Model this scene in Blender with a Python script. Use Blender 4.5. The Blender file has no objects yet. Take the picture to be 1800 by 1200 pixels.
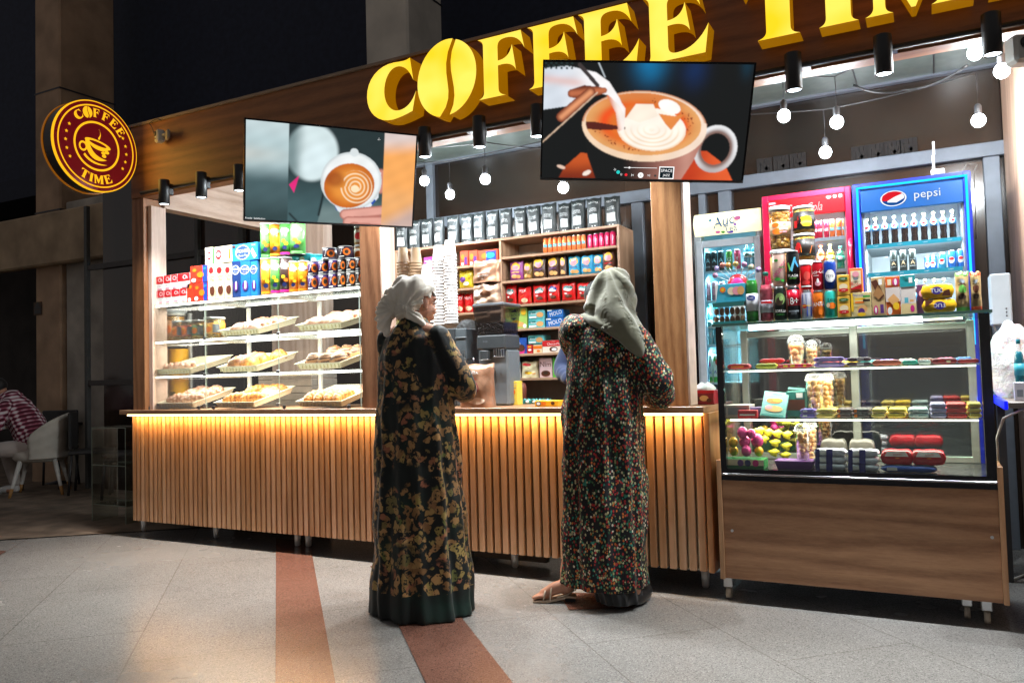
import bpy, math, random, bmesh
from mathutils import Vector as V, Matrix, noise
random.seed(7)
S = bpy.context.scene
COL = S.collection
PI = math.pi
rad = math.radians

# ---------------------------------------------------------------- camera
YAW, PITCH, ROLL, F = 0.48167, 0.0414121, -0.02785494, 1402.8
CAM = V((0, 0, 1.15))
_r = V((math.cos(YAW), math.sin(YAW), 0))
FW = V((-math.sin(YAW)*math.cos(PITCH), math.cos(YAW)*math.cos(PITCH), math.sin(PITCH)))
_u = _r.cross(FW)
RT = _r*math.cos(ROLL) + _u*math.sin(ROLL)
UP = -_r*math.sin(ROLL) + _u*math.cos(ROLL)
cam = bpy.data.cameras.new('camera')
camo = bpy.data.objects.new('camera', cam)
COL.objects.link(camo)
camo.matrix_world = Matrix((( RT.x, UP.x, -FW.x, CAM.x), (RT.y, UP.y, -FW.y, CAM.y), (RT.z, UP.z, -FW.z, CAM.z), (0, 0, 0, 1)))
cam.sensor_width = 36.0
cam.lens = F/1800*36
cam.clip_start = 0.05
cam.clip_end = 500
S.camera = camo

# ---------------------------------------------------------------- world, exposure
W = bpy.data.worlds.new('World')
S.world = W
W.use_nodes = True
nt = W.node_tree
bg = nt.nodes['Background']
sky = nt.nodes.new('ShaderNodeTexSky')
sky.sky_type = 'NISHITA'
sky.sun_disc = False
sky.sun_elevation = rad(-4)
sky.sun_rotation = rad(200)
mixw = nt.nodes.new('ShaderNodeMixRGB')
mixw.blend_type = 'ADD'
mixw.inputs[0].default_value = 1
mixw.inputs[2].default_value = (0.74, 0.70, 0.70, 1)
nt.links.new(sky.outputs[0], mixw.inputs[1])
nt.links.new(mixw.outputs[0], bg.inputs[0])
bg.inputs[1].default_value = 0.15
S.view_settings.view_transform = 'Standard'
S.view_settings.look = 'None'
S.view_settings.exposure = 0.36
S.view_settings.gamma = 1.0
S.render.engine = 'CYCLES'
S.cycles.max_bounces = 7
S.cycles.transparent_max_bounces = 16
S.cycles.diffuse_bounces = 3
S.cycles.glossy_bounces = 3
S.cycles.transmission_bounces = 5
S.cycles.sample_clamp_indirect = 3.0
S.cycles.sample_clamp_direct = 0.0
S.cycles.use_denoising = True
S.cycles.caustics_reflective = False
S.cycles.caustics_refractive = False

# ---------------------------------------------------------------- placing by known planes
def ray(x, y):
    return FW*F + RT*(x-900) + UP*(600-y)
def at(x, y, Y):
    d = ray(x, y)
    return CAM + d*((Y-CAM.y)/d.y)
def atx(x, y, X):
    d = ray(x, y)
    return CAM + d*((X-CAM.x)/d.x)
def flr(x, y, Z=0.0):
    d = ray(x, y)
    return CAM + d*((Z-CAM.z)/d.z)
def xat(px, Y, z):
    k = (px-900)/F
    a = RT - FW*k
    return -(Y*a.y + (z-CAM.z)*a.z)/a.x

# ---------------------------------------------------------------- materials
def hx(h):
    h = h.lstrip('#')
    o = []
    for i in (0, 2, 4):
        c = int(h[i:i+2], 16)/255
        o.append(c/12.92 if c <= .04045 else ((c+.055)/1.055)**2.4)
    return tuple(o)
MATS = {}
def newmat(name):
    m = bpy.data.materials.new(name)
    m.use_nodes = True
    return m, m.node_tree, m.node_tree.nodes['Principled BSDF']
def link(nt, a, b): nt.links.new(a, b)
def coords(nt, scale=(1, 1, 1), rot=(0, 0, 0), kind='Object'):
    tc = nt.nodes.new('ShaderNodeTexCoord')
    mp = nt.nodes.new('ShaderNodeMapping')
    mp.inputs['Scale'].default_value = scale
    mp.inputs['Rotation'].default_value = rot
    link(nt, tc.outputs[kind], mp.inputs['Vector'])
    return mp.outputs['Vector']
def noisen(nt, vec, scale, detail=3, rough=.5):
    n = nt.nodes.new('ShaderNodeTexNoise')
    n.inputs['Scale'].default_value = scale
    n.inputs['Detail'].default_value = detail
    n.inputs['Roughness'].default_value = rough
    link(nt, vec, n.inputs['Vector'])
    return n
def ramp(nt, fac, stops, interp='LINEAR'):
    r = nt.nodes.new('ShaderNodeValToRGB')
    r.color_ramp.interpolation = interp
    e = r.color_ramp.elements
    while len(e) > 1: e.remove(e[0])
    e[0].position = stops[0][0]; e[0].color = (*stops[0][1], 1)
    for p, c in stops[1:]:
        k = e.new(p); k.color = (*c, 1)
    link(nt, fac, r.inputs['Fac'])
    return r.outputs['Color']
def bump(nt, b, h, strength=.3, dist=.002):
    bp = nt.nodes.new('ShaderNodeBump')
    bp.inputs['Strength'].default_value = strength
    bp.inputs['Distance'].default_value = dist
    link(nt, h, bp.inputs['Height'])
    link(nt, bp.outputs[0], b.inputs['Normal'])
def mat(col, rough=.5, metal=0.0, var=.06, vs=14, bmp=0.0, bs=60, coat=0.0, spec=.5, emit=None, es=0.0, bd=.002):
    """plain surface with a little procedural unevenness"""
    if isinstance(col, str): col = hx(col)
    if isinstance(emit, str): emit = hx(emit)
    key = ('p', tuple(round(c, 4) for c in col), rough, metal, var, vs, bmp, bs, coat, spec, emit, es)
    if key in MATS: return MATS[key]
    m, nt, b = newmat('surface')
    b.inputs['Base Color'].default_value = (*col, 1)
    b.inputs['Roughness'].default_value = rough
    b.inputs['Metallic'].default_value = metal
    b.inputs['Coat Weight'].default_value = coat
    b.inputs['Specular IOR Level'].default_value = spec
    if var or bmp:
        v = coords(nt)
    if var:
        n = noisen(nt, v, vs, 3)
        lo = tuple(max(0, c*(1-var*2)) for c in col); hi = tuple(min(1, c*(1+var*2)+var*.01) for c in col)
        link(nt, ramp(nt, n.outputs['Fac'], [(.3, lo), (.7, hi)]), b.inputs['Base Color'])
    if bmp:
        n2 = noisen(nt, v, bs, 4)
        bump(nt, b, n2.outputs['Fac'], bmp, bd)
    if emit is not None:
        b.inputs['Emission Color'].default_value = (*emit, 1)
        b.inputs['Emission Strength'].default_value = es
    MATS[key] = m
    return m
def glow(col, s):
    if isinstance(col, str): col = hx(col)
    key = ('g', col, s)
    if key in MATS: return MATS[key]
    m = bpy.data.materials.new('glow'); m.use_nodes = True
    nt = m.node_tree; nt.nodes.clear()
    o = nt.nodes.new('ShaderNodeOutputMaterial'); e = nt.nodes.new('ShaderNodeEmission')
    e.inputs[0].default_value = (*col, 1); e.inputs[1].default_value = s
    link(nt, e.outputs[0], o.inputs[0])
    MATS[key] = m
    return m
def glassm(tint=(.95, 1, .97), refl=.08, rough=.02, fres=True):
    key = ('gl', tint, refl, rough)
    if key in MATS: return MATS[key]
    m = bpy.data.materials.new('clear_glass'); m.use_nodes = True
    nt = m.node_tree; nt.nodes.clear()
    o = nt.nodes.new('ShaderNodeOutputMaterial')
    t = nt.nodes.new('ShaderNodeBsdfTransparent'); t.inputs[0].default_value = (*tint, 1)
    g = nt.nodes.new('ShaderNodeBsdfGlossy'); g.inputs['Roughness'].default_value = rough
    g.inputs['Color'].default_value = (1, 1, 1, 1)
    mx = nt.nodes.new('ShaderNodeMixShader')
    lw = nt.nodes.new('ShaderNodeLayerWeight'); lw.inputs[0].default_value = .25
    mu = nt.nodes.new('ShaderNodeMath'); mu.operation = 'MULTIPLY_ADD'
    mu.inputs[1].default_value = .5; mu.inputs[2].default_value = refl
    link(nt, lw.outputs['Fresnel'], mu.inputs[0])
    link(nt, mu.outputs[0], mx.inputs[0])
    link(nt, t.outputs[0], mx.inputs[1]); link(nt, g.outputs[0], mx.inputs[2])
    link(nt, mx.outputs[0], o.inputs[0])
    MATS[key] = m
    return m
def wood(c1, c2, axis='z', scale=1.0, rough=.45, knots=True, key=None, c3=None, bmpv=.12):
    """laminate wood: grain stretched along an axis"""
    k = ('w', c1, c2, axis, scale, rough)
    if k in MATS: return MATS[k]
    a, b_ = hx(c1), hx(c2)
    m, nt, b = newmat('wood_laminate')
    st = {'x': (.12, 1, 1), 'y': (1, .12, 1), 'z': (1, 1, .12)}[axis]
    sc = tuple(s*scale for s in st)
    v = coords(nt, sc)
    n1 = noisen(nt, v, 8, 6, .65)
    n1.inputs['Distortion'].default_value = 1.3
    w = nt.nodes.new('ShaderNodeTexWave')
    w.wave_type = 'RINGS'
    w.rings_direction = {'x': 'X', 'y': 'Y', 'z': 'Z'}[axis]
    w.inputs['Scale'].default_value = 4.5
    w.inputs['Distortion'].default_value = 9
    w.inputs['Detail'].default_value = 3
    w.inputs['Detail Scale'].default_value = 1.4
    link(nt, v, w.inputs['Vector'])
    n2 = noisen(nt, v, 120, 4, .75)
    mx = nt.nodes.new('ShaderNodeMixRGB'); mx.inputs[0].default_value = .28
    link(nt, n1.outputs['Fac'], mx.inputs[1]); link(nt, w.outputs['Fac'], mx.inputs[2])
    mx2 = nt.nodes.new('ShaderNodeMixRGB'); mx2.inputs[0].default_value = .35
    link(nt, mx.outputs[0], mx2.inputs[1]); link(nt, n2.outputs['Fac'], mx2.inputs[2])
    dk = tuple(c*.62 for c in b_)
    link(nt, ramp(nt, mx2.outputs[0], [(.22, dk), (.36, b_), (.62, a), (.85, tuple(min(1, c*1.12) for c in a))]), b.inputs['Base Color'])
    b.inputs['Roughness'].default_value = rough
    bump(nt, b, n2.outputs['Fac'], bmpv, .001)
    MATS[k] = m
    return m

# ---------------------------------------------------------------- mesh builder
FONT_CACHE = {}
def text_tris(s, shear=0.0):
    """triangulated glyph outlines of the built-in font, about 1 unit tall, centred"""
    if (s, shear) in FONT_CACHE: return FONT_CACHE[(s, shear)]
    cu = bpy.data.curves.new('t', 'FONT')
    cu.body = s
    cu.shear = shear
    cu.resolution_u = 2
    ob = bpy.data.objects.new('t', cu)
    me = bpy.data.meshes.new_from_object(ob)
    vs = [v.co.copy() for v in me.vertices]
    fs = [tuple(p.vertices) for p in me.polygons]
    bpy.data.objects.remove(ob); bpy.data.curves.remove(cu); bpy.data.meshes.remove(me)
    if vs:
        x0 = min(v.x for v in vs); x1 = max(v.x for v in vs); y0 = min(v.y for v in vs); y1 = max(v.y for v in vs)
        cx, cy, h = (x0+x1)/2, (y0+y1)/2, max(.01, y1-y0)
        vs = [((v.x-cx)/h, (v.y-cy)/h) for v in vs]
        w = (x1-x0)/h
    else: w = 1
    FONT_CACHE[(s, shear)] = (vs, fs, w)
    return FONT_CACHE[(s, shear)]

class MB:
    def __init__(self):
        self.v = []; self.f = []; self.m = []; self.mats = []; self.sm = []
    def mi(self, m):
        if m not in self.mats: self.mats.append(m)
        return self.mats.index(m)
    def add(self, vs, fs, m, smooth=False):
        o = len(self.v); k = self.mi(m)
        self.v += [tuple(p) for p in vs]
        for f in fs:
            self.f.append(tuple(i+o for i in f)); self.m.append(k); self.sm.append(smooth)
        return self
    def box(self, x0, y0, z0, x1, y1, z1, m, bev=0.0, M_=None):
        if x0 > x1: x0, x1 = x1, x0
        if y0 > y1: y0, y1 = y1, y0
        if z0 > z1: z0, z1 = z1, z0
        b = min(bev, (x1-x0)*.45, (y1-y0)*.45, (z1-z0)*.45)
        if b <= 0:
            vs = [V((x, y, z)) for x in (x0, x1) for y in (y0, y1) for z in (z0, z1)]
            fs = [(0, 1, 3, 2), (4, 6, 7, 5), (0, 4, 5, 1), (2, 3, 7, 6), (0, 2, 6, 4), (1, 5, 7, 3)]
        else:
            vs = []; idx = {}
            for ix, x in ((0, x0), (1, x1)):
                for iy, y in ((0, y0), (1, y1)):
                    for iz, z in ((0, z0), (1, z1)):
                        sx, sy, sz = (1-2*ix)*b, (1-2*iy)*b, (1-2*iz)*b
                        for a, p in (('x', (x, y+sy, z+sz)), ('y', (x+sx, y, z+sz)), ('z', (x+sx, y+sy, z))):
                            idx[(ix, iy, iz, a)] = len(vs); vs.append(V(p))
            g = lambda a, b_, c, d: idx[(a, b_, c, d)]
            fs = []
            for i in (0, 1):
                fs.append((g(i, 0, 0, 'x'), g(i, 0, 1, 'x'), g(i, 1, 1, 'x'), g(i, 1, 0, 'x')))
                fs.append((g(0, i, 0, 'y'), g(1, i, 0, 'y'), g(1, i, 1, 'y'), g(0, i, 1, 'y')))
                fs.append((g(0, 0, i, 'z'), g(0, 1, i, 'z'), g(1, 1, i, 'z'), g(1, 0, i, 'z')))
                for j in (0, 1):
                    fs.append((g(i, j, 0, 'x'), g(i, j, 1, 'x'), g(i, j, 1, 'y'), g(i, j, 0, 'y')))
                    fs.append((g(i, 0, j, 'x'), g(i, 1, j, 'x'), g(i, 1, j, 'z'), g(i, 0, j, 'z')))
                    fs.append((g(0, i, j, 'y'), g(1, i, j, 'y'), g(1, i, j, 'z'), g(0, i, j, 'z')))
                    for k in (0, 1):
                        fs.append((g(i, j, k, 'x'), g(i, j, k, 'y'), g(i, j, k, 'z')))
        if M_: vs = [M_ @ v for v in vs]
        return self.add(vs, fs, m)
    def lathe(self, prof, m, c=(0, 0, 0), seg=20, ax='z', smooth=True, ang=None, mlist=None, M_=None):
        """prof: [(r, h)...]; mlist gives a material per band"""
        n = len(prof); vs = []
        for r, h in prof:
            for i in range(seg):
                a = 2*PI*i/seg
                x, y = r*math.cos(a), r*math.sin(a)
                p = {'z': (x, y, h), 'y': (x, h, y), 'x': (h, x, y)}[ax]
                vs.append(V((c[0]+p[0], c[1]+p[1], c[2]+p[2])))
        if M_: vs = [M_ @ v for v in vs]
        for k in range(n-1):
            mm = mlist[k] if mlist else m
            base = [vs[k*seg+i] for i in range(seg)] + [vs[(k+1)*seg+i] for i in range(seg)]
            self.add(base, [(i, (i+1) % seg, seg+(i+1) % seg, seg+i) for i in range(seg)], mm, smooth)
        for k, mm in ((0, mlist[0] if mlist else m), (n-1, mlist[-1] if mlist else m)):
            if prof[k][0] > 1e-5:
                self.add([vs[k*seg+i] for i in range(seg)], [tuple(range(seg))], mm)
        return self
    def tube(self, pts, r, m, seg=8, cap=True):
        pts = [V(p) for p in pts]; n = len(pts); vs = []
        rr = r if isinstance(r, (list, tuple)) else [r]*n
        up = V((0, 0, 1))
        for i, p in enumerate(pts):
            t = (pts[min(i+1, n-1)]-pts[max(i-1, 0)]).normalized()
            a = t.cross(up)
            if a.length < 1e-3: a = t.cross(V((1, 0, 0)))
            a.normalize(); b = t.cross(a)
            for k in range(seg):
                q = 2*PI*k/seg
                vs.append(p + a*math.cos(q)*rr[i] + b*math.sin(q)*rr[i])
        fs = []
        for i in range(n-1):
            for k in range(seg):
                fs.append((i*seg+k, i*seg+(k+1) % seg, (i+1)*seg+(k+1) % seg, (i+1)*seg+k))
        if cap: fs += [tuple(range(seg)), tuple(range((n-1)*seg, n*seg))]
        return self.add(vs, fs, m, True)
    def ell(self, c, r, m, u=14, w=10, M_=None, warp=None):
        vs = []; c = V(c)
        if isinstance(r, (int, float)): r = (r, r, r)
        for i in range(w+1):
            th = PI*i/w
            for j in range(u):
                ph = 2*PI*j/u
                p = V((r[0]*math.sin(th)*math.cos(ph), r[1]*math.sin(th)*math.sin(ph), r[2]*math.cos(th)))
                if warp: p = warp(p)
                if M_: p = M_ @ p
                vs.append(c+p)
        fs = [(i*u+j, (i+1)*u+j, (i+1)*u+(j+1) % u, i*u+(j+1) % u) for i in range(w) for j in range(u)]
        return self.add(vs, fs, m, True)
    def prism(self, poly, m, O, A, B, depth, N=None, mside=None, bothcaps=True):
        """2-D outline in (A, B) at O, pushed by depth along N (= A x B)"""
        O, A, B = V(O), V(A), V(B)
        N = N or A.cross(B).normalized()
        top = [O + A*p[0] + B*p[1] for p in poly]
        bot = [p + N*depth for p in top]
        n = len(poly)
        from mathutils.geometry import tessellate_polygon
        tr = tessellate_polygon([[V((p[0], p[1], 0)) for p in poly]])
        self.add(top, [tuple(t) for t in tr], m)
        if bothcaps: self.add(bot, [tuple(t) for t in tr], mside or m)
        self.add(top+bot, [(i, (i+1) % n, n+(i+1) % n, n+i) for i in range(n)], mside or m)
        return self
    # ---- flat graphics mapped on a face: fn(u, v, off) -> point, u and v in metres from the face centre
    def deco(self, fn, W_, H_, items, off0=.0008, nv=1):
        off = off0
        for it in items:
            k = it[0]
            off += .0005
            if k == 'r':        # rect u0 v0 u1 v1 in 0..1
                _, u0, v0, u1, v1, m = it
                n = 8
                for i in range(n):
                    for j in range(nv):
                        a = (u0+(u1-u0)*i/n-.5)*W_; b = (u0+(u1-u0)*(i+1)/n-.5)*W_
                        c, d = (v0+(v1-v0)*j/nv-.5)*H_, (v0+(v1-v0)*(j+1)/nv-.5)*H_
                        self.add([fn(a, c, off), fn(b, c, off), fn(b, d, off), fn(a, d, off)], [(0, 1, 2, 3)], m)
            elif k == 'e':      # ellipse centre and radii in 0..1 of W, H
                _, u, v, ru, rv, m = it
                n = 12
                for i in range(n):
                    t0, t1 = -math.cos(PI*i/n), -math.cos(PI*(i+1)/n)
                    a = (u-.5+ru*t0)*W_; b = (u-.5+ru*t1)*W_
                    h0 = rv*math.sqrt(max(0, 1-t0*t0))*H_; h1 = rv*math.sqrt(max(0, 1-t1*t1))*H_
                    c = (v-.5)*H_
                    for j in range(nv):
                        s0, s1 = -1+2*j/nv, -1+2*(j+1)/nv
                        self.add([fn(a, c+h0*s0, off), fn(b, c+h1*s0, off), fn(b, c+h1*s1, off), fn(a, c+h0*s1, off)], [(0, 1, 2, 3)], m)
            elif k == 't':      # text: string, u, v, height/H, material, rotation deg, squeeze, shear
                _, s, u, v, h, m = it[:6]
                rot = rad(it[6]) if len(it) > 6 else 0
                sq = it[7] if len(it) > 7 else 1
                sh = it[8] if len(it) > 8 else 0
                vs, fs, w = text_tris(s, sh)
                hh = h*H_; cr, sr = math.cos(rot), math.sin(rot)
                pts = []
                for x, y in vs:
                    x, y = x*hh*sq, y*hh
                    pts.append(fn((u-.5)*W_ + x*cr-y*sr, (v-.5)*H_ + x*sr+y*cr, off))
                self.add(pts, fs, m)
            elif k == 'p':      # polygon in 0..1
                _, poly, m = it
                from mathutils.geometry import tessellate_polygon
                tr = tessellate_polygon([[V((p[0], p[1], 0)) for p in poly]])
                self.add([fn((p[0]-.5)*W_, (p[1]-.5)*H_, off) for p in poly], [tuple(t) for t in tr], m)
        return self
    def build(self, name, parent=None, loc=None, rot=None):
        me = bpy.data.meshes.new(name)
        me.from_pydata(self.v, [], self.f)
        for m in self.mats: me.materials.append(m)
        me.polygons.foreach_set('material_index', self.m)
        me.polygons.foreach_set('use_smooth', self.sm)
        me.update()
        if any(self.sm):
            bm = bmesh.new(); bm.from_mesh(me)
            bmesh.ops.remove_doubles(bm, verts=bm.verts, dist=1e-6)
            bmesh.ops.recalc_face_normals(bm, faces=bm.faces)
            bm.to_mesh(me); bm.free()
        else:
            bm = bmesh.new(); bm.from_mesh(me)
            bmesh.ops.recalc_face_normals(bm, faces=bm.faces)
            bm.to_mesh(me); bm.free()
        o = bpy.data.objects.new(name, me)
        COL.objects.link(o)
        if parent: o.parent = parent
        if loc is not None: o.location = loc
        if rot is not None: o.rotation_euler = rot
        return o
def tag(o, label, cat, group=None, kind=None):
    o['label'] = label; o['category'] = cat
    if group: o['group'] = group
    if kind: o['kind'] = kind
    return o
def struct(o):
    o['kind'] = 'structure'
    return o
def thing(name, label, cat, loc=(0, 0, 0), rot=(0, 0, 0), group=None):
    o = bpy.data.objects.new(name, None)
    COL.objects.link(o)
    o.empty_display_size = .1
    o.location = loc; o.rotation_euler = rot
    return tag(o, label, cat, group)
def dup(root, loc, rot=None, label=None, group=None):
    r = root.copy(); COL.objects.link(r); r.location = loc
    if rot is not None: r.rotation_euler = rot
    if label: r['label'] = label
    if group: r['group'] = group
    for ch in [c for c in root.children]:
        c = ch.copy(); COL.objects.link(c); c.parent = r
        for g in [q for q in ch.children]:
            d = g.copy(); COL.objects.link(d); d.parent = c
    return r
def planefn(O, A, B, N):
    O, A, B, N = V(O), V(A), V(B), V(N)
    return lambda u, v, off: O + A*u + B*v + N*off
def cylfn(r, ang, zc, rtop=None, H=1.0):
    """map onto an upright cylinder around the local origin; ang = direction faced"""
    def f(u, v, off):
        rr = r if rtop is None else r + (rtop-r)*((v/H)+.5)
        a = ang + u/max(rr, 1e-4)
        return V(((rr+off)*math.cos(a), (rr+off)*math.sin(a), zc+v))
    return f
ORD = ['first', 'second', 'third', 'fourth', 'fifth', 'sixth', 'seventh', 'eighth', 'ninth', 'tenth', 'eleventh', 'twelfth',
       'thirteenth', 'fourteenth', 'fifteenth', 'sixteenth', 'seventeenth', 'eighteenth', 'nineteenth', 'twentieth',
       'twenty-first', 'twenty-second', 'twenty-third', 'twenty-fourth', 'twenty-fifth', 'twenty-sixth']
def facecam(x, y):
    return math.atan2(CAM.y-y, CAM.x-x)
def lamp_point(name, loc, power, col=(1, 1, 1), r=.03, parent=None):
    l = bpy.data.lights.new(name, 'POINT'); l.energy = power; l.color = col; l.shadow_soft_size = r
    o = bpy.data.objects.new(name, l); COL.objects.link(o); o.location = loc
    if parent: o.parent = parent
    return o
def lamp_area(name, loc, rot, sx, sy, power, col=(1, 1, 1), parent=None, spread=PI):
    l = bpy.data.lights.new(name, 'AREA'); l.shape = 'RECTANGLE'; l.size = sx; l.size_y = sy; l.energy = power; l.color = col
    l.spread = spread
    o = bpy.data.objects.new(name, l); COL.objects.link(o); o.location = loc; o.rotation_euler = rot
    if parent: o.parent = parent
    return o
# shared colours
OAK = wood('#c08c5c', '#94623a', 'z', 1.0)
OAKX = wood('#b98556', '#8d5c36', 'x', 1.0)
OAKP = wood('#dcc4b4', '#c0a290', 'z', 1.0)
OAKPX = wood('#dac2b2', '#bea08e', 'x', 1.0)
OAKPY = wood('#dac2b2', '#bea08e', 'y', 1.0)
BLACK = mat((.012, .012, .013), .4, var=.02)
BLACKG = mat((.01, .01, .012), .12, var=0)
DARK = mat((.03, .03, .033), .5)
WHITE = mat((.8, .8, .8), .4, var=.03)
STEEL = mat((.55, .56, .57), .28, 1.0, var=.05)
ALU = mat((.42, .44, .46), .38, .6, var=.05)
GREYM = mat((.30, .33, .36), .42, var=.04)
GLASS = glassm()
CLEAR = glassm((.97, .99, .98), .06)
# ================================================================ THE SETTING
def granite(name, base, dark, light, rough=.38, joints=True):
    m, nt, b = newmat(name)
    v = coords(nt)
    vr = nt.nodes.new('ShaderNodeTexVoronoi'); vr.inputs['Scale'].default_value = 260
    link(nt, v, vr.inputs['Vector'])
    sp = nt.nodes.new('ShaderNodeSeparateColor')
    link(nt, vr.outputs['Color'], sp.inputs[0])
    n = noisen(nt, v, 110, 4, .7)
    n2 = noisen(nt, v, .9, 4, .6)
    mx = nt.nodes.new('ShaderNodeMixRGB'); mx.inputs[0].default_value = .5
    link(nt, sp.outputs[0], mx.inputs[1]); link(nt, n.outputs['Fac'], mx.inputs[2])
    c = ramp(nt, mx.outputs[0], [(.22, hx(dark)), (.42, hx(base)), (.6, hx(base)), (.8, hx(light))])
    c2 = ramp(nt, n2.outputs['Fac'], [(.3, (.82, .81, .8)), (.7, (1, 1, 1))])
    mu = nt.nodes.new('ShaderNodeMixRGB'); mu.blend_type = 'MULTIPLY'; mu.inputs[0].default_value = 1
    link(nt, c, mu.inputs[1]); link(nt, c2, mu.inputs[2])
    last = mu.outputs[0]
    if joints:
        vb = coords(nt, (1, 1, 1), (0, 0, rad(46)))
        br = nt.nodes.new('ShaderNodeTexBrick')
        br.offset = .5
        br.inputs['Scale'].default_value = 1
        br.inputs['Brick Width'].default_value = .92
        br.inputs['Row Height'].default_value = .62
        br.inputs['Mortar Size'].default_value = .0035
        br.inputs['Color1'].default_value = (1, 1, 1, 1); br.inputs['Color2'].default_value = (.94, .935, .93, 1)
        br.inputs['Mortar'].default_value = (.72, .70, .68, 1)
        link(nt, vb, br.inputs['Vector'])
        m3 = nt.nodes.new('ShaderNodeMixRGB'); m3.blend_type = 'MULTIPLY'; m3.inputs[0].default_value = 1
        link(nt, last, m3.inputs[1]); link(nt, br.outputs[0], m3.inputs[2]); last = m3.outputs[0]
    link(nt, last, b.inputs['Base Color'])
    rr = ramp(nt, n2.outputs['Fac'], [(.3, (rough*.8,)*3), (.7, (rough*1.2,)*3)])
    link(nt, rr, b.inputs['Roughness'])
    bump(nt, b, n.outputs['Fac'], .08, .001)
    return m
GRAN = granite('speckled_granite_paving', '#92908c', '#666463', '#b2b0ac', .25)
REDG = granite('red_granite_paving', '#7c5648', '#583a30', '#946e60', .25, joints=False)
mb = MB()
mb.add([(-60, -12, 0), (30, -12, 0), (30, 40, 0), (-60, 40, 0)], [(0, 1, 2, 3)], GRAN)
struct(mb.build('paved_ground'))
def floor_band(pts, name='paving_stripe'):
    q = [flr(*p) for p in pts]
    mb = MB(); n = len(q)
    mb.add([(p.x, p.y, .004) for p in q], [tuple(range(n))], REDG)
    o = mb.build(name); struct(o); return o
def floor_band_w(pts):
    mb = MB(); mb.add([(p[0], p[1], .004) for p in pts], [tuple(range(len(pts)))], REDG)
    return struct(mb.build('paving_stripe'))
floor_band_w([(-4.30, 4.41), (-1.27, 1.28), (-1.11, 1.42), (-3.98, 4.41)])
floor_band_w([(-3.10, 3.97), (-.55, 1.30), (-.30, 1.50), (-2.78, 4.06)])
floor_band([(1003, 1042), (1120, 1046), (1128, 1058), (1112, 1069), (1000, 1072), (990, 1056)])
floor_band_w([(-6.3, 3.22), (-6.1, 3.34), (-5.85, 3.38), (-5.56, 3.06), (-5.8, 2.9)])
# darker paving of the cafe terrace at the left, a low joint runs along it
DKF = mat((.17, .125, .09), .55, var=.25, vs=5, bmp=.2, bs=40)
mb = MB()
a, b = flr(0, 966), flr(300, 930)
mb.add([(-6.6, 3.36, .008), (-5.15, 4.55, .008), (-4.4, 5.3, .008), (-4.4, 30, .008), (-40, 30, .008), (-40, -1.5, .008), (-11, 1.0, .008)], [tuple(range(7))], DKF)
struct(mb.build('terrace_floor'))

# ---- building behind: facade of dark brown glass in grey frames
def facade_glass():
    m, nt, b = newmat('dark_brown_facade_glass')
    v = coords(nt, (1, 1, .15))
    n = noisen(nt, v, 1.4, 3)
    link(nt, ramp(nt, n.outputs['Fac'], [(.35, hx('#16110f')), (.5, hx('#291f19')), (.7, hx('#3b2d24'))]), b.inputs['Base Color'])
    b.inputs['Roughness'].default_value = .16
    b.inputs['Specular IOR Level'].default_value = .9
    return m
FG = facade_glass()
FY = 5.8
FRAME = mat('#6f7680', .45, .2, var=.04)
fac = thing('building_facade', 'dark brown glass facade in grey frames behind the kiosk', 'facade', (0, FY, 0))
mb = MB()
mb.box(-8.2, 0, 0, 1.6, .08, 3.45, FG)
mb.build('glass_wall', fac)
mb = MB()
def fr_line(x0, y0, x1, y1, w=.06, d=.05):
    a, b = at(x0, y0, FY), at(x1, y1, FY)
    if abs(a.x-b.x) > abs(a.z-b.z):
        z = (a.z+b.z)/2
        mb.box(a.x, -d-.004, z-w/2, b.x, -.004, z+w/2, FRAME, .004)
    else:
        x = (a.x+b.x)/2
        mb.box(x-w/2, -d, a.z, x+w/2, -.001, b.z, FRAME, .004)
zt = at(1540, 292, FY).z
mb.box(-4.0, -.062, zt-.045, .6, -.004, zt+.045, FRAME, .004)            # transom
z2 = at(1500, 150, FY).z
mb.box(-4.0, -.062, z2-.05, .6, -.004, z2+.05, FRAME, .004)
for px, w in ((760, .07), (1124, .09), (1278, .09), (1238, .05), (1748, .09)):
    x = at(px, 400, FY).x
    mb.box(x-w/2, -.05, 0, x+w/2, -.001, zt-.046, FRAME, .004)
x = at(760, 340, FY).x
mb.box(x-.035, -.05, zt+.046, x+.035, -.001, 3.3, FRAME, .004)
for px, w in ((157, .05), (255, .05), (352, .05), (430, .07)):
    x = at(px, 500, FY).x
    mb.box(x-w/2, -.05, 0, x+w/2, -.001, 3.2, mat('#4a4a48', .5, .3), .004)
for py in (466, 672):
    z = at(200, py, FY).z
    mb.box(at(157, py, FY).x, -.04, z-.03, at(430, py, FY).x, -.004, z+.03, mat('#3a3532', .5), .003)
mb.build('frame', fac)
ORN_REFL = mat((.010, .007, .006), .8)  # fretwork reflected in the glass, modelled as thin dark bars on it
for g0, g1, n, yy0, yy1 in ((1330, 1418, 3, 300, 287), (1497, 1612, 4, 280, 262), (1235, 1300, 2, 314, 306)):
    for i in range(n):
        mb = MB()
        px = g0 + (g1-g0)*(i+.5)/n
        py = yy0 + (yy1-yy0)*(i+.5)/n
        c = at(px, py, FY); c.y = 0
        w = (g1-g0)/n/300*1.02; h = .075
        for dx in (-.5, -.17, .17, .5):
            mb.box(c.x+dx*w*.8-.012, -.02, c.z-h, c.x+dx*w*.8+.012, -.001, c.z+h, ORN_REFL)
        for s in (-1, 1):
            mb.prism([(-w*.4, s*h*.9), (-w*.25, s*h), (w*.42, -s*h*.3), (w*.3, -s*h*.6)], ORN_REFL, (c.x, -.024, c.z), (1, 0, 0), (0, 0, 1), .02, V((0, 1, 0)))
        mb.build('ornament_reflection', fac)
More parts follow.
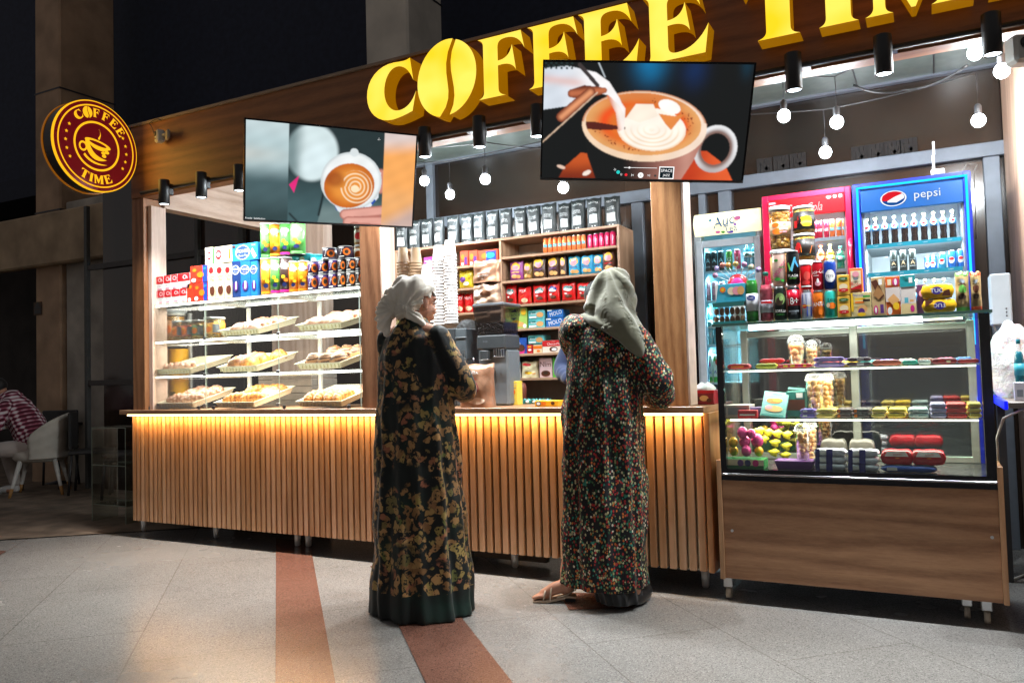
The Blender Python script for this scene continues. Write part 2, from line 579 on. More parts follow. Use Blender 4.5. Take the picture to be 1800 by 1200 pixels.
# overhanging upper storey and columns
CONC = mat('#9b9284', .8, var=.10, vs=3, bmp=.15, bs=30)
CONCB = mat('#a98b70', .85, var=.12, vs=3, bmp=.15, bs=30)
def column(label, x0, x1, y0, y1, m, name='building_column', top=9.0):
    t = thing(name, label, 'column', ((x0+x1)/2, (y0+y1)/2, 0))
    mb = MB(); w, d = (x1-x0)/2, (y1-y0)/2
    mb.box(-w, -d, 0, w, d, top, m, .02); mb.build('shaft', t)
    mb = MB(); mb.box(-w-.03, -d-.03, 0, w+.03, d+.03, .25, m, .01); mb.build('plinth', t)
    mb = MB()
    for z in (3.3, 4.8, 6.3): mb.box(-w-.004, -d-.004, z, w+.004, d+.004, z+.02, DARK)
    mb.build('joint', t)
    return t
column('tall pale square column rising behind the wooden fascia board', -4.62, -4.13, 6.0, 6.6, mat('#d8cfc0', .8, var=.08, vs=3, bmp=.1, bs=30))
column('tall brownish square column at the left, behind the round sign', -9.78, -9.28, 6.0, 6.75, CONCB)
mb = MB()
mb.box(-16, 5.86, 2.62, -5.9, 6.0-.012, 3.25, mat('#a58e72', .85, var=.15, vs=3), .02)
tag(mb.build('stone_beam'), 'brownish stone beam crossing behind the round sign at left', 'beam')
mb = MB()
SLAB = mat((.014, .019, .040), .8, var=.1)
mb.box(-30, 7.2, 4.2, 12, 16, 9, SLAB)
mb.box(-30, 6.9, 3.9, 12, 16, 4.2, mat((.010, .014, .03), .8))
tag(mb.build('upper_storey'), 'dark overhanging upper storey of the building above the kiosk', 'building')
mb = MB()
mb.box(-40, 9.0, 0, -8.2, 9.4, 5.0, mat((.035, .028, .024), .8, var=.2, vs=2))
tag(mb.build('back_wall'), 'dark wall at the rear of the cafe terrace', 'wall')
# grey stone pier beside the left window, two faced
mb = MB()
mb.box(-9.25, 6.05, 0, -8.25, 6.5, 3.4, mat('#a8a094', .85, var=.15, vs=3, bmp=.1, bs=30), .015)
tag(mb.build('wall_pier'), 'grey rendered wall pier between the brown column and tall window', 'wall')
# ================================================================ THE KIOSK
Y0 = 4.0
ks = thing('kiosk_frame', 'oak-look timber frame and fascia of the coffee kiosk', 'kiosk', (-2.5, 4.0, 0))
K = V((-2.5, 4.0, 0))
def kb(mb, x0, y0, z0, x1, y1, z1, m, bev=.002):
    mb.box(x0-K.x, y0-K.y, z0, x1-K.x, y1-K.y, z1, m, bev)
FASC = wood('#93603a', '#6f4628', 'x', .8, .5)
mb = MB(); kb(mb, -5.32, 4.0, 2.56, 1.3, 4.10, 3.105, FASC)
kb(mb, -5.33, 3.985, 3.105, 1.3, 4.11, 3.125, mat('#8c7a68', .5)); mb.build('fascia', ks)
mb = MB(); kb(mb, -5.33, 4.012, .955, -5.20, 4.17, 2.558, wood('#9c6a44', '#744828', 'z', 1.0)); mb.build('pillar', ks)
mb = MB(); kb(mb, -5.198, 4.05, .955, -5.16, 4.18, 2.5, OAKP); mb.build('side_lining', ks)
mb = MB(); kb(mb, -5.30, 4.185, 2.505, -5.18, 5.45, 3.0, OAKPY); mb.build('side_header', ks)
mb = MB(); kb(mb, -5.28, 5.40, 0, -4.66, 5.52, 2.98, OAKP); mb.build('back_panel', ks)
# second and third pillars standing on the counter
P2a, P2b = -3.205, -3.045
mb = MB(); kb(mb, P2a, 4.06, .966, P2b, 4.20, 2.558, wood('#96694a', '#6c452c', 'z', 1.0)); kb(mb, P2b+.001, 4.062, .966, P2b+.012, 4.20, 2.55, OAKP, 0); mb.build('pillar', ks)
mb = MB(); kb(mb, -1.272, 4.06, .966, -1.11, 4.20, 2.558, OAK); kb(mb, -1.109, 4.062, .966, -1.098, 4.20, 2.55, mat('#c9b0a2', .5), 0); mb.build('pillar', ks)
# ceiling, beam, right wall
CEIL = mat('#6c7771', .2, .0, var=.04, spec=.8)
mb = MB(); kb(mb, -5.18, 4.10, 3.0, .52, 5.78, 3.04, CEIL); mb.build('ceiling', ks)
mb = MB()
for px in (1690,): pass
for x in (-3.9, -2.6, -1.3, -.35, .1): kb(mb, x-.004, 4.1, 2.996, x+.004, 5.74, 2.9995, DARK, 0)
mb.build('ceiling_joint', ks)
mb = MB(); kb(mb, .46, 4.0, 0, .50, 5.74, 2.995, wood('#c7a48c', '#a8836c', 'z', .8)); mb.build('side_wall', ks)
mb = MB(); kb(mb, .503, 3.99, 0, 1.3, 4.03, 2.555, wood('#a37a5e', '#80583e', 'z', .8)); mb.build('front_panel', ks)
# ---------------- track and spot lamps
mb = MB(); mb.tube([(-5.15, 3.955, 2.575), (1.2, 3.955, 2.575)], .014, BLACK, 8)
for i in range(17):
    x = -5.0+i*.37+.1
    mb.box(x-.02, 3.955, 2.56, x+.02, 3.998, 2.59, BLACK)
tag(mb.build('lamp_rail'), 'thin black cable rail along the bottom edge of the fascia', 'rail')
sp = thing('spot_lamp', 'black cylinder spot lamp, leftmost under the fascia near the round sign', 'spot lamp', (-4.83, 3.9, 2.44), group='cylinder spot lamps under the fascia')
mb = MB()
mb.lathe([(.0, .178), (.036, .178), (.038, .174), (.038, .002), (.035, 0), (.034, .012), (.0, .016)], BLACK, seg=24)
mb.build('housing', sp)
mb = MB(); mb.lathe([(0, .006), (.031, .005), (.031, .009), (0, .010)], glow((.8, .92, 1.0), 9), seg=20); mb.build('lens', sp)
mb = MB(); mb.box(-.008, .035, .08, .008, .075, .16, BLACK, .002); mb.build('bracket', sp)
XS = [-4.829, -4.451, -4.086, -2.583, -2.211, -1.845, -.509, -.126, .291]
LB = ['leftmost under the fascia, beside the round sign', 'second from the round sign', 'half hidden by the left edge of the latte screen',
      'just right of the latte screen, below the letter C', 'between the two screens, below the bean letter', 'touching the left edge of the large coffee screen',
      'just right of the large coffee screen', 'above the cola fridge and pendant bulbs', 'at the far right beside the white camera']
spots = []
for i, x in enumerate(XS + [-3.71, -3.33, -2.96, -1.47, -1.10, .66]):
    if i == 0: o = sp
    elif i < len(XS): o = dup(sp, (x, 3.9, 2.44))
    else: o = None
    if o: o['label'] = 'black cylinder spot lamp, ' + LB[i]
SPOTW = 68
for x, lab_ in ((-3.71, 'black cylinder spot lamp hidden behind the left half of the latte screen'), (-2.96, 'black cylinder spot lamp hidden behind the right half of the latte screen'), (-1.47, 'black cylinder spot lamp hidden behind the large coffee screen'), (.66, 'black cylinder spot lamp just outside the right edge of the photo')):
    dup(sp, (x, 3.9, 2.44), None, lab_)
for x in [-4.829, -4.451, -4.086, -3.71, -2.96, -2.583, -2.211, -1.845, -1.47, -.509, -.126, .291, .66]:
    l = bpy.data.lights.new('spot_light', 'SPOT'); l.energy = SPOTW; l.color = (.93, .97, 1.0)
    l.spot_size = rad(116); l.spot_blend = 1.0; l.shadow_soft_size = .03
    o = bpy.data.objects.new('spot_light', l); COL.objects.link(o); o.location = (x, 3.9, 2.43)
# ---------------- counter
CT = .963
ct = thing('service_counter', 'long service counter with ribbed wooden front, glowing under its top', 'counter', (-3.2, 4.3, 0))
KC = V((-3.2, 4.3, 0))
def cb(mb, x0, y0, z0, x1, y1, z1, m, bev=.002):
    mb.box(x0-KC.x, y0-KC.y, z0, x1-KC.x, y1-KC.y, z1, m, bev)
TOPM = wood('#a8805f', '#83593b', 'x', .9, .35)
mb = MB(); cb(mb, -5.47, 3.995, .930, -1.015, 4.66, CT, TOPM, .003); mb.build('countertop', ct)
SLAT = wood('#bd8552', '#9a6538', 'z', .9, .4)
mb = MB()
x = -5.39
rnd = random.Random(3)
SL = [wood('#dcb08a', '#c0926a', 'z', .9, .4), wood('#d6a983', '#ba8c64', 'z', .93, .4), wood('#e0b692', '#c69a72', 'z', .87, .4), wood('#d0a27a', '#b4865c', 'z', .97, .4)]
n = 0
while x < -1.07:
    w_ = .033 if x < -3.12 else .036
    cb(mb, x, 4.045, .13, x+w_, 4.072, .915, SL[rnd.randrange(4)], .003); x += .0470 if x < -3.12 else .0515; n += 1
mb.build('slat_front', ct)
mb = MB(); cb(mb, -5.40, 4.074, .13, -3.115, 4.09, .928, wood('#6b4526', '#4a2d18', 'z', 1, .5), 0); mb.build('backing_panel', ct)
MIRR = mat((.55, .45, .30), .07, 1.0, var=0)
mb = MB(); cb(mb, -3.113, 4.074, .13, -1.03, 4.09, .928, MIRR, 0); mb.build('mirror_backing', ct)
mb = MB(); cb(mb, -5.40, 4.012, .918, -1.03, 4.030, .9295, glow((1.0, .66, .28), 9), 0); mb.build('led_strip', ct)
mb = MB(); cb(mb, -1.028, 4.03, .13, -1.0, 4.64, .929, OAK); mb.build('end_panel', ct)
mb = MB(); cb(mb, -5.40, 4.095, .13, -5.37, 4.64, .929, OAK); mb.build('end_panel', ct)
mb = MB(); cb(mb, -5.36, 4.60, .13, -1.04, 4.64, .928, wood('#6b4526', '#4a2d18', 'x', 1, .5)); cb(mb, -5.36, 4.1, .13, -1.04, 4.59, .15, DARK); mb.build('carcass', ct)
FOOT = mat((.75, .75, .73), .3, .4, var=.03)
for px, y in ((253, 4.26), (380, 4.27), (523, 4.26), (542, 4.27), (800, 4.26), (905, 4.26), (1240, 4.24)):
    X = xat(px, y, .05)
    mb = MB(); mb.lathe([(.013, 0), (.020, .01), (.024, .129), (0, .129)], FOOT, (X-KC.x, y-KC.y, 0), 12); mb.build('leg', ct)
lamp_area('counter_led', (-3.2, 4.02, .912), (0, 0, 0), 4.3, .02, 14, (1.0, .50, .12))
# kick strip of timber lying under the counter
mb = MB(); a = xat(835, 4.36, .05); b = xat(962, 4.36, .05); mb.box(a, 4.35, .02, b, 4.40, .06, mat('#6d5f50', .7), .003)
tag(mb.build('timber_batten'), 'short timber batten lying on the floor under the counter', 'batten')
# ================================================================ LIT SIGNS AND SCREENS
def path(*seg):
    pts = [seg[0]]
    for s in seg[1:]:
        if len(s) == 2: pts.append(s)
        else:
            p0 = pts[-1]; a, b, c = s
            for i in range(1, 9):
                t = i/8; q = 1-t
                pts.append((q**3*p0[0]+3*q*q*t*a[0]+3*q*t*t*b[0]+t**3*c[0], q**3*p0[1]+3*q*q*t*a[1]+3*q*t*t*b[1]+t**3*c[1]))
    return pts
_arm = [((.86, .70)), ((.80, .84), (.70, .94), (.52, .935)), ((.42, .93), (.37, .90), (.37, .80)), (.37, .585),
        ((.50, .585), (.60, .64), (.635, .80)), (.70, .37), ((.66, .47), (.55, .53), (.37, .505))]
GL = {}
GL['E'] = path((0, 1), (.80, 1), *_arm, (.37, .2), ((.37, .12), (.41, .085), (.50, .085)), ((.68, .085), (.86, .20), (.97, .42)), (.91, 0), (0, 0), ((.06, .02), (.10, .04), (.10, .12)), (.10, .88), ((.10, .95), (.06, .98), (0, 1)))
GL['F'] = path((0, 1), (.80, 1), *_arm, (.37, .13), ((.37, .05), (.42, .02), (.50, 0)), (0, 0), ((.06, .02), (.10, .04), (.10, .12)), (.10, .88), ((.10, .95), (.06, .98), (0, 1)))
GL['T'] = path((0, 1), (.92, 1), (.98, .70), ((.90, .88), (.78, .93), (.66, .92)), (.66, .12), ((.66, .05), (.70, .02), (.78, 0)), (.22, 0), ((.30, .02), (.34, .05), (.34, .12)), (.34, .92), ((.22, .93), (.10, .88), (.02, .70)))[::-1]
GL['I'] = path((0, 1), (.48, 1), ((.42, .97), (.40, .94), (.40, .88)), (.40, .12), ((.40, .05), (.43, .02), (.49, 0)), (0, 0), ((.06, .02), (.09, .05), (.09, .12)), (.09, .88), ((.09, .95), (.06, .98), (0, 1)))
GL['M'] = path((0, 1), (.36, 1), (.62, .40), (.88, 1), (1.24, 1), ((1.18, .97), (1.15, .94), (1.15, .88)), (1.15, .12), ((1.15, .05), (1.18, .02), (1.24, 0)), (.77, 0), ((.83, .02), (.86, .05), (.86, .12)), (.86, .66), (.59, .02), (.54, .02), (.24, .68), (.24, .12), ((.24, .05), (.27, .02), (.33, 0)), (0, 0), ((.06, .02), (.10, .05), (.10, .12)), (.10, .88), ((.10, .95), (.06, .98), (0, 1)))
GL['C'] = path((.94, 1.0), (1.0, .60), ((.92, .80), (.80, .90), (.66, .90)), ((.50, .90), (.38, .72), (.38, .50)), ((.38, .28), (.52, .12), (.68, .12)), ((.85, .12), (.98, .22), (1.05, .40)), (.97, .06), ((.88, .04), (.78, 0), (.56, -.02)), ((.24, -.03), (0, .18), (0, .48)), ((0, .80), (.26, 1.0), (.60, .985)), ((.74, .975), (.84, .955), (.94, 1.0)))
LW = {'E': .97, 'F': .86, 'T': .98, 'I': .49, 'M': 1.24, 'C': 1.05}
def bean(cx=.5, cy=.5, rx=.58, ry=.66, tilt=-.22):
    def el(t, k=1):
        x, y = rx*k*math.cos(t), ry*k*math.sin(t)
        return (cx + x*math.cos(tilt)-y*math.sin(tilt), cy + x*math.sin(tilt)+y*math.cos(tilt))
    T, Bt = el(PI*.5), el(-PI*.5)
    L = [el(PI*.5+PI*i/24) for i in range(25)]
    L2 = path(L[-1], ((cx+.28, cy-.25), (cx-.22, cy+.05), L[0]))
    R = [el(-PI*.40+PI*.87*i/24, .98) for i in range(25)]
    R = [(x+.015, y) for x, y in R]
    R2 = path(R[-1], ((cx-.10, cy+.10), (cx+.34, cy-.20), R[0]))
    return L + L2[1:-1], R + R2[1:-1]
LETY = glow('#ffc51e', 1.15)
def letter_face():
    m = bpy.data.materials.new('lit_yellow_acrylic'); m.use_nodes = True
    nt = m.node_tree; nt.nodes.clear()
    o = nt.nodes.new('ShaderNodeOutputMaterial'); e = nt.nodes.new('ShaderNodeEmission')
    v = coords(nt); n = noisen(nt, v, 4.5, 1)
    link(nt, ramp(nt, n.outputs['Fac'], [(.3, hx('#ffcc20')), (.65, hx('#ffe15c'))]), e.inputs[0])
    e.inputs[1].default_value = 1.0
    link(nt, e.outputs[0], o.inputs[0]); return m
LFACE = letter_face()
LSIDE = mat('#8a5c0a', .5, var=0, emit='#f0a000', es=.24)
sg = thing('illuminated_sign', 'big glowing yellow raised letters with a coffee bean O on the wooden fascia', 'sign', (-2.98, 3.87, 2.70))
H = .342
def letter(ch, x, sc=1.0):
    mb = MB()
    polys = bean() if ch == 'O' else [GL[ch]]
    for p in polys:
        k = H*sc
        mb.prism([(q[0]*k, q[1]*k) for q in p], LFACE, (x+2.98, 0, 0), (1, 0, 0), (0, 0, 1), .115, V((0, 1, 0)), LSIDE)
    mb.build('letter', sg)
letter('C', -2.975); letter('O', -2.575); letter('F', -2.19); letter('F', -1.875); letter('E', -1.575); letter('E', -1.22)
for ch, x in (('T', -.735), ('I', -.385), ('M', -.19), ('E', .29)): letter(ch, x)

# ---- round projecting sign
rs = thing('round_sign', 'round backlit maroon sign with yellow coffee cup emblem and ring of stars', 'sign', (-5.2, 3.635, 2.857))
R = .325
MAR = mat('#5a0d14', .4, var=0, emit='#6a0a12', es=.55)
YEL = glow('#ffb81c', .95)
def rf(u, v, off): return V((off, u, v))
def disc(mb, r, x0, x1, m, seg=64):
    mb.lathe([(0, x0), (r, x0), (r, x1), (0, x1)], m, seg=seg, ax='x', smooth=False)
mb = MB(); disc(mb, R, -.018, 0, YEL); mb.build('lit_edge', rs)
mb = MB(); disc(mb, R-.006, -.115, -.019, mat((.02, .015, .012), .3)); mb.build('drum', rs)
mb = MB(); disc(mb, R, -.130, -.116, mat('#7a4a12', .4, var=0, emit='#c07010', es=.3)); mb.build('back_panel', rs)
mb = MB(); disc(mb, R-.008, .0008, .003, MAR); mb.build('face', rs)
def ring(mb, r0, r1, x, m, n=72):
    vs = []
    for i in range(n):
        a = 2*PI*i/n; vs += [(x, r0*math.cos(a), r0*math.sin(a)), (x, r1*math.cos(a), r1*math.sin(a))]
    mb.add(vs, [(2*i, 2*i+1, (2*i+3) % (2*n), (2*i+2) % (2*n)) for i in range(n)], m)
mb = MB(); ring(mb, R*.875, R*.905, .0042, YEL); ring(mb, R*.50, R*.545, .0042, YEL); mb.build('ring', rs)
def sgl(mb, poly, u0, v0, sc, rot=0, x=.0045):
    cr, sr = math.cos(rot), math.sin(rot)
    mb.prism([(u0+(p[0]*cr-p[1]*sr)*sc, v0+(p[0]*sr+p[1]*cr)*sc) for p in poly], YEL, (x, 0, 0), (0, 1, 0), (0, 0, 1), .001, V((-1, 0, 0)))
mb = MB()
for i, ch in enumerate('COFFEE'):
    th = rad(126-17.5*i-(2 if ch == 'O' else 0)); rr = R*.64; sc = R*.19
    rot = th-PI/2
    for p in (bean(.45, .5) if ch == 'O' else [GL[ch]]):
        p = [(q[0]-(.5 if ch == 'O' else LW[ch]/2), q[1]) for q in p]
        sgl(mb, p, rr*math.cos(th), rr*math.sin(th), sc, rot)
mb.build('lettering', rs)
mb = MB()
for i, ch in enumerate('TIME'):
    th = rad(-114+[0, 13, 27, 45][i]); rr = R*.82; sc = R*.19
    sgl(mb, [(q[0]-LW[ch]/2, q[1]) for q in GL[ch]], rr*math.cos(th), rr*math.sin(th), sc, th+PI/2)
mb.build('lettering', rs)
def star(r):
    return [(r*(1 if i % 2 == 0 else .42)*math.cos(PI/2+PI*i/5), r*(1 if i % 2 == 0 else .42)*math.sin(PI/2+PI*i/5)) for i in range(10)]
for sgn in (0, 1):
    for i in range(5):
        th = rad(152+14.5*i) if sgn == 0 else rad(28-14.5*i)
        mb = MB(); sgl(mb, star(.013), R*.72*math.cos(th), R*.72*math.sin(th), 1); mb.build('star', rs)
mb = MB()
k = R*.40
cup = path((-.72, .12), (-.70, .34), (.78, .06), ((.74, -.10), (.60, -.18), (.36, -.2)), ((.0, -.22), (-.28, -.12), (-.45, .04)), ((-.30, -.45), (.10, -.62), (.62, -.66)), ((.1, -.90), (-.40, -.80), (-.62, -.28)))
sgl(mb, [(a*.95, b) for a, b in cup], 0, .0, k)
sgl(mb, [(.05+.78*math.cos(t*PI/10)*math.cos(-.17)-.2*math.sin(t*PI/10)*math.sin(-.17), .14+.78*math.cos(t*PI/10)*math.sin(-.17)+.2*math.sin(t*PI/10)*math.cos(-.17)) for t in range(20)], 0, 0, k, x=.0048)
for rr, wd in ((.24, .085),):
    n = 20; o_ = [(-.82+rr*math.cos(2*PI*i/n), -.16+rr*1.15*math.sin(2*PI*i/n)) for i in range(n)]
    i_ = [(-.82+(rr-wd)*math.cos(2*PI*i/n), -.16+(rr-wd)*1.1*math.sin(2*PI*i/n)) for i in range(n)]
    for i in range(n): sgl(mb, [o_[i], o_[(i+1) % n], i_[(i+1) % n], i_[i]], 0, 0, k, x=.0046)
sgl(mb, path((-.80, -.62), ((-.5, -1.0), (.1, -1.12), (.62, -.92)), ((.1, -.98), (-.4, -.9), (-.72, -.52))), 0, 0, k)
sgl(mb, path((.08, .40), ((.02, .55), (.34, .62), (.12, .98)), ((.30, .66), (.20, .60), (.16, .40))), 0, 0, k)
for bx, by in ((.38, -.30), (.60, -.22), (.42, -.46)):
    sgl(mb, [(bx+.13*math.cos(2*PI*i/12), by+.09*math.sin(2*PI*i/12)) for i in range(12)], 0, 0, k, x=.0047)
mb.build('cup_emblem', rs)
mb = MB(); mb.prism([(.05+.52*math.cos(t*PI/10)*math.cos(-.17)-.10*math.sin(t*PI/10)*math.sin(-.17), .14+.52*math.cos(t*PI/10)*math.sin(-.17)+.10*math.sin(t*PI/10)*math.cos(-.17)) for t in range(20)], MAR, (.0055, 0, 0), (0, k, 0), (0, 0, k), .0005, V((-1, 0, 0))); mb.build('coffee_surface', rs)
mb = MB(); mb.tube([(-.06, R-.01, -.03), (-.06, .37, -.03)], .012, BLACK); mb.build('bracket', rs)
lamp_area('sign_glow', (-5.190, 3.635, 2.857), (0, -PI/2, 0), .5, .5, 2.2, (1, .58, .12))

# ---- screens
def tri(x, a, b): return max(0, min(1, (x-a)/(b-a)))
def sst(x, a, b):
    t = tri(x, a, b); return t*t*(3-2*t)
def mix(a, b, t): return tuple(a[i]+(b[i]-a[i])*t for i in range(3))
def elld(x, y, cx, cy, rx, ry, rot=0):
    dx, dy = x-cx, y-cy
    c, s = math.cos(rot), math.sin(rot)
    return math.hypot((dx*c+dy*s)/rx, (-dx*s+dy*c)/ry)
def segd(x, y, a, b):
    ax, ay = a; bx, by = b
    t = max(0, min(1, ((x-ax)*(bx-ax)+(y-ay)*(by-ay))/((bx-ax)**2+(by-ay)**2)))
    return math.hypot(x-ax-t*(bx-ax), y-ay-t*(by-ay)), t
def inpoly(x, y, P):
    r = False; j = len(P)-1
    for i in range(len(P)):
        if (P[i][1] > y) != (P[j][1] > y) and x < (P[j][0]-P[i][0])*(y-P[i][1])/(P[j][1]-P[i][1])+P[i][0]: r = not r
        j = i
    return r
def s255(*c): return tuple((v/255)**2.2 for v in c)
def paint1(u, v):
    x, y = u*16/9, v
    if u < .235:
        c = mix(s255(188, 205, 208), s255(172, 196, 200), sst(v, 0, .3))
        c = mix(c, s255(70, 92, 96), sst(v, .35, .62)); c = mix(c, s255(48, 66, 68), sst(v, .7, 1))
        return mix(c, s255(200, 190, 178), .5*math.exp(-((v-.33)/.09)**2)*(1-u*3))
    if u > .80:
        c = mix(s255(214, 196, 190), s255(240, 165, 92), sst(v+.25*(u-.9), .03, .25))
        c = mix(c, s255(232, 168, 106), sst(v, .5, .75)); c = mix(c, s255(196, 168, 158), sst(v+(u-.9), .78, 1.0))
        return c
    c = mix(s255(36, 50, 52), s255(66, 92, 96), sst(y, .35, .95))
    if x > .78-.25*(y-.8): c = mix(c, s255(108, 128, 128), sst(y, .72, .9)) if y > .72 else c
    d, t = segd(x, y, (.74, .92), (.83, .45))
    if y > .55: c = mix(c, s255(20, 30, 32), math.exp(-(d/.012)**2))
    if y > .6: 
        d, t = segd(x, y, (.44, .92), (.52, 1.0)); c = mix(c, s255(25, 35, 38), math.exp(-(d/.01)**2))
    # milk jug
    dj = elld(x, y, .66, .27, .27, .30, .25)
    if y > .0: c = mix(c, mix(s255(120, 140, 142), s255(205, 222, 224), sst(x, .45, .62)), 1-sst(dj, .88, 1.08))
    dj = elld(x, y, .70, .34, .15, .22, .5); c = mix(c, s255(214, 232, 236), .8*(1-sst(dj, .5, 1.2)))
    if inpoly(x, y, [(.43, .62), (.53, .52), (.48, .70)]): c = s255(222, 40, 120)
    # hand behind
    dh = elld(x, y, 1.40, .52, .10, .14); c = mix(c, s255(200, 132, 118), 1-sst(dh, .8, 1.05))
    # cup
    cx, cy, rt = 1.06, .56, -.30
    # body
    if inpoly(x, y, [(.86, .72), (.93, .86), (1.06, .93), (1.24, .88), (1.38, .70), (1.40, .42), (1.2, .7)]):
        k = math.sin((x*1.6-y)*24)
        c = s255(28, 74, 170) if k > .25 else s255(220, 226, 232)
    d = elld(x, y, cx+.02, cy-.02, .325, .30, rt)
    if d < 1.02: c = mix(s255(232, 236, 236), s255(200, 208, 210), sst(d, .9, 1.0))
    if elld(x, y, 1.10, .235, .045, .045) < 1: c = s255(214, 222, 224)
    d = elld(x, y, cx, cy+.03, .275, .235, rt)
    if d < 1.0:
        c = mix(s255(224, 140, 56), s255(196, 102, 30), sst(d, .5, 1.0))
        c = mix(c, s255(140, 60, 18), .7*(1-sst(elld(x, y, .90, .53, .12, .10), .4, 1.2)))
        dd = elld(x, y, 1.13, .60, .17, .17, rt)
        w = math.sin(dd*26+math.atan2(y-.6, x-1.13)*.8)
        if .16 < dd < 1.05 and not (x < 1.0 and .50 < y < .62): c = mix(c, s255(250, 226, 190), max(0, w)*.95)
        if elld(x, y, 1.12, .62, .045, .04) < 1: c = s255(250, 224, 184)
    # fingers
    for a, b, r in (((1.02, .90), (1.42, .84), .055), ((1.06, .98), (1.42, .96), .06), ((1.12, 1.04), (1.42, 1.05), .06)):
        d, t = segd(x, y, a, b)
        if d < r: c = mix(s255(222, 160, 146), s255(170, 104, 92), sst(d, r*.5, r))
    return c
rn2 = random.Random(5)
SPK = [(rn2.uniform(0, 2*PI), rn2.uniform(.70, .86), rn2.uniform(.004, .009)) for _ in range(110)]
def paint2(u, v):
    x, y = u*16/9, v
    c = s255(6, 12, 13)
    c = mix(c, s255(0, 110, 160), .9*math.exp(-((x-.90)/.13)**2-((y-.0)/.16)**2))
    c = mix(c, s255(6, 42, 84), .8*math.exp(-((x-1.28)/.10)**2-((y-.05)/.14)**2))
    c = mix(c, s255(4, 60, 80), .5*math.exp(-((x-1.72)/.05)**2-((y-.0)/.1)**2))
    # saucer
    if y > .74:
        if inpoly(x, y, [(.20, .90), (.34, .77), (.44, .78), (.5, 1.0), (.15, 1.0)]): c = mix(s255(196, 84, 34), s255(120, 40, 14), sst(y, .8, 1))
        if inpoly(x, y, [(1.30, .72), (1.45, .74), (1.62, .86), (1.70, 1.0), (1.20, 1.0)]): c = mix(s255(186, 58, 24), s255(220, 90, 44), sst(x, 1.3, 1.6))
        if elld(x, y, .40, .95, .04, .02, -.5) < 1: c = s255(240, 224, 210)
        if elld(x, y, .17, .90, .04, .015, .3) < 1: c = s255(230, 196, 176)
    # handle
    d = elld(x, y, 1.52, .72, .19, .21, .15)
    if .66 < d < 1.0 and x > 1.32: c = mix(s255(128, 100, 92), s255(226, 226, 228), sst(d, .70, .92)*(1-sst(y, .72, 1.0)*.7))
    # body
    if inpoly(x, y, [(.36, .55), (.40, .80), (.48, 1.0), (1.24, 1.0), (1.34, .82), (1.40, .66), (1.43, .5)]) and y > .5:
        c = mix(s255(14, 16, 16), s255(176, 118, 104), sst(x, .70, 1.28)); c = mix(c, s255(200, 150, 134), .5*math.exp(-((x-1.28)/.06)**2))
    # rim
    d = elld(x, y, .885, .535, .545, .305, .06)
    if d < 1.0:
        c = mix(s255(236, 206, 176), s255(240, 216, 196), sst(x, .9, 1.3)); c = mix(c, s255(196, 130, 96), sst(d, .95, 1.0)*(y < .5))
    d = elld(x, y, .875, .515, .505, .268, .06)
    if d < 1.0:
        a = math.atan2((y-.515)*1.8, x-.875)
        c = mix(s255(216, 110, 40), s255(222, 158, 96), sst(d, .62, 1))
        c = mix(c, s255(232, 70, 22), .85*math.exp(-((d-.68)/.10)**2)*(.5+.5*math.cos(a*2-.6)))
        c = mix(c, s255(204, 92, 24), .6*sst(.40-y, 0, .15))
        for sa, sr, ss in SPK:
            sx, sy = .875+.505*sr*math.cos(sa), .515+.268*sr*math.sin(sa)
            if (sx > .9 or sy > .55) and math.hypot(x-sx, y-sy) < ss*.8: c = s255(120, 34, 12)
        dd = elld(x, y, .95, .56, .30, .185, .08)
        if dd < 1.0 and not (y < .46 and x < .78): c = mix(s255(250, 240, 226), s255(232, 196, 156), .7*max(0, math.sin(dd*34))*sst(y, .5, .66))
        if inpoly(x, y, [(.72, .46), (.80, .34), (.95, .34), (1.0, .44), (.84, .50)]): c = s255(246, 232, 214)
        if elld(x, y, 1.09, .36, .10, .055, .35) < 1: c = s255(250, 246, 240)
        if inpoly(x, y, [(1.00, .42), (1.14, .44), (1.22, .42), (1.12, .56), (1.06, .50)]): c = s255(222, 132, 66)
        if inpoly(x, y, [(.36, .50), (.46, .50), (.72, .54), (.72, .56), (.50, .57), (.36, .56)]): c = s255(84, 30, 20)
    # pouring stream and pitcher, hand
    if inpoly(x, y, [(.54, .27), (.62, .26), (.71, .38), (.71, .56), (.66, .58), (.63, .42)]): c = mix(s255(214, 112, 66), s255(244, 232, 224), sst(x-.3*y, .46, .54))
    if inpoly(x, y, [(0, .05), (.20, .03), (.44, .08), (.56, .16), (.66, .30), (.71, .44), (.66, .36), (.56, .27), (.40, .24), (.25, .36), (.0, .40)]):
        c = mix(s255(206, 214, 224), s255(244, 240, 240), sst(x, .1, .5)); c = mix(c, s255(222, 170, 158), .6*math.exp(-((y-.14-.1*x)/.04)**2)*(1-sst(x, .25, .4)))
    d, t = segd(x, y, (.30, .02), (.46, .19))
    if d < .017: c = s255(60, 52, 52)
    d, t = segd(x, y, (.24, .26), (.52, .23))
    if d < .06*(1-abs(t-.4)): c = mix(s255(188, 106, 70), s255(98, 44, 26), sst(d, .0, .05))
    d, t = segd(x, y, (.16, .46), (.40, .25))
    if d < .045: c = mix(s255(226, 150, 106), s255(120, 56, 34), sst(d, .0, .045))
    d, t = segd(x, y, (.0, .68), (.46, .25))
    if d < .006: c = s255(206, 176, 150)
    d, t = segd(x, y, (.46, 0), (.52, .12))
    if d < .005: c = s255(190, 200, 206)
    if y < .06 and x < .25 and (math.sin(x*140)*math.sin(y*160) > .2): c = s255(30, 50, 50)
    return c
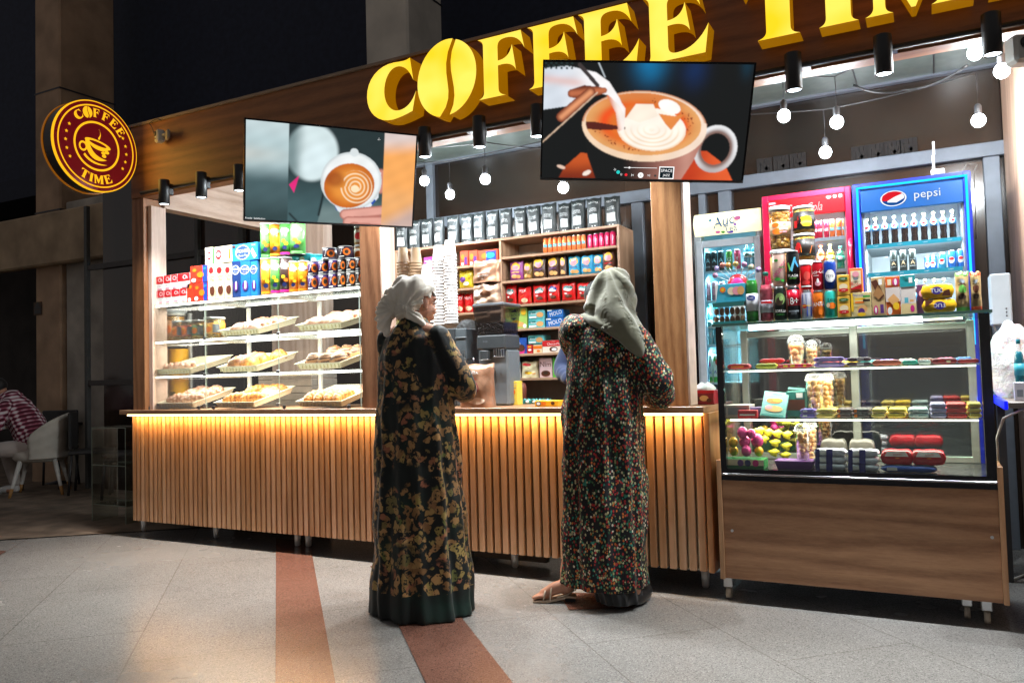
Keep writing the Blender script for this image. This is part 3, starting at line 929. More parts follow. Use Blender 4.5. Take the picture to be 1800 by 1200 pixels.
def screen_mat():
    m = bpy.data.materials.new('screen_picture'); m.use_nodes = True
    nt = m.node_tree; nt.nodes.clear()
    o = nt.nodes.new('ShaderNodeOutputMaterial'); e = nt.nodes.new('ShaderNodeEmission'); a = nt.nodes.new('ShaderNodeVertexColor'); a.layer_name = 'picture'
    e.inputs[1].default_value = .85
    link(nt, a.outputs[0], e.inputs[0])
    link(nt, e.outputs[0], o.inputs[0]); return m
SCR = screen_mat()
def tv(label, c, w, paint, extra):
    P = [V(p) for p in c]
    cen = sum(P, V())/4
    A = (P[1]-P[0]).normalized(); D = (P[3]-P[0]); D = (D - A*D.dot(A)).normalized()
    N = A.cross(-D).normalized()   # outwards to the viewer
    if N.dot(CAM-cen) < 0: N = -N
    h = w*9/16
    Mx = Matrix(((A.x, -N.x, -D.x, cen.x), (A.y, -N.y, -D.y, cen.y), (A.z, -N.z, -D.z, cen.z), (0, 0, 0, 1)))
    t = thing('television', label, 'television')
    t.matrix_world = Mx
    NX, NY = 384, 216
    ww, hh = w/2-.008, h/2-.010
    vs = [(-ww+2*ww*i/NX, -.0008, hh-2*hh*j/NY) for j in range(NY+1) for i in range(NX+1)]
    fs = [(j*(NX+1)+i, j*(NX+1)+i+1, (j+1)*(NX+1)+i+1, (j+1)*(NX+1)+i) for j in range(NY) for i in range(NX)]
    me = bpy.data.meshes.new('screen'); me.from_pydata(vs, [], fs); me.materials.append(SCR)
    at_ = me.color_attributes.new('picture', 'FLOAT_COLOR', 'POINT')
    cols = []
    for j in range(NY+1):
        for i in range(NX+1):
            cols += [*paint(i/NX, j/NY), 1.0]
    import numpy as np
    A3 = np.array(cols).reshape(NY+1, NX+1, 4)
    for _ in range(2):
        Q = np.pad(A3, ((1, 1), (1, 1), (0, 0)), mode='edge'); A3 = (Q[:-2, 1:-1]+Q[2:, 1:-1]+Q[1:-1, :-2]+Q[1:-1, 2:]+2*Q[1:-1, 1:-1])/6
    jj, ii = np.mgrid[0:NY+1, 0:NX+1]
    A3[..., :3] *= (1+.05*np.sin(ii*.11+jj*.07)[..., None]*np.cos(jj*.13)[..., None])
    A3[..., :3] += .012
    cols = A3.ravel()
    at_.data.foreach_set('color', cols)
    o = bpy.data.objects.new('screen', me); COL.objects.link(o); o.parent = t
    mb = MB(); mb.box(-w/2, 0, -h/2, w/2, .035, h/2, BLACKG, .004); mb.box(-w*.3, .035, -h*.4, w*.3, .06, h*.2, DARK, .01); mb.build('housing', t)
    mb = MB(); b = .008
    mb.box(-w/2, -.006, h/2-b, w/2, -.0001, h/2, BLACKG); mb.box(-w/2, -.006, -h/2, w/2, -.0001, -h/2+b*1.4, DARK)
    mb.box(-w/2, -.006, -h/2+b*1.4+.0001, -w/2+b*.7, -.0001, h/2-b-.0001, BLACKG); mb.box(w/2-b*.7, -.006, -h/2+b*1.4+.0001, w/2, -.0001, h/2-b-.0001, BLACKG)
    mb.build('bezel', t)
    mb = MB(); mb.deco(lambda u, v, off: V((u, -.001-off, v)), 2*ww, 2*hh, extra); mb.build('caption', t)
    # ceiling arm
    inv = Mx.inverted()
    a = inv @ (cen + V((0, .06, .1))); top = V((cen.x, max(cen.y+.15, 4.12), 3.0))
    mb = MB(); mb.box(-.12, .06, -.1, .12, .075, .1, DARK, .003); mb.tube([V((0, .07, 0)), inv @ V((cen.x+.02, cen.y+.10, cen.z+.05)), inv @ V((top.x, 4.02, cen.z+.1 if cen.z+.1 > 2.6 else 2.62))], .014, BLACK); mb.build('wall_mount', t)
    return t
TW = glow((.9, .9, .9), 1.0)
tv1 = tv('thin black screen showing latte art in a blue striped cup', [(-3.163, 3.07, 2.551), (-2.593, 3.855, 2.566), (-2.711, 3.934, 2.041), (-3.281, 3.149, 2.026)], .97, paint1,
   [('t', 'Foodie  Satisfaction', .055, .015, .018, TW), ('t', '.,|.,', .765, .93, .03, TW)])
RED = glow((.8, .02, .03), 1); TEA = glow((.02, .55, .5), 1)
tv2 = tv('thin black screen showing milk poured into a large coffee cup', [(-1.51, 3.269, 2.585), (-.642, 3.699, 2.536), (-.757, 3.881, 2.034), (-1.625, 3.451, 2.083)], .97, paint2,
   [('r', .41, .102, .575, .106, TW), ('e', .437, .104, .005, .009, TW), ('e', .382, .062, .009, .016, TEA), ('t', ')))', .365, .085, .02, TW, -35), ('t', '(((', .398, .042, .02, TW, -35), ('e', .422, .04, .007, .012, RED),
    ('t', 'I<', .455, .038, .022, TW), ('e', .495, .038, .014, .025, TW), ('t', '>I', .535, .038, .022, TW), ('e', .568, .036, .006, .01, mat((.3, .3, .3))),
    ('r', .585, .008, .66, .12, TW), ('r', .590, .017, .655, .111, glow(s255(20, 30, 34), 1)), ('r', .600, .028, .648, .10, glow(s255(24, 34, 40), 1)), ('t', 'SPACE', .6225, .084, .026, TW), ('t', 'JAZZ', .6225, .040, .026, TW), ('t', 'II', .495, .038, .02, glow((.1, .1, .1), 1))])
# ================================================================ BUILDERS FOR GOODS
CM = {}
def pm(c, r=.45, **k):
    """printed packaging colour"""
    return mat(c, r, var=.03, vs=25, **k)
def carton(name, label, cat, px0, px1, ytop, Y, zb, depth, col, items=(), side=None, group=None, rz=0, rough=.45, tilt=0):
    X0, X1 = xat(px0, Y, zb), xat(px1, Y, zb)
    Hh = at((px0+px1)/2, ytop, Y).z - zb
    w = X1-X0
    mb = MB()
    m = pm(col, rough) if isinstance(col, str) else col
    mb.box(-w/2+.0008, 0, 0, w/2-.0008, depth, Hh, m, .0015)
    if side: mb.box(w/2-.0008, .002, .002, w/2-.0002, depth-.002, Hh-.002, pm(side))
    mb.deco(lambda u, v, off: V((u, -off, Hh/2+v)), w*.985, Hh*.985, items)
    o = mb.build(name, None, ((X0+X1)/2, Y, zb+.0005), (0, 0, rz))
    tag(o, label, cat, group)
    return o
def bagmesh(w, h, t, m, items, base=False, seed=0, crimp=None, slump=0):
    mb = MB(); nu, nv = 14, 16
    rr = random.Random(seed); ph = [rr.uniform(0, 6) for _ in range(6)]
    def bulge(u, v):     # u, v in -.5..+.5
        a = max(0, 1-abs(2*u)**3.2); lo = 1 if base else max(0, 1-max(0, (-2*v))**3.5)
        hi = max(0, 1-max(0, 2*v)**(2.2 if base else 3.5))
        wr = 1+.10*math.sin(9*u+ph[0]+5*v)+.08*math.sin(14*v+ph[1]-6*u)+.06*math.sin(23*u+ph[2])*math.sin(17*v+ph[3])
        return t/2*(a**.5)*(lo*hi)**.5*wr
    def xw(u, v):
        pin = 1-.05*math.sin(PI*(v+.5))+.015*math.sin(13*v+ph[4])
        return u*w*pin
    def zz(u, v): return (v+.5)*h*(1-slump*abs(u)*.3) + .004*math.sin(11*u+ph[5])*(v+.5)
    for sgn in (-1, 1):
        vs = []
        for j in range(nv+1):
            for i in range(nu+1):
                u, v = i/nu-.5, j/nv-.5
                vs.append((xw(u, v), sgn*bulge(u, v), zz(u, v)))
        mb.add(vs, [(j*(nu+1)+i, j*(nu+1)+i+1, (j+1)*(nu+1)+i+1, (j+1)*(nu+1)+i) for j in range(nv) for i in range(nu)], m, True)
    def f(u, v, off):
        uu, vv = max(-.49, min(.49, u/w)), max(-.49, min(.49, v/h))
        return V((xw(uu, vv), -bulge(uu, vv)-off, zz(uu, vv)))
    if crimp: items = [('r', .01, .955, .99, .995, crimp), ('r', .01, .005, .99, .045, crimp)] + list(items)
    mb.deco(f, w, h, items, .0010, 8)
    return mb
def bag(name, label, cat, px0, px1, ytop, Y, zb, t, col, items=(), group=None, rz=0, seed=0, base=False, rough=.3, crimp=None, rx=0):
    X0, X1 = xat(px0, Y, zb), xat(px1, Y, zb)
    h = at((px0+px1)/2, ytop, Y).z - zb; w = X1-X0
    m = mat(col, rough, var=.06, vs=20, bmp=.35, bs=28, bd=.006) if isinstance(col, str) else col
    mb = bagmesh(w, h, t, m, items, base, seed, crimp)
    o = mb.build(name, None, ((X0+X1)/2, Y, zb+.001), (rx, 0, rz))
    return tag(o, label, cat, group)
def canmesh(r, h, col, items=(), top=None, bands=(), neck=.82, ang=-PI/2, lid=None):
    mb = MB()
    m = col if not isinstance(col, str) else mat(col, .28, .35, var=.03, vs=20)
    lm = lid or mat((.62, .63, .64), .3, .8, var=0)
    mb.lathe([(0, .003), (r*.75, .0), (r*.86, .002)], lm, seg=20)
    mb.lathe([(r*.86, .002), (r, .010), (r, h*.90), (r*neck, h*.965)], m, seg=24)
    mb.lathe([(r*neck, h*.965), (r*(neck+.03), h*.985), (r*(neck+.01), h), (r*(neck-.06), h*.992), (r*(neck-.10), h*.975), (0, h*.973)], lm, seg=24)
    f0 = cylfn(r, ang, h*.455)
    for z0, z1, c in bands:
        bm_ = mat(c, .28, .3, var=.02) if isinstance(c, str) else c
        mb.lathe([(r+.0004, z0*h), (r+.0004, z1*h)], bm_, seg=24)
    mb.deco(f0, 2*r, h*.86, items, .0006)
    return mb
def can(name, label, cat, px0, px1, ytop, Y, zb, col, items=(), group=None, bands=(), lid=None, neck=.82):
    X0, X1 = xat(px0, Y, zb), xat(px1, Y, zb)
    r = (X1-X0)/2*.985; h = at((px0+px1)/2, ytop, Y).z - zb
    x = (X0+X1)/2
    mb = canmesh(r, h, col, items, bands=bands, ang=-PI/2+(.0 if x > 0 else .0)+ (facecam(x, Y)+PI/2)*.7, lid=lid, neck=neck)
    o = mb.build(name, None, (x, Y+r, zb+.0005))
    return tag(o, label, cat, group)
PLASTIC = glassm((.97, .98, .98), .05, .08)
def nutmat(c1, c2, c3, sc=60):
    k = ('nut', c1, c2, sc)
    if k in MATS: return MATS[k]
    m, nt, b = newmat('nuts'); v = coords(nt)
    vr = nt.nodes.new('ShaderNodeTexVoronoi'); vr.inputs['Scale'].default_value = sc; link(nt, v, vr.inputs['Vector'])
    sp_ = nt.nodes.new('ShaderNodeSeparateColor'); link(nt, vr.outputs['Color'], sp_.inputs[0])
    c = ramp(nt, sp_.outputs[0], [(.1, hx(c1)), (.5, hx(c2)), (.9, hx(c3))])
    d = ramp(nt, vr.outputs['Distance'], [(0, (1, 1, 1)), (.55, (.75, .7, .6)), (.8, (.22, .14, .08))])
    mu = nt.nodes.new('ShaderNodeMixRGB'); mu.blend_type = 'MULTIPLY'; mu.inputs[0].default_value = 1
    link(nt, c, mu.inputs[1]); link(nt, d, mu.inputs[2]); link(nt, mu.outputs[0], b.inputs['Base Color'])
    b.inputs['Roughness'].default_value = .35
    inv = nt.nodes.new('ShaderNodeMath'); inv.operation = 'SUBTRACT'; inv.inputs[0].default_value = 1; link(nt, vr.outputs['Distance'], inv.inputs[1])
    bump(nt, b, inv.outputs[0], 1.0, .01)
    MATS[k] = m; return m
NUT = nutmat('#e0a23a', '#d2892c', '#f0c468')
NUT2 = nutmat('#c8882c', '#b06a20', '#e8c070', 70)
CHIPS = nutmat('#f0c040', '#e8a828', '#f8dc80', 45)
def jar(label, px0, px1, ytop, Y, zb, cont, labcol, items=(), group=None, lab=(.12, .78), fill=.86, lidc=None, labang=None):
    X0, X1 = xat(px0, Y, zb), xat(px1, Y, zb)
    r = (X1-X0)/2*.98; h = at((px0+px1)/2, ytop, Y).z - zb; x = (X0+X1)/2
    t = thing('snack_jar', label, 'jar', (x, Y+r, zb+.0005), group=group)
    mb = MB(); mb.lathe([(0, 0), (r*.95, 0), (r, .006), (r, h*.84), (r*.93, h*.89), (r*.93, h*.90)], PLASTIC, seg=24); mb.build('body', t)
    mb = MB(); mb.lathe([(0, .004), (r*.93, .004), (r*.965, .010), (r*.965, h*fill), (r*.5, h*(fill+.02)), (0, h*(fill+.02))], cont, seg=24); mb.build('contents', t)
    lm = lidc or mat((.75, .78, .76), .35, var=.02)
    mb = MB(); mb.lathe([(0, h*.905), (r*1.0, h*.905), (r*1.02, h*.915), (r*1.02, h*.975), (r*.98, h), (r*.85, h), (r*.83, h*.985), (0, h*.985)], lm, seg=28); mb.build('lid', t)
    if labcol:
        mb = MB(); z0, z1 = lab[0]*h, lab[1]*h
        mb.lathe([(r+.0008, z0), (r+.0008, z1)], pm(labcol), seg=28)
        mb.deco(cylfn(r, facecam(x, Y)*.5-PI/4, (z0+z1)/2), 2*r, z1-z0, items, .0012)
        mb.build('label', t)
    return t
def petmesh(r, h, liquid, capc, labc, items=(), lab=(.42, .62), glass=None, ang=-PI/2, fill=.80):
    g = glass or PLASTIC
    t = []
    prof = [(0, 0), (r*.8, 0), (r, .008), (r*.98, h*.18), (r*.88, h*.30), (r*.98, h*.40), (r, h*.62), (r*.82, h*.74), (r*.42, h*.86), (r*.36, h*.90), (r*.36, h*.93)]
    b = MB(); b.lathe(prof, g, seg=18)
    l = MB(); l.lathe([(0, .003), (r*.76, .003), (r*.94, .010), (r*.92, h*.18), (r*.82, h*.30), (r*.92, h*.40), (r*.94, h*.62), (r*.76, h*.735), (r*.5, h*fill), (0, h*fill)], liquid, seg=18)
    c = MB(); c.lathe([(0, h*.925), (r*.42, h*.925), (r*.43, h*.995), (r*.38, h), (0, h)], capc, seg=14)
    lb = MB(); z0, z1 = lab[0]*h, lab[1]*h
    lb.lathe([(r*1.012, z0), (r*1.012, z1)], labc, seg=20)
    lb.deco(cylfn(r*1.012, ang, (z0+z1)/2), 2*r, z1-z0, items, .0008)
    return b, l, c, lb
def bottle(label, px0, px1, ytop, Y, zb, liquid, capc, labc, items=(), group=None, lab=(.42, .62), glass=None, fill=.8, name='bottle'):
    X0, X1 = xat(px0, Y, zb), xat(px1, Y, zb)
    r = (X1-X0)/2*.98; h = at((px0+px1)/2, ytop, Y).z - zb; x = (X0+X1)/2
    t = thing(name, label, 'bottle', (x, Y+r, zb+.0005), group=group)
    ang = facecam(x, Y)*.6-PI*.2
    b, l, c, lb = petmesh(r, h, liquid, capc, labc, items, lab, glass, ang, fill)
    b.build('body', t); l.build('liquid', t); c.build('cap', t); lb.build('label', t)
    return t
PW = pm('#f2f2ee'); PK = pm('#141414'); PR = pm('#c8141c'); PB = pm('#1740a0'); PY = pm('#f0c020'); PG = pm('#3c9a3c'); PO = pm('#f07818')
PC = pm('#28a8c0'); PM = pm('#d02880'); PN = pm('#101c50'); PBR = pm('#5a2c18'); PCR = pm('#ead9b4'); PDK = pm('#382818'); PPU = pm('#5a2a78'); PSK = pm('#e0a868')
PGR = pm('#7a8288'); PT = pm('#1a7a78'); PP = pm('#e89aa8')
LEDW = glow((1.0, .95, .84), 7)
LEDC = glow((.88, .95, 1.0), 7)
# ================================================================ PASTRY DISPLAY CASE (LEFT)
CX0, CX1 = -5.155, -3.215
CF, CB = 4.062, 4.50
ZT, ZS2, ZS1 = 1.748, 1.474, 1.215
pc = thing('pastry_case', 'glass pastry display case with lit shelves standing on the counter', 'display case', ((CX0+CX1)/2, 4.28, CT))
PCO = V(((CX0+CX1)/2, 4.28, 0))
def pb(mb, x0, y0, z0, x1, y1, z1, m, bev=0):
    mb.box(x0-PCO.x, y0-PCO.y, z0-CT, x1-PCO.x, y1-PCO.y, z1-CT, m, bev)
j1, j2 = xat(362, CF, 1.3), xat(491, CF, 1.3)
for a, b in ((CX0, j1), (j1, j2), (j2, CX1)):
    mb = MB(); pb(mb, a+.002, CF-.006, CT+.004, b-.002, CF-.001, ZT-.005, CLEAR); mb.build('glass_pane', pc)
    mb = MB(); pb(mb, b-.002, CF-.0065, CT+.004, b+.001, CF-.0005, ZT-.005, mat('#b8c8bc', .2, var=0)); mb.build('pane_edge', pc)
for z in (ZT, ZS2, ZS1):
    mb = MB(); pb(mb, CX0, CF, z-.006, CX1, CB, z, glassm((.93, .98, .95), .10)); mb.build('glass_shelf', pc)
    mb = MB(); pb(mb, CX0+.01, CF+.004, z-.019, CX1-.01, CF+.018, z-.0065, LEDW); mb.build('led_strip', pc)
    mb = MB(); pb(mb, CX0+.01, CB-.03, z-.018, CX1-.01, CB-.014, z-.0065, glow((1, .95, .86), 3.5)); mb.build('led_strip', pc)
WF = mat('#d8d8d0', .4, .2)
for px in (334, 438, 563):
    X = xat(px, CB, 1.3)
    mb = MB(); pb(mb, X-.013, CB-.010, CT, X+.013, CB+.012, ZT-.03, WF, .002); mb.build('post', pc)
    for z in (ZT, ZS2, ZS1):
        mb = MB(); pb(mb, X-.008, CF+.022, z-.030, X+.008, CB-.031, z-.0068, WF, .001); mb.build('bracket', pc)
for px in (362, 491):
    for z in (ZS2, ZS1, CT+.03):
        X = xat(px, CF, z); mb = MB(); pb(mb, X-.014, CF-.016, z-.014, X+.014, CF-.0068, z+.010, STEEL, .002); mb.build('glass_clip', pc)
for px in (264, 352, 378, 502, 616):
    X = xat(px, CF, CT); mb = MB(); pb(mb, X-.010, CF-.02, CT+.0005, X+.010, CF-.007, CT+.024, DARK, .002); mb.build('glass_clip', pc)
mb = MB(); pb(mb, CX1-.004, CF, CT+.004, CX1-.001, CB, ZT-.006, CLEAR); mb.build('glass_pane', pc)
for z, p in ((ZT-.03, 13), (ZS2-.03, 13), (ZS1-.03, 13)):
    lamp_area('case_light', ((CX0+CX1)/2, 4.24, z), (0, 0, 0), 1.85, .2, p, (1, .93, .80))
# white rear boards seen through the glass: flat cardboard packs leaning behind
mb = MB()
for k in range(5): mb.box(-.28, 0, k*.055, .28, .3, k*.055+.052, mat('#8d8378', .7, var=.1), .003)
a = xat(500, 4.75, 1.1)
tag(mb.build('carton_pile', None, (a, 4.75, CT-.02)), 'pile of flat grey brown cartons behind the lower glass shelves', 'cartons')
mb = MB(); mb.box(-.5, -.1, 0, .5, .5, CT-.021, wood('#8a6a52', '#6a4c38', 'x')); tag(mb.build('rear_worktop', None, (a-.0, 4.78, 0)), 'brown worktop standing behind the pastry case', 'worktop')
# ---------------- trays and pastries
TRM = mat('#f2ead0', .45, var=.03)
def tray_mb(w=.36, d=.42, h=.042):
    mb = MB(); t = .004
    def lp(sx, sy, z, o): return [(-w/2*sx-o, -d/2*sy-o, z), (w/2*sx+o, -d/2*sy-o, z), (w/2*sx+o, d/2*sy+o, z), (-w/2*sx-o, d/2*sy+o, z)]
    rings = [lp(.9, .9, 0, 0), lp(1, 1, h, 0), lp(1, 1, h+.002, .012), lp(1, 1, h-.003, .013), lp(1, 1, h-.003, .003), lp(.9, .9, -.003, .003)]
    inner = [lp(.9, .9, 0, 0)]
    vs = [p for r in rings for p in r]
    fs = []
    for k in range(5):
        for i in range(4): fs.append((k*4+i, k*4+(i+1) % 4, (k+1)*4+(i+1) % 4, (k+1)*4+i))
    fs += [(0, 1, 2, 3), (20, 21, 22, 23)]
    mb.add(vs, fs, TRM)
    for i in range(12):      # ribs of the moulded wall
        x = -w/2+w*(i+.5)/12
        mb.box(x-.004, -d/2*.97-.006, .006, x+.004, -d/2*.97-.001, h-.006, mat('#d9cba0', .5))
    return mb
def glaze(c1, c2, c3, sc=30, kind='noise', rough=.35):
    k = ('glz', c1, c2, c3, sc, kind)
    if k in MATS: return MATS[k]
    m, nt, b = newmat('baked_crust'); v = coords(nt)
    if kind == 'wave':
        n = nt.nodes.new('ShaderNodeTexWave'); n.wave_type = 'RINGS'; n.rings_direction = 'Z'; n.inputs['Scale'].default_value = sc; n.inputs['Distortion'].default_value = 2.5; n.inputs['Detail'].default_value = 2
        link(nt, v, n.inputs['Vector'])
    else: n = noisen(nt, v, sc, 4, .6)
    link(nt, ramp(nt, n.outputs['Fac'], [(.32, hx(c1)), (.5, hx(c2)), (.68, hx(c3))]), b.inputs['Base Color'])
    n2 = noisen(nt, v, 90, 3)
    b.inputs['Roughness'].default_value = rough; bump(nt, b, n2.outputs['Fac'], .4, .002)
    MATS[k] = m; return m
CHOC = glaze('#4a2814', '#7c4c2c', '#b08460', 26, 'wave'); GOLD = glaze('#8a4a18', '#c47e34', '#e6b268', 40)
PINKP = glaze('#8a5038', '#c89a80', '#ecd8cc', 30); SUG = glaze('#6a3420', '#b07c5c', '#ecdccf', 55); BRWN = glaze('#6a3818', '#a06a3c', '#d0a070', 30)
def roll(r, m, seed, k=.85):
    mb = MB(); rr = random.Random(seed); ph = rr.uniform(0, 6)
    def wp(p):
        a = math.atan2(p.y, p.x); q = math.hypot(p.x, p.y)
        p.z *= 1+.10*math.sin(a+q/r*9+ph)
        p.x *= 1+.05*math.sin(3*a+ph); p.y *= 1+.05*math.sin(2*a+ph)
        if p.z < 0: p.z *= .35
        return p
    mb.ell((0, 0, r*.22), (r, r*.92, r*k), m, 22, 12, warp=wp)
    return mb
def croissant(L, r, m, seed):
    mb = MB(); pts = []; rad_ = []
    for i in range(25):
        t = i/24*2-1
        pts.append((L/2*math.sin(t*1.15)/math.sin(1.15), .25*L*(math.cos(t*1.3)-.5), r*.75))
        rad_.append(r*(.22+.78*math.cos(t*PI/2*.93)**.8)*(1+.09*math.cos(i*PI/2)))
    mb.tube(pts, rad_, m, 14); return mb
def braid(L, r, m, seed):
    mb = MB(); rr = random.Random(seed)
    for s in (-1, 1):
        pts = [(L*(i/20-.5), s*r*.55*math.cos(i*.9), r*.6+s*r*.25*math.sin(i*.9)) for i in range(21)]
        mb.tube(pts, [r*.6*(.5+.5*math.sin(PI*(i+1)/22)) for i in range(21)], m, 10)
    return mb
trayproto = None
TILT = rad(14)
def tray(px, z, label, goods):
    """goods: list of (kind, u, v, rot, label)"""
    global trayproto
    w, d = .37, .40
    X0 = xat(px, CF+.03, z+.05)
    cx, cy = X0+w/2+.01, CF+.03+d/2
    M_ = Matrix.Translation((cx, cy, z+.056)) @ Matrix.Rotation(TILT, 4, 'X')
    if trayproto is None:
        o = tray_mb(w, d).build('bakery_tray'); trayproto = o
    else:
        o = trayproto.copy(); COL.objects.link(o)
    o.matrix_world = M_
    tag(o, label, 'tray', 'cream trays in the pastry case')
    for i, (k, u, v, r_, lab, grp) in enumerate(goods):
        s = random.Random(str(px)+str(z)+str(i))
        sd = s.randrange(999)
        mb = {'choc': lambda: roll(.062, CHOC, sd), 'gold': lambda: roll(.058, GOLD, sd), 'brwn': lambda: roll(.062, BRWN, sd),
              'cro': lambda: croissant(.15, .033, GOLD, sd), 'crosug': lambda: croissant(.14, .034, SUG, sd),
              'braid': lambda: braid(.25, .036, PINKP, sd), 'flat': lambda: roll(.066, PINKP, sd, .55)}[k]()
        nm = {'choc': 'chocolate_roll', 'gold': 'bun', 'brwn': 'cinnamon_roll', 'cro': 'croissant', 'crosug': 'croissant', 'braid': 'pastry_braid', 'flat': 'iced_bun'}[k]
        g = mb.build(nm)
        g.matrix_world = M_ @ Matrix.Translation(((u-.5)*w*.85, (v-.5)*d*.85, .010)) @ Matrix.Rotation(rad(r_), 4, 'Z') @ Matrix.Scale(1.22, 4)
        tag(g, lab, 'pastry', grp)
G1 = 'pastries in the glass case'
def rowl(kind, n, nm, where, rows=1, rot=0, jit=12):
    out = []; rr = random.Random(where)
    words = ['leftmost', 'second', 'third', 'fourth', 'fifth']
    for j in range(rows):
        for i in range(n):
            out.append((kind, (i+.5)/n, .20+.62*(j/max(1, rows-1) if rows > 1 else .1), rot+rr.uniform(-jit, jit),
                        '%s, %s%s %s' % (nm, (words[i]+', ') if n > 1 else '', (('front', 'back') if rows == 2 else ('front', 'middle', 'back'))[j]+' row,', where), G1))
    return out
tray(385, ZS2, 'cream tray of flat pale pastries on the upper glass shelf, middle', rowl('braid', 1, 'pale iced pastry plait', 'upper middle tray', 3, 4, 6) + rowl('flat', 2, 'pale iced bun', 'upper middle tray', 2))
tray(521, ZS2, 'cream tray of pinkish pastries on the upper glass shelf, right', rowl('flat', 3, 'pinkish iced bun', 'upper right tray', 2) + [('braid', .5, .5, 8, 'pink iced plait lying between bun rows on the upper right tray', G1)])
tray(273, ZS1, 'nearly empty cream tray on the lower glass shelf, left', [('braid', .35, .2, 5, 'single flat pastry at the front of the nearly empty tray', G1)])
tray(383, ZS1, 'cream tray with a few brown rolls on the lower glass shelf, middle',
     [('brwn', .22, .16, 0, 'brown roll at the front left of the middle lower shelf tray', G1), ('crosug', .12, .42, 60, 'sugared croissant at the left edge of the middle lower shelf tray', G1), ('brwn', .30, .60, 40, 'knotted brown roll rearmost on the left of the middle lower shelf tray', G1),
      ('gold', .55, .22, 70, 'golden bun at the front centre of the middle lower shelf tray', G1), ('gold', .55, .55, 10, 'golden bun behind the front centre bun on the middle lower shelf tray', G1), ('gold', .86, .80, 20, 'lone pale golden bun at the back right of the middle lower shelf tray', G1)])
tray(520, ZS1, 'cream tray of dark chocolate rolls on the lower glass shelf, right', rowl('choc', 3, 'brown swirled chocolate roll', 'lower right tray', 2))
tray(277, CT, 'cream tray heaped with sugared pastries at the bottom left of the case', rowl('crosug', 2, 'sugar striped croissant', 'bottom left tray', 3, 10, 25))
tray(378, CT, 'cream tray of light croissants at the bottom middle of the case', rowl('cro', 2, 'pale croissant', 'bottom middle tray', 2, 20, 25) + [('flat', .75, .75, 0, 'white sugared bun at the back right of the bottom middle tray', G1)])
tray(522, CT, 'cream tray of golden croissants at the bottom right of the case', rowl('cro', 4, 'golden croissant', 'bottom right tray', 1, 80, 8) + [('flat', .8, .72, 0, 'white iced bun behind the golden croissants at the bottom right', G1)])
# ---------------- jars and tins inside the case
GJ = 'jars of nuts and snacks on the upper glass shelf'
for (a, b, yt, c, lc, nm) in ((263, 278, 549, NUT2, '#4a2418', 'tall jar of brown nuts with dark label, leftmost on the upper glass shelf'), (279, 304, 549, NUT, '#d8a070', 'tall jar of golden nuts with pink label, second on the upper glass shelf'),
    (297, 312, 563, NUT2, '#c06828', 'small jar with orange label, third on the upper glass shelf'), (313, 330, 563, NUT2, '#b84a20', 'small jar with red orange label, fourth on the upper glass shelf'),
    (331, 349, 562, CHIPS, '#3c5a28', 'small jar with green and black label on the upper glass shelf'), (350, 376, 557, CHIPS, '#e0a030', 'wide jar with yellow label, rightmost on the upper glass shelf')):
    jar(nm, a, b, yt, 4.10+(.14 if b == 304 else 0), ZS2, c, lc, [('e', .35, .45, .22, .3, PO), ('r', .62, .1, .95, .9, PGR), ('e', .3, .7, .1, .1, PY)], GJ, lab=(.2, .72))
for (a, b, yt, c, nm) in ((284, 302, 612, '#d8cf6a', 'tall pale yellow tin at the left inside the case'), (302, 326, 611, '#f0b400', 'tall bright yellow tin at the left inside the case')):
    X0, X1 = xat(a, 4.40, 1.1), xat(b, 4.40, 1.1); r = (X1-X0)/2; h = at(a, yt, 4.4).z-CT
    t = thing('food_tin', nm, 'tin', ((X0+X1)/2, 4.40+r*0, CT), group='tall yellow tins in the case')
    for k, (z0, z1) in enumerate(((0, h*.48), (h*.485, h*.97))):
        mb = MB(); mb.lathe([(0, z0), (r, z0), (r, z0+.01), (r*.985, z0+.012), (r*.985, z1-.01), (r, z1-.008), (r, z1), (0, z1)], pm(c, .35), seg=24)
        mb.deco(cylfn(r*.985, -PI/2.6, (z0+z1)/2), 2*r, z1-z0, [('r', .3, .4, .6, .55, pm('#7a6a20')), ('r', .34, .2, .5, .24, pm('#7a6a20'))], .002); mb.build('tin_body', t)
# ---------------- goods on top of the case
TY = 4.09
GB = 'small red and white boxes on the case'
def cho(a, b, yt, zb, lab, Y=TY):
    carton('biscuit_box', lab, 'box', a, b, yt, Y, zb, .10, '#f0ece6', [('r', 0, .50, 1, 1, PR), ('t', 'Ch', .62, .76, .26, PW), ('t', 'Choco', .55, .36, .10, PBR), ('r', .3, .1, .8, .2, PP)], group=GB)
zz = at(290, 512, TY).z
for i, (a, b) in enumerate(((262, 276.5), (277, 288.5), (289, 301), (301.5, 316), (316.5, 328))):
    cho(a, b, 512-i*1.3, ZT, 'red and white box, %s from the left in the bottom row on the case' % ORD[i])
for i, (a, b) in enumerate(((273, 287.5), (288, 300.5), (301, 312), (312.5, 334))):
    cho(a, b, 486-i*2, zz+.002, 'red and white box, %s from the left in the upper row on the case' % ORD[i])
OB = [('e', .25, .75, .12, .1, PO), ('r', .72, 0, 1, 1, PB), ('e', .2, .15, .14, .12, PW), ('e', .6, .45, .2, .18, PO), ('t', 'SM', .85, .8, .13, PC)]
carton('waffle_box', 'red orange box, narrow one at the bottom beside the white red boxes', 'box', 328.5, 340, 498, TY, ZT, .10, '#d0341a', [('e', .4, .12, .25, .1, PW), ('e', .6, .8, .2, .1, PO)], group='red orange biscuit boxes')
carton('waffle_box', 'red and blue box at the bottom, left of the cream boxes', 'box', 340.5, 365, 497, TY, ZT, .10, '#d8301a', OB, group='red orange biscuit boxes')
carton('waffle_box', 'red and blue box lying on top, left of the cream boxes', 'box', 334.5, 365, 467, TY, at(350, 497, TY).z+.002, .10, '#d8301a', OB, group='red orange biscuit boxes')
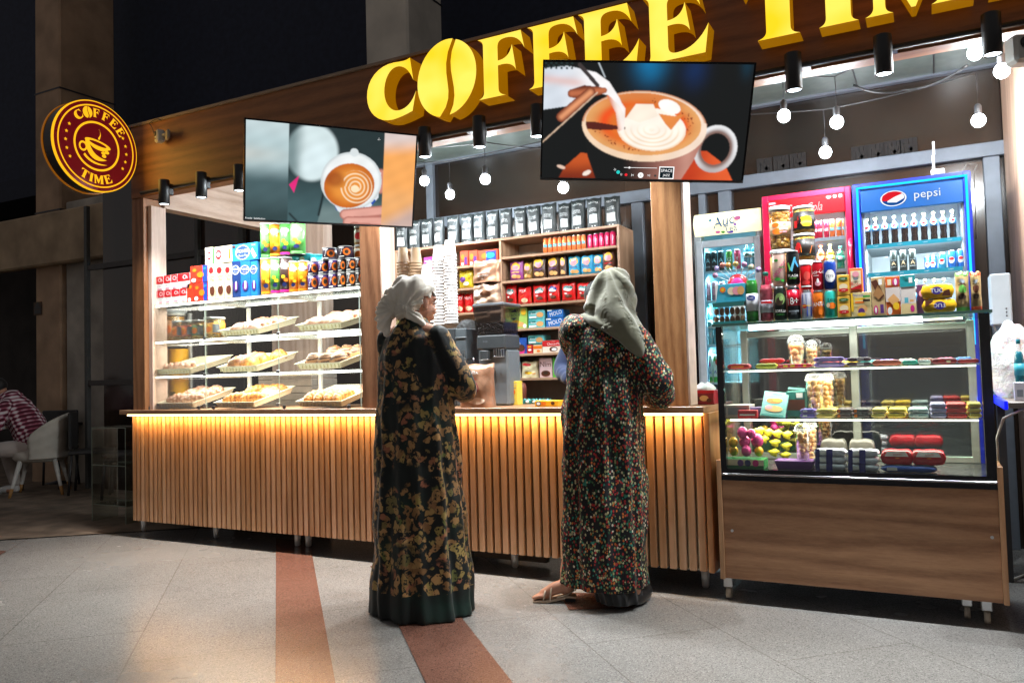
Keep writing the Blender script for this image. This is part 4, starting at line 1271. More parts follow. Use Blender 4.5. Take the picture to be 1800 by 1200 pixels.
CB_ = [('e', .45, .82, .3, .09, PR), ('t', 'Cho', .55, .66, .09, PDK), ('t', 'Pie', .6, .55, .08, PDK), ('e', .6, .25, .32, .13, PBR), ('e', .5, .42, .3, .06, PW)]
for i, (a, b) in enumerate(((365.5, 379), (379.5, 394), (394.5, 408))):
    carton('chocolate_pie_box', 'tall cream chocolate pie box, %s of the three standing on the case' % ORD[i], 'box', a, b, 463, TY, ZT, .10, '#dcc8a4', CB_, group='cream chocolate pie boxes')
zc = at(385, 463, TY).z+.002
carton('chocolate_pie_box', 'cream box lying on the standing cream boxes, left of the green strip', 'box', 360.5, 373, 435, TY, zc, .10, '#e6d9b8', [('e', .6, .5, .28, .25, PR), ('e', .6, .5, .16, .12, PW)], group='cream chocolate pie boxes')
carton('chocolate_pie_box', 'cream box with green edge lying on the standing cream boxes', 'box', 373.5, 408, 433, TY, zc, .10, '#ece0c0', [('r', 0, 0, .09, 1, PG), ('e', .32, .52, .16, .3, PR), ('e', .32, .52, .09, .14, PW), ('t', 'Choco', .60, .5, .14, PDK, 90), ('t', 'Pie', .75, .5, .11, PDK, 90), ('r', .85, .2, .93, .8, PO)], group='cream chocolate pie boxes')
TB = [('e', .45, .76, .48, .13, PW), ('e', .45, .76, .42, .11, PB), ('t', 'TONDI', .5, .78, .065, PW), ('t', 'Choco Pie', .5, .70, .03, PW), ('e', .5, .3, .3, .14, PPU), ('r', .45, .22, .62, .44, PW)]
for i, (a, b) in enumerate(((408.5, 422.5), (423, 440.5), (441, 453))):
    carton('blue_biscuit_box', 'tall blue biscuit box, %s of the three standing on the case' % ORD[i], 'box', a, b, 459, TY, ZT, .10, ('#16346a', '#1a6ab4', '#1a74c0')[i], TB, group='blue biscuit boxes')
carton('blue_biscuit_box', 'wide blue biscuit box lying on top of the standing blue boxes', 'box', 408, 453, 428, TY, at(430, 459, TY).z+.002, .10, '#2080c4',
       [('e', .42, .5, .28, .42, PW), ('e', .42, .5, .25, .38, PB), ('t', 'TONDI', .42, .58, .2, PW), ('t', 'Choco Pie', .42, .32, .12, PW), ('p', [(.75, .5), (.82, .7), (.98, .2), (.88, .08)], PW), ('t', 'Tondi', .86, .86, .1, PW), ('r', .02, .84, .14, .96, PBR)], group='blue biscuit boxes')
def chipcan(label, a, b, yt, zb, col, Y=TY, lid=None, small=False, name='crisp_tube', grp='tall crisp tubes on the case'):
    X0, X1 = xat(a, Y, zb), xat(b, Y, zb); r = (X1-X0)/2*.985; h = at((a+b)/2, yt, Y).z-zb; x = (X0+X1)/2
    t = thing(name, label, 'crisp tube', (x, Y+r, zb+.0005), group=grp)
    mb = MB(); mb.lathe([(0, 0), (r, 0), (r, h*.965), (0, h*.965)], pm(col, .3), seg=22)
    mb.lathe([(r*1.012, .0), (r*1.012, h*.02)], STEEL, seg=22)
    f = cylfn(r, facecam(x, Y)*.7-PI*.15, h/2)
    if small: it = [('e', .66, .5, .26, .3, PO), ('e', .66, .5, .13, .16, PDK), ('t', 'Pringles', .3, .55, .16, PW, 75), ('e', .3, .85, .2, .06, PW), ('r', .1, .1, .5, .16, PW)]
    else: it = [('e', .5, .76, .40, .075, PW), ('t', 'Pringles', .5, .67, .05, PW if col != '#f2f2f2' else PR), ('e', .4, .45, .16, .05, PY), ('e', .62, .36, .17, .05, PO if col[1] in '3467' else PY), ('e', .5, .24, .18, .06, PN), ('r', .1, .03, .9, .10, PM if col[1] in '35' else pm(col))]
    mb.deco(f, 2*r, h, it, .0008); mb.build('tube', t)
    mb = MB(); lm = lid or mat('#dfe4e2', .3, var=.02); mb.lathe([(0, h*.968), (r*1.03, h*.955), (r*1.035, h*.99), (r*.97, h), (r*.9, h*.99), (0, h*.99)], lm, seg=24); mb.build('lid', t)
    return t
zt2 = at(480, 452, TY).z
for i, (a, b, yt, c, nm) in enumerate(((454, 470.5, 453, '#f09020', 'orange tube, leftmost of the lower row'), (471, 486.5, 452, '#5aa84a', 'green tube, second of the lower row'), (487, 503.5, 451, '#3a2a24', 'dark brown tube in the lower row'), (504, 518.5, 459, '#f08a1c', 'orange tube right of the dark brown one'), (519, 535.5, 458, '#f08a1c', 'orange tube, rightmost of the lower row'))):
    chipcan('tall crisp ' + nm + ' on the case', a, b, yt, ZT, c)
for i, (a, b, yt, c, nm) in enumerate(((453.5, 469.5, 392, '#62c25a', 'green tube, leftmost of the upper row'), (470, 486.5, 392, '#f09020', 'orange tube in the upper row'), (487.5, 503.5, 391, '#5aba50', 'green tube right of the upper orange one'), (504.5, 525, 390, '#6cc860', 'green tube, rightmost of the upper row'))):
    chipcan('tall crisp ' + nm + ', just below the latte screen', a, b, yt, zt2+.003, c)
cy = mat('#28b0bc', .3)
for i, (a, b, yt) in enumerate(((505, 520, 448), (521, 540, 445), (541, 561, 447))):
    chipcan('turquoise lidded tub, %s of three behind the crisp tubes' % ORD[i], a, b, yt, ZT, '#1c8c9c', TY+.12, cy, True, 'snack_tub', 'turquoise lidded tubs')
xs = [(536.5, 553), (554, 572), (573, 589), (589.5, 603.5), (604, 620), (620.5, 636)]
z1_, z2_ = at(560, 483, TY).z, at(560, 459, TY).z
for k, (zb, yt) in enumerate(((ZT, 483), (z1_+.002, 459))):
    for i, (a, b) in enumerate(xs):
        chipcan('short %s crisp tub, %s from the left in the %s layer of small tubs' % ('purple' if i < 3 else 'dark', ORD[i], ('lower', 'middle')[k]), a, b, yt-i*1.4, zb, '#3a1c58' if i < 3 else '#24181c', TY, None, True, 'crisp_tub', 'short crisp tubs on the case')
for i, (a, b) in enumerate(((561, 582), (589, 610))):
    chipcan('short dark crisp tub, %s of the two standing on top of the layers' % ('left' if i == 0 else 'right'), a, b, 435-i*3, z2_+.004, '#2c1a30', TY, None, True, 'crisp_tub', 'short crisp tubs on the case')
jar('tall jar of golden nuts stacked at the far right on the case, lower one', 618, 637, 430, TY+.10, at(627, 462, TY+.1).z, NUT, '#e8e0c8', [('e', .5, .5, .4, .3, PO)], 'nut jars stacked at the right end of the case')
jar('tall jar of golden nuts stacked at the far right on the case, upper one', 618, 637, 397, TY+.10, at(627, 430, TY+.1).z+.002, NUT, '#e8dcc8', [('e', .5, .5, .4, .3, PR)], 'nut jars stacked at the right end of the case')
jar('jar of dark snacks under the stacked nut jars at the right end of the case', 618, 637, 462, TY+.10, ZT, NUT2, '#2a1a1a', [], 'nut jars stacked at the right end of the case')
# ================================================================ BACK SHELVING AND COUNTER MACHINES
SY = 5.2
SX0, SX1 = xat(697, SY, 2.1), xat(1084, SY, 2.1)
SXD = xat(880, SY, 1.9)
ZSH = [1.122, 1.300, 1.485, 1.663, 1.842, 2.023]
ZTOP = 2.165
ZL = [1.122, 1.30, 1.46, 1.630, 1.817, 1.987]
su = thing('shelf_unit', 'oak shelving unit full of snacks behind the counter', 'shelves', ((SX0+SX1)/2, SY+.15, 0))
SO = V(((SX0+SX1)/2, SY+.15, 0))
def sb(mb, x0, y0, z0, x1, y1, z1, m, bev=.0015): mb.box(x0-SO.x, y0-SO.y, z0, x1-SO.x, y1-SO.y, z1, m, bev)
SHM = wood('#b99578', '#97745a', 'x', 1.1, .45); SHV = wood('#b99578', '#97745a', 'z', 1.1, .45)
mb = MB(); sb(mb, SX0-.018, SY, ZTOP-.018, SX1+.018, SY+.30, ZTOP, SHM); mb.build('top_board', su)
for a in (SX0-.018, SXD-.009, SX1):
    mb = MB(); sb(mb, a, SY+.001, .1, a+.018, SY+.299, ZTOP-.0185, SHV); mb.build('side_board', su)
for z in ZSH:
    mb = MB(); sb(mb, SXD+.0095, SY+.002, z-.018, SX1-.0005, SY+.298, z, SHM); mb.build('shelf', su)
for z in ZL:
    mb = MB(); sb(mb, SX0+.0005, SY+.002, z-.018, SXD-.0095, SY+.298, z, SHM); mb.build('shelf', su)
mb = MB(); sb(mb, SX0, SY+.3, .1, SX1, SY+.306, ZTOP-.02, mat('#b8a898', .5, var=.05)); mb.build('back_board', su)
# coffee bags on top
BAGM = mat((.022, .027, .028), .42, var=.06, vs=20, bmp=.35, bs=25, bd=.006)
xsb = [(694, 716, 438), (717, 738, 433), (739, 760, 430), (763, 781, 427), (783, 805, 424), (807, 829, 421), (830, 853, 417), (854, 877, 414), (878, 901, 413), (903, 925, 410), (925, 949, 409), (951, 978, 404), (979, 1002, 402), (1003, 1030, 399), (1032, 1058, 398), (1060, 1089, 393)]
rr = random.Random(11)
CWT = pm('#c9cccb')
for i, (a, b, yb) in enumerate(xsb):
    yt = yb-(52+ (b-a-20)*.3)
    X0, X1 = xat(a, SY+.06, ZTOP), xat(b, SY+.06, ZTOP)
    h = at((a+b)/2, yt, SY+.06).z-at((a+b)/2, yb, SY+.06).z; w = (X1-X0)
    tilt = rr.uniform(-1, 1)
    mb = bagmesh(w, h, .06, BAGM, [('t', 'AROMA', .5, .84, .07, CWT, tilt), ('t', 'COFFEE', .5, .63, .05, CWT, tilt), ('t', 'ROASTERY', .5, .57, .045, CWT, tilt, .9), ('r', .24, .17, .78, .45, CWT),
                                       ('r', .3, .39, .7, .405, PGR), ('r', .3, .33, .6, .34, PGR), ('r', .35, .27, .6, .28, PGR), ('e', .42, .07, .04, .015, PW), ('e', .6, .07, .04, .015, PW)], True, i)
    o = mb.build('coffee_bag', None, ((X0+X1)/2, SY+.08+rr.uniform(-.015, .02), ZTOP+.001), (0, 0, rr.uniform(-.12, .12)))
    tag(o, 'black coffee bag with white label, %s from the left on the shelving top' % ORD[i], 'coffee bag', 'black coffee bags on top of the shelving')
# cans top right shelf
IY = SY+.035
xo = [953.5+8.45*i for i in range(9)]
for i, a in enumerate(xo):
    can('soda_can', 'slim orange and blue can, %s from the left in the orange row' % ORD[i], 'can', a, a+7.9, 418-i*.75, IY, ZSH[5], '#e8763a', [('r', .1, .40, .9, .62, PC), ('t', 'soda', .5, .5, .09, PW, 10)], 'orange cans on the top shelf', neck=.78)
for i in range(5):
    a = 1031.5+10.1*i
    can('soda_can', 'slim pink red can, %s from the left in the pink row' % ORD[i], 'can', a, a+9.4, 411.5-i*1.4, IY, ZSH[5], '#d81e5c', [('r', .35, .15, .55, .85, PP), ('t', 'cola', .5, .6, .12, PW, 80)], 'pink cans on the top shelf', neck=.78)
def face(c1, c2): return [('e', .5, .70, .34, .20, PY), ('e', .5, .66, .26, .15, PP), ('e', .5, .80, .2, .05, c1), ('e', .42, .22, .2, .10, PSK), ('e', .7, .20, .17, .09, PSK), ('r', .2, .40, .8, .44, c2)]
GBG = 'snack bags on the second shelf'
PLB = pm('#a04890'); CRL = pm('#cfd6dc', .3)
for i, (a, b, yt, c, f, nm) in enumerate(((897, 922, 459, '#8c3c84', (PY, PY), 'purple snack bag, leftmost'), (921, 938, 461, '#8a6a34', (PY, PBR), 'small olive brown snack bag, second'), (937, 961, 452, '#42281c', (PY, PPU), 'dark brown biscuit bag, third'),
    (963, 986, 450, '#4a2c20', (PY, PPU), 'dark brown biscuit bag, fourth'), (985, 998, 450, '#3c2a28', (PY, PBR), 'narrow brown bag beside the blue bags'), (1000, 1022, 450, '#2f9ac0', (PW, PPU), 'light blue biscuit bag, leftmost of the blue three'),
    (1022, 1045, 449, '#2a94c0', (PW, PPU), 'light blue biscuit bag, middle of the blue three'), (1043, 1063, 447, '#2a9cc4', (PW, PPU), 'light blue biscuit bag, rightmost of the blue three'), (1060, 1083, 440, '#553028', (PY, PR), 'brown biscuit bag right of the blue bags'))):
    bag('snack_bag', nm+' on the second shelf', 'snack bag', a, b, yt, IY+.03+(i % 2)*.01, ZSH[4], .05, c, face(*f), GBG, seed=i, crimp=None, rz=(i % 3-1)*.06)
for i, (a, b, yt, nm) in enumerate(((890, 910, 501, 'red snack bag, leftmost'), (911, 936, 504, 'red snack bag with yellow lower half'), (938, 962, 500, 'red biscuit bag, third from the left'), (963, 986, 497, 'red biscuit bag, fourth from the left'), (988, 1014, 496, 'red biscuit bag, fifth from the left'), (1015, 1038, 497, 'red biscuit bag beside the green scarf'))):
    it = [('p', [(.1, 0), (.95, 0), (1, .4), (.5, .55), (.05, .35)], PY), ('t', 'FOX', .45, .75, .17, PW, 8, .9), ('e', .55, .22, .24, .13, PCR)] if i == 1 else [('e', .5, .66, .34, .15, PT if i != 3 else PB), ('e', .5, .60, .30, .07, PW), ('t', 'SOFT', .5, .68, .1, PW, 12), ('e', .55, .26, .25, .09, PBR), ('e', .35, .4, .1, .04, PW)]
    bag('snack_bag', nm+' on the third shelf', 'snack bag', a, b, yt, IY+.03, ZSH[3], .05, '#cc1414', it, 'red bags on the third shelf', seed=20+i, rz=(i % 3-1)*.07)
g4 = 'boxes on the fourth shelf'
carton('cracker_box', 'light green cracker box on the fourth shelf', 'box', 888.5, 927, 542, IY, ZSH[2], .10, '#a8cc60', [('t', 'CRACK IT', .40, .68, .16, PN, 0, .75), ('p', [(.25, .85), (.5, .98), (.55, .8)], PN), ('p', [(.25, .55), (.55, .55), (.4, .42)], PN), ('e', .5, .25, .25, .17, PY), ('e', .75, .2, .12, .12, PSK), ('e', .9, .12, .08, .1, PW), ('e', .86, .8, .12, .15, PY)], side='#8ab048', group=g4)
LB_ = [('r', .04, .6, .45, .85, PT), ('t', 'Biscuit', .35, .6, .22, PW), ('e', .72, .45, .22, .3, PSK), ('r', .05, .1, .5, .3, PW)]
LC_ = '#5fc0c4'
zm = at(940, 561, IY).z
carton('biscuit_pack', 'light turquoise pack, lower of two on the fourth shelf', 'box', 929, 957.5, 561, IY, ZSH[2], .12, LC_, LB_, group=g4)
carton('biscuit_pack', 'light turquoise pack, upper of two on the fourth shelf', 'box', 929, 957.5, 545, IY, zm+.002, .12, LC_, LB_, group=g4)
MC_ = [('t', 'MOLO', .55, .55, .5, PW, 12, .85), ('r', 0, .85, .3, 1, PW)]
carton('biscuit_pack', 'blue wafer pack, lower of two beside the green scarf', 'box', 960, 990, 559, IY, ZSH[2], .12, '#1668b8', MC_, group=g4)
carton('biscuit_pack', 'blue wafer pack, upper of two beside the green scarf', 'box', 962, 990, 544, IY, at(970, 559, IY).z+.002, .12, '#1668b8', MC_, group=g4)
g5 = 'boxes on the fifth shelf'
carton('cookie_box', 'blue and pink cookie box with bold white lettering on the fifth shelf', 'box', 888.5, 926, 594, IY, ZSH[1], .10, '#1858b8', [('p', [(0, 0), (.88, 0), (.95, .35), (.1, .30)], PM), ('p', [(.9, 0), (1, 0), (1, .9), (.93, .3)], pm('#2a3a98')), ('t', 'OREO', .45, .60, .22, PW, 6), ('e', .4, .22, .25, .15, PP), ('e', .76, .36, .17, .22, PDK), ('e', .76, .36, .12, .16, PBR), ('r', .02, .86, .2, .95, PW)], side='#12408a', group=g5)
carton('cookie_box', 'small red box beside the blue and pink box on the fifth shelf', 'box', 926.5, 936.5, 606, IY, ZSH[1], .10, '#c01c28', [('r', .2, .7, .8, .85, PY), ('e', .5, .4, .3, .12, PW)], group=g5)
carton('biscuit_pack', 'cream and orange pack under the turquoise one on the fifth shelf', 'box', 937.5, 953, 606, IY, ZSH[1], .10, '#e8d8b4', [('r', 0, .5, 1, .9, PO), ('r', .0, .47, 1, .5, PW), ('e', .6, .25, .2, .15, PO)], group=g5)
carton('biscuit_pack', 'light turquoise pack lying on top on the fifth shelf', 'box', 928.5, 956.5, 589, IY+.002, at(945, 605, IY).z+.003, .12, LC_, LB_, group=g5)
carton('cookie_box', 'red and white chocolate cake box on the fifth shelf', 'box', 953.5, 990, 598, IY, ZSH[1], .10, '#efe3d4', [('r', 0, .52, 1, 1, PR), ('t', 'Choco-Pie', .56, .72, .2, PW), ('t', 'Choco', .56, .92, .08, PW), ('e', .55, .28, .2, .2, PBR), ('e', .58, .26, .13, .12, PW)], side='#b01820', group=g5)
g6 = 'packs on the sixth shelf'
bag('cookie_bag', 'white cookie pack with blue top on the sixth shelf', 'pack', 891, 917, 636, IY+.03, ZSH[0], .06, '#d8dade', [('r', .1, .8, 1, .97, PC), ('e', .55, .86, .25, .09, PPU), ('t', 'Orange', .5, .66, .07, PN), ('e', .35, .3, .25, .1, PSK), ('e', .65, .3, .2, .1, PP), ('e', .1, .6, .12, .1, PT)], g6, base=True, seed=40)
bag('cookie_bag', 'cream cookie pack on the sixth shelf', 'pack', 918, 948, 635, IY+.03, ZSH[0], .07, '#d9cfa6', [('e', .38, .8, .25, .09, PR), ('t', 'Sugar', .5, .62, .07, PDK), ('e', .5, .3, .22, .08, PY), ('e', .8, .25, .12, .05, PSK)], g6, base=True, seed=41)
carton('cookie_box', 'pale pink box with chocolate cookie on the sixth shelf', 'box', 948.5, 971, 629, IY, ZSH[0], .08, '#d8b8b8', [('t', 'Nim', .5, .68, .26, PBR), ('e', .5, .2, .36, .16, PBR), ('e', .5, .22, .2, .08, PDK)], group=g6)
carton('cookie_box', 'bright green box beside the pale pink one on the sixth shelf', 'box', 972, 990, 628, IY, ZSH[0], .08, '#58b438', [('e', .6, .5, .4, .2, PSK), ('e', .4, .25, .25, .1, PBR)], group=g6)
# left compartment
gl_ = 'goods on the left shelves'
for i, (a, b) in enumerate(((809, 823), (824, 840), (841, 876))):
    carton('waffle_box', ('orange red box, leftmost', 'orange red box, second', 'wide orange and blue box')[i]+' on the upper left shelf', 'box', a, b, 441-i, IY, ZL[5], .10, '#d24a2c', [('e', .35, .6, .2, .2, PO), ('e', .3, .15, .14, .1, PW)]+([('r', .4, .1, .9, .9, PB), ('e', .62, .6, .22, .2, PC), ('t', 'SOFT', .62, .6, .14, PN)] if i == 2 else [('r', .55, .1, .9, .6, PPU)]), group=gl_)
carton('tissue_box', 'small magenta box on the upper left shelf', 'box', 745, 762, 452, IY, ZL[5], .10, '#c83c98', [('e', .6, .5, .3, .3, PP), ('t', 'New', .4, .7, .2, PW)], group=gl_)
bag('snack_bag', 'yellow snack bag on the left shelf behind the white cups', 'snack bag', 808, 833, 475, IY+.03, ZL[4], .06, '#c8b028', [('e', .35, .5, .22, .15, PPU), ('e', .7, .65, .2, .12, PY), ('e', .6, .25, .2, .1, PCR)], gl_, seed=50)
for i, (a, b) in enumerate(((806, 817), (818, 834))):
    bag('snack_bag', ('red snack bag half behind the white cups', 'red and yellow snack bag beside the copper bag')[i], 'snack bag', a, b, 516, IY+.03, ZL[3], .06, '#cc1414', [('p', [(.1, 0), (.95, 0), (1, .4), (.5, .5), (.05, .35)], PY), ('t', 'FOX', .5, .75, .15, PW, 8, .9), ('e', .6, .22, .3, .13, PCR)], gl_, seed=60+i)
# ---------------- coffee machine, grinder, cups (on the counter)
MY = 4.24
def px_box(mb, a, b, yt, yb, Y, d, m, org, bev=.004):
    X0, X1 = xat(a, Y, 1.2), xat(b, Y, 1.2); z0 = at((a+b)/2, yb, Y).z if yb else CT+.001; z1 = at((a+b)/2, yt, Y).z
    mb.box(X0-org.x, Y-org.y, z0-org.z, X1-org.x, Y+d-org.y, z1-org.z, m, bev)
    return X0, X1, z0, z1
PLG = mat('#6c7478', .35, .1, var=.05); PLD = mat('#3c4042', .3, var=.04)
SMOKE = glassm((.55, .55, .56), .10, .05)
org = V((xat(815, MY, 1.2), MY+.1, CT+.001))
cm = thing('coffee_machine', 'dark grey coffee machine under the paper cups', 'coffee machine', org)
mb = MB(); px_box(mb, 779, 801, 577, 0, MY+.02, .24, PLD, org, .006); mb.build('housing', cm)
mb = MB(); px_box(mb, 801.5, 820, 577, 0, MY+.02, .20, mat('#5c6468', .3, .2), org, .005); mb.build('front_panel', cm)
mb = MB()
for k in range(4): px_box(mb, 804+k*4, 805.2+k*4, 615, 630, MY+.008, .006, STEEL, org, .001)
px_box(mb, 802, 818, 629.5, 631, MY+.004, .012, STEEL, org, .001); mb.build('grille', cm)
mb = MB(); px_box(mb, 801.5, 820, 592, 593.5, MY+.014, .006, mat('#8a9094', .3), org, .0005); mb.build('trim_line', cm)
mb = MB(); X = xat(828, MY+.02, 1.1)-org.x
pts = [(X-.03, -.08, .0), (X-.033, -.08, .24), (X-.02, -.08, .29), (X+.02, -.08, .29), (X+.03, -.08, .22), (X+.035, -.08, .0)]
mb.tube(pts, .007, SMOKE); mb.build('spout_tube', cm)
org = V((xat(862, MY, 1.2), MY+.1, CT+.001))
gr = thing('coffee_grinder', 'tall grey coffee grinder with smoky bean hopper on the counter', 'coffee grinder', org)
mb = MB(); X0, X1, z0, z1 = px_box(mb, 838, 889, 588, 614, MY, .20, PLD, org, .01)
px_box(mb, 841, 893, 614.5, 0, MY+.03, .17, PLG, org, .012); mb.build('housing', gr)
hx0, hx1 = xat(833, MY, 1.5), xat(887, MY, 1.5); hz0, hz1 = at(860, 588, MY).z, at(860, 539, MY).z
mb = MB()
def frust(mb, x0, x1, y0, y1, z0, X0_, X1_, Y0_, Y1_, z1, m):
    mb.add([(x0, y0, z0), (x1, y0, z0), (x1, y1, z0), (x0, y1, z0), (X0_, Y0_, z1), (X1_, Y0_, z1), (X1_, Y1_, z1), (X0_, Y1_, z1)], [(0, 1, 2, 3), (4, 5, 6, 7), (0, 1, 5, 4), (1, 2, 6, 5), (2, 3, 7, 6), (3, 0, 4, 7)], m)
frust(mb, hx0+.012-org.x, hx1-.012-org.x, -.095, .09, hz0+.002-org.z, hx0-org.x, hx1-org.x, -.11, .11, hz1-org.z, SMOKE); mb.build('bean_hopper', gr)
mb = MB(); frust(mb, hx0+.016-org.x, hx1-.016-org.x, -.088, .083, hz0+.006-org.z, hx0+.012-org.x, hx1-.012-org.x, -.092, .088, hz0+.075-org.z, nutmat('#2a160a', '#3c2212', '#4e2e18', 90)); mb.build('coffee_beans', gr)
mb = MB(); mb.box(hx0-.004-org.x, -.114, hz1+.001-org.z, hx1+.004-org.x, .114, hz1+.022-org.z, mat('#55595c', .3), .006); mb.build('hopper_lid', gr)
mb = MB(); mb.deco(planefn(((X0+X1)/2-org.x, -.1, (z0+z1)/2-org.z), (1, 0, 0), (0, 0, 1), (0, -1, 0)), X1-X0, z1-z0, [('t', 'forge', .32, .55, .16, PGR)]); mb.build('nameplate', gr)
mb = MB()
for k in range(5): px_box(mb, 868+k*4.2, 869.2+k*4.2, 613, 626, MY-.012, .010, STEEL, org, .001)
px_box(mb, 867, 886, 626, 627.5, MY-.014, .014, STEEL, org, .001); mb.build('portafilter_fork', gr)
mb = MB(); px_box(mb, 844, 858, 616, 631, MY-.02, .03, PLD, org, .004); px_box(mb, 842, 860, 631.5, 633, MY-.024, .03, STEEL, org, .001); mb.build('dosing_spout', gr)
COP = mat('#b08468', .32, .45, var=.10, vs=12, bmp=.6, bs=22, bd=.01)
zl = hz1+.024
h2 = at(860, 498, MY+.05).z
bag('paper_coffee_bag', 'crumpled copper bag lying under the other copper bag on the grinder', 'coffee bag', 834, 881, 497, MY+.06, zl, .12, mat('#a3856f', .35, .4, var=.22, vs=9, bmp=.8, bs=16, bd=.012), [('e', .3, .5, .2, .18, mat('#c8bcae', .4)), ('e', .6, .45, .22, .12, mat('#8a6248', .4))], 'copper coffee bags', seed=70, base=True)
bag('paper_coffee_bag', 'copper coffee bag standing topmost above the grinder', 'coffee bag', 833, 881, 458, MY+.06, h2+.004, .10, COP, [('t', 'AROMA COFFEE', .5, .42, .07, PW), ('t', 'ROASTERY', .5, .28, .08, PW), ('t', 'dark', .5, .16, .06, PW)], 'copper coffee bags', seed=71, base=True)
bag('paper_coffee_bag', 'copper coffee bag with round maroon mark standing on the counter', 'coffee bag', 811, 871, 640, 4.10, CT, .12, COP,
    [('t', 'LAVAZZA', .46, .80, .055, PW), ('t', 'ESPRESSO', .55, .65, .03, PR), ('e', .45, .44, .25, .175, pm('#7a2030')), ('e', .45, .44, .225, .155, mat('#b08468', .35, .3)), ('t', 'ORO', .45, .44, .07, pm('#7a2030')), ('e', .6, .15, .25, .08, mat('#d8b8a0', .35))], 'copper coffee bags', seed=72, base=True)
carton('tea_tin', 'yellow upright box standing on the counter beside the grinder', 'box', 888, 910, 670, 4.34, CT, .07, '#f0d050', [('r', 0, .86, 1, .88, PCR), ('t', 'kids', .8, .72, .07, PPU), ('e', .7, .55, .16, .1, PO), ('e', .65, .2, .12, .08, PB), ('e', .35, .35, .06, .03, PO)])
carton('yellow_box', 'flat yellow box lying on the counter beside the patterned sleeve', 'box', 940, 981.5, 704, 4.12, CT, .09, '#f0b018', [('e', .16, .5, .11, .4, PN), ('e', .16, .5, .08, .28, PW), ('r', .28, .25, .48, .75, PO), ('e', .78, .55, .08, .3, PBR)])
for i in range(5):
    a = 912+i*11.5
    X = xat(a, 4.5, 1.0)
    bag('teal_sachet', 'small teal sachet, %s from the left in the row behind the yellow box' % ORD[i], 'sachet', a, a+11, 701, 4.48, CT, .03, '#3c8c88', [('e', .5, .5, .3, .3, PW)], 'teal sachets on the counter', seed=80+i)
X = xat(918, 4.6, 1.05)
mb = MB(); mb.lathe([(0, 0), (.035, 0), (.038, .10), (.030, .13), (.0, .135)], mat('#6b3a30', .4), seg=20); tag(mb.build('brown_canister', None, (X, 4.58, CT)), 'brown canister with rounded top behind the yellow upright box', 'canister')
# ---------------- paper cups
def cupmesh(m, r0=.031, r1=.044, h=.105):
    mb = MB(); mb.lathe([(0, h-.006), (r0*.9, h-.006), (r0*.94, h), (r0, h-.001), (r1*.96, .006), (r1, .005), (r1*1.045, .003), (r1*1.045, -.001), (r1, -.003), (r1*.94, 0)], m, seg=24); return mb
CUPW = mat('#e8e2dc', .55, var=.01); CUPK = mat('#b89a78', .6, var=.02)
cp = cupmesh(CUPW); cpk = cupmesh(CUPK)
protos = {}
def stack(px, ytop, Y, n, kraft, place, zbase):
    z1 = at(px, ytop, Y).z; X = xat(px, Y, 1.5)
    key = 'k' if kraft else 'w'
    dz = .0205
    for i in range(n):
        z = z1-.105-i*dz
        if key not in protos:
            o = (cpk if kraft else cp).build('paper_cup'); protos[key] = o
        else: o = protos[key].copy(); COL.objects.link(o)
        o.location = (X+random.uniform(-.0006, .0006), Y, z); o.rotation_euler = (random.uniform(-.006, .006), random.uniform(-.006, .006), random.uniform(0, 6))
        tag(o, '%s paper cup, %s in the %s' % ('kraft' if kraft else 'white', 'topmost' if i == 0 else '%s from the top' % ORD[i], place), 'paper cup', 'stacked paper cups')
        low = z
    return low
stack(793.8, 422, 4.36, 22, False, 'tallest white stack', 0)
stack(774, 431.5, 4.37, 21, False, 'second tallest white stack', 0)
stack(711, 435.5, 4.50, 16, True, 'left kraft stack', 0)
stack(733.5, 435.5, 4.50, 16, True, 'right kraft stack', 0)
stack(752, 465, 4.50, 15, False, 'short white stack behind the scarf', 0)
# paper carrier under cups: low box the cup stacks stand on
mb = MB(); mb.box(xat(700, 4.45, 1.2), 4.40, CT+.001, xat(762, 4.45, 1.2), 4.58, 1.36, mat('#4a4440', .5), .004)
tag(mb.build('cup_stand', None), 'dark low stand holding the kraft cup stacks', 'stand')
# ================================================================ DRINKS FRIDGES
def fridge(name, label, x0p, x1p, ytl, Y, d, body, wpx=(8, 8), hdr=None, shelves=(), inner='#c8dce2', lp=14, lcol=(.85, .95, 1.0), glassrefl=.05, zbot=.12, legs=True, side=None):
    zt = at((x0p+x1p)/2, ytl, Y).z; X0, X1 = xat(x0p, Y, 1.8), xat(x1p, Y, 1.8)
    cx = (X0+X1)/2; w = X1-X0
    t = thing(name, label, 'fridge', (cx, Y, 0))
    a, b = xat(x0p+wpx[0], Y, 1.8)-cx, xat(x1p-wpx[1], Y, 1.8)-cx
    m = pm(body, .35)
    mb = MB()
    mb.box(-w/2, 0, zbot+.45, a, d, zt, m, .004); mb.box(b, 0, zbot+.45, w/2, d, zt, m, .004)
    mb.box(a, .0, zt-.03, b, d, zt-.0005, m, 0); mb.box(-w/2, .0, zbot, w/2, d, zbot+.3, DARK, 0); mb.box(-w/2, 0, zbot+.3002, a, d, zbot+.4498, DARK); mb.box(b, 0, zbot+.3002, w/2, d, zbot+.4498, DARK)  # lower body coloured dark in place of the shade under the showcase
    mb.build('cabinet', t)
    mb = MB(); im = mat(inner, .35, var=.02)
    mb.box(a+.001, d-.03, zbot+.301, b-.001, d-.001, zt-.031, im); mb.box(a+.001, .03, zbot+.301, a+.012, d-.031, zt-.031, im); mb.box(b-.012, .03, zbot+.301, b-.001, d-.031, zt-.031, im)
    mb.build('liner', t)
    mb = MB(); mb.box(-w/2+.03, .03, 0, w/2-.03, d-.03, zbot-.001, DARK); mb.build('plinth', t)
    t['a'] = a; t['b'] = b; t['zt'] = zt
    return t, a, b, zt, cx
WIRE = mat('#b8c4c8', .4, .3)
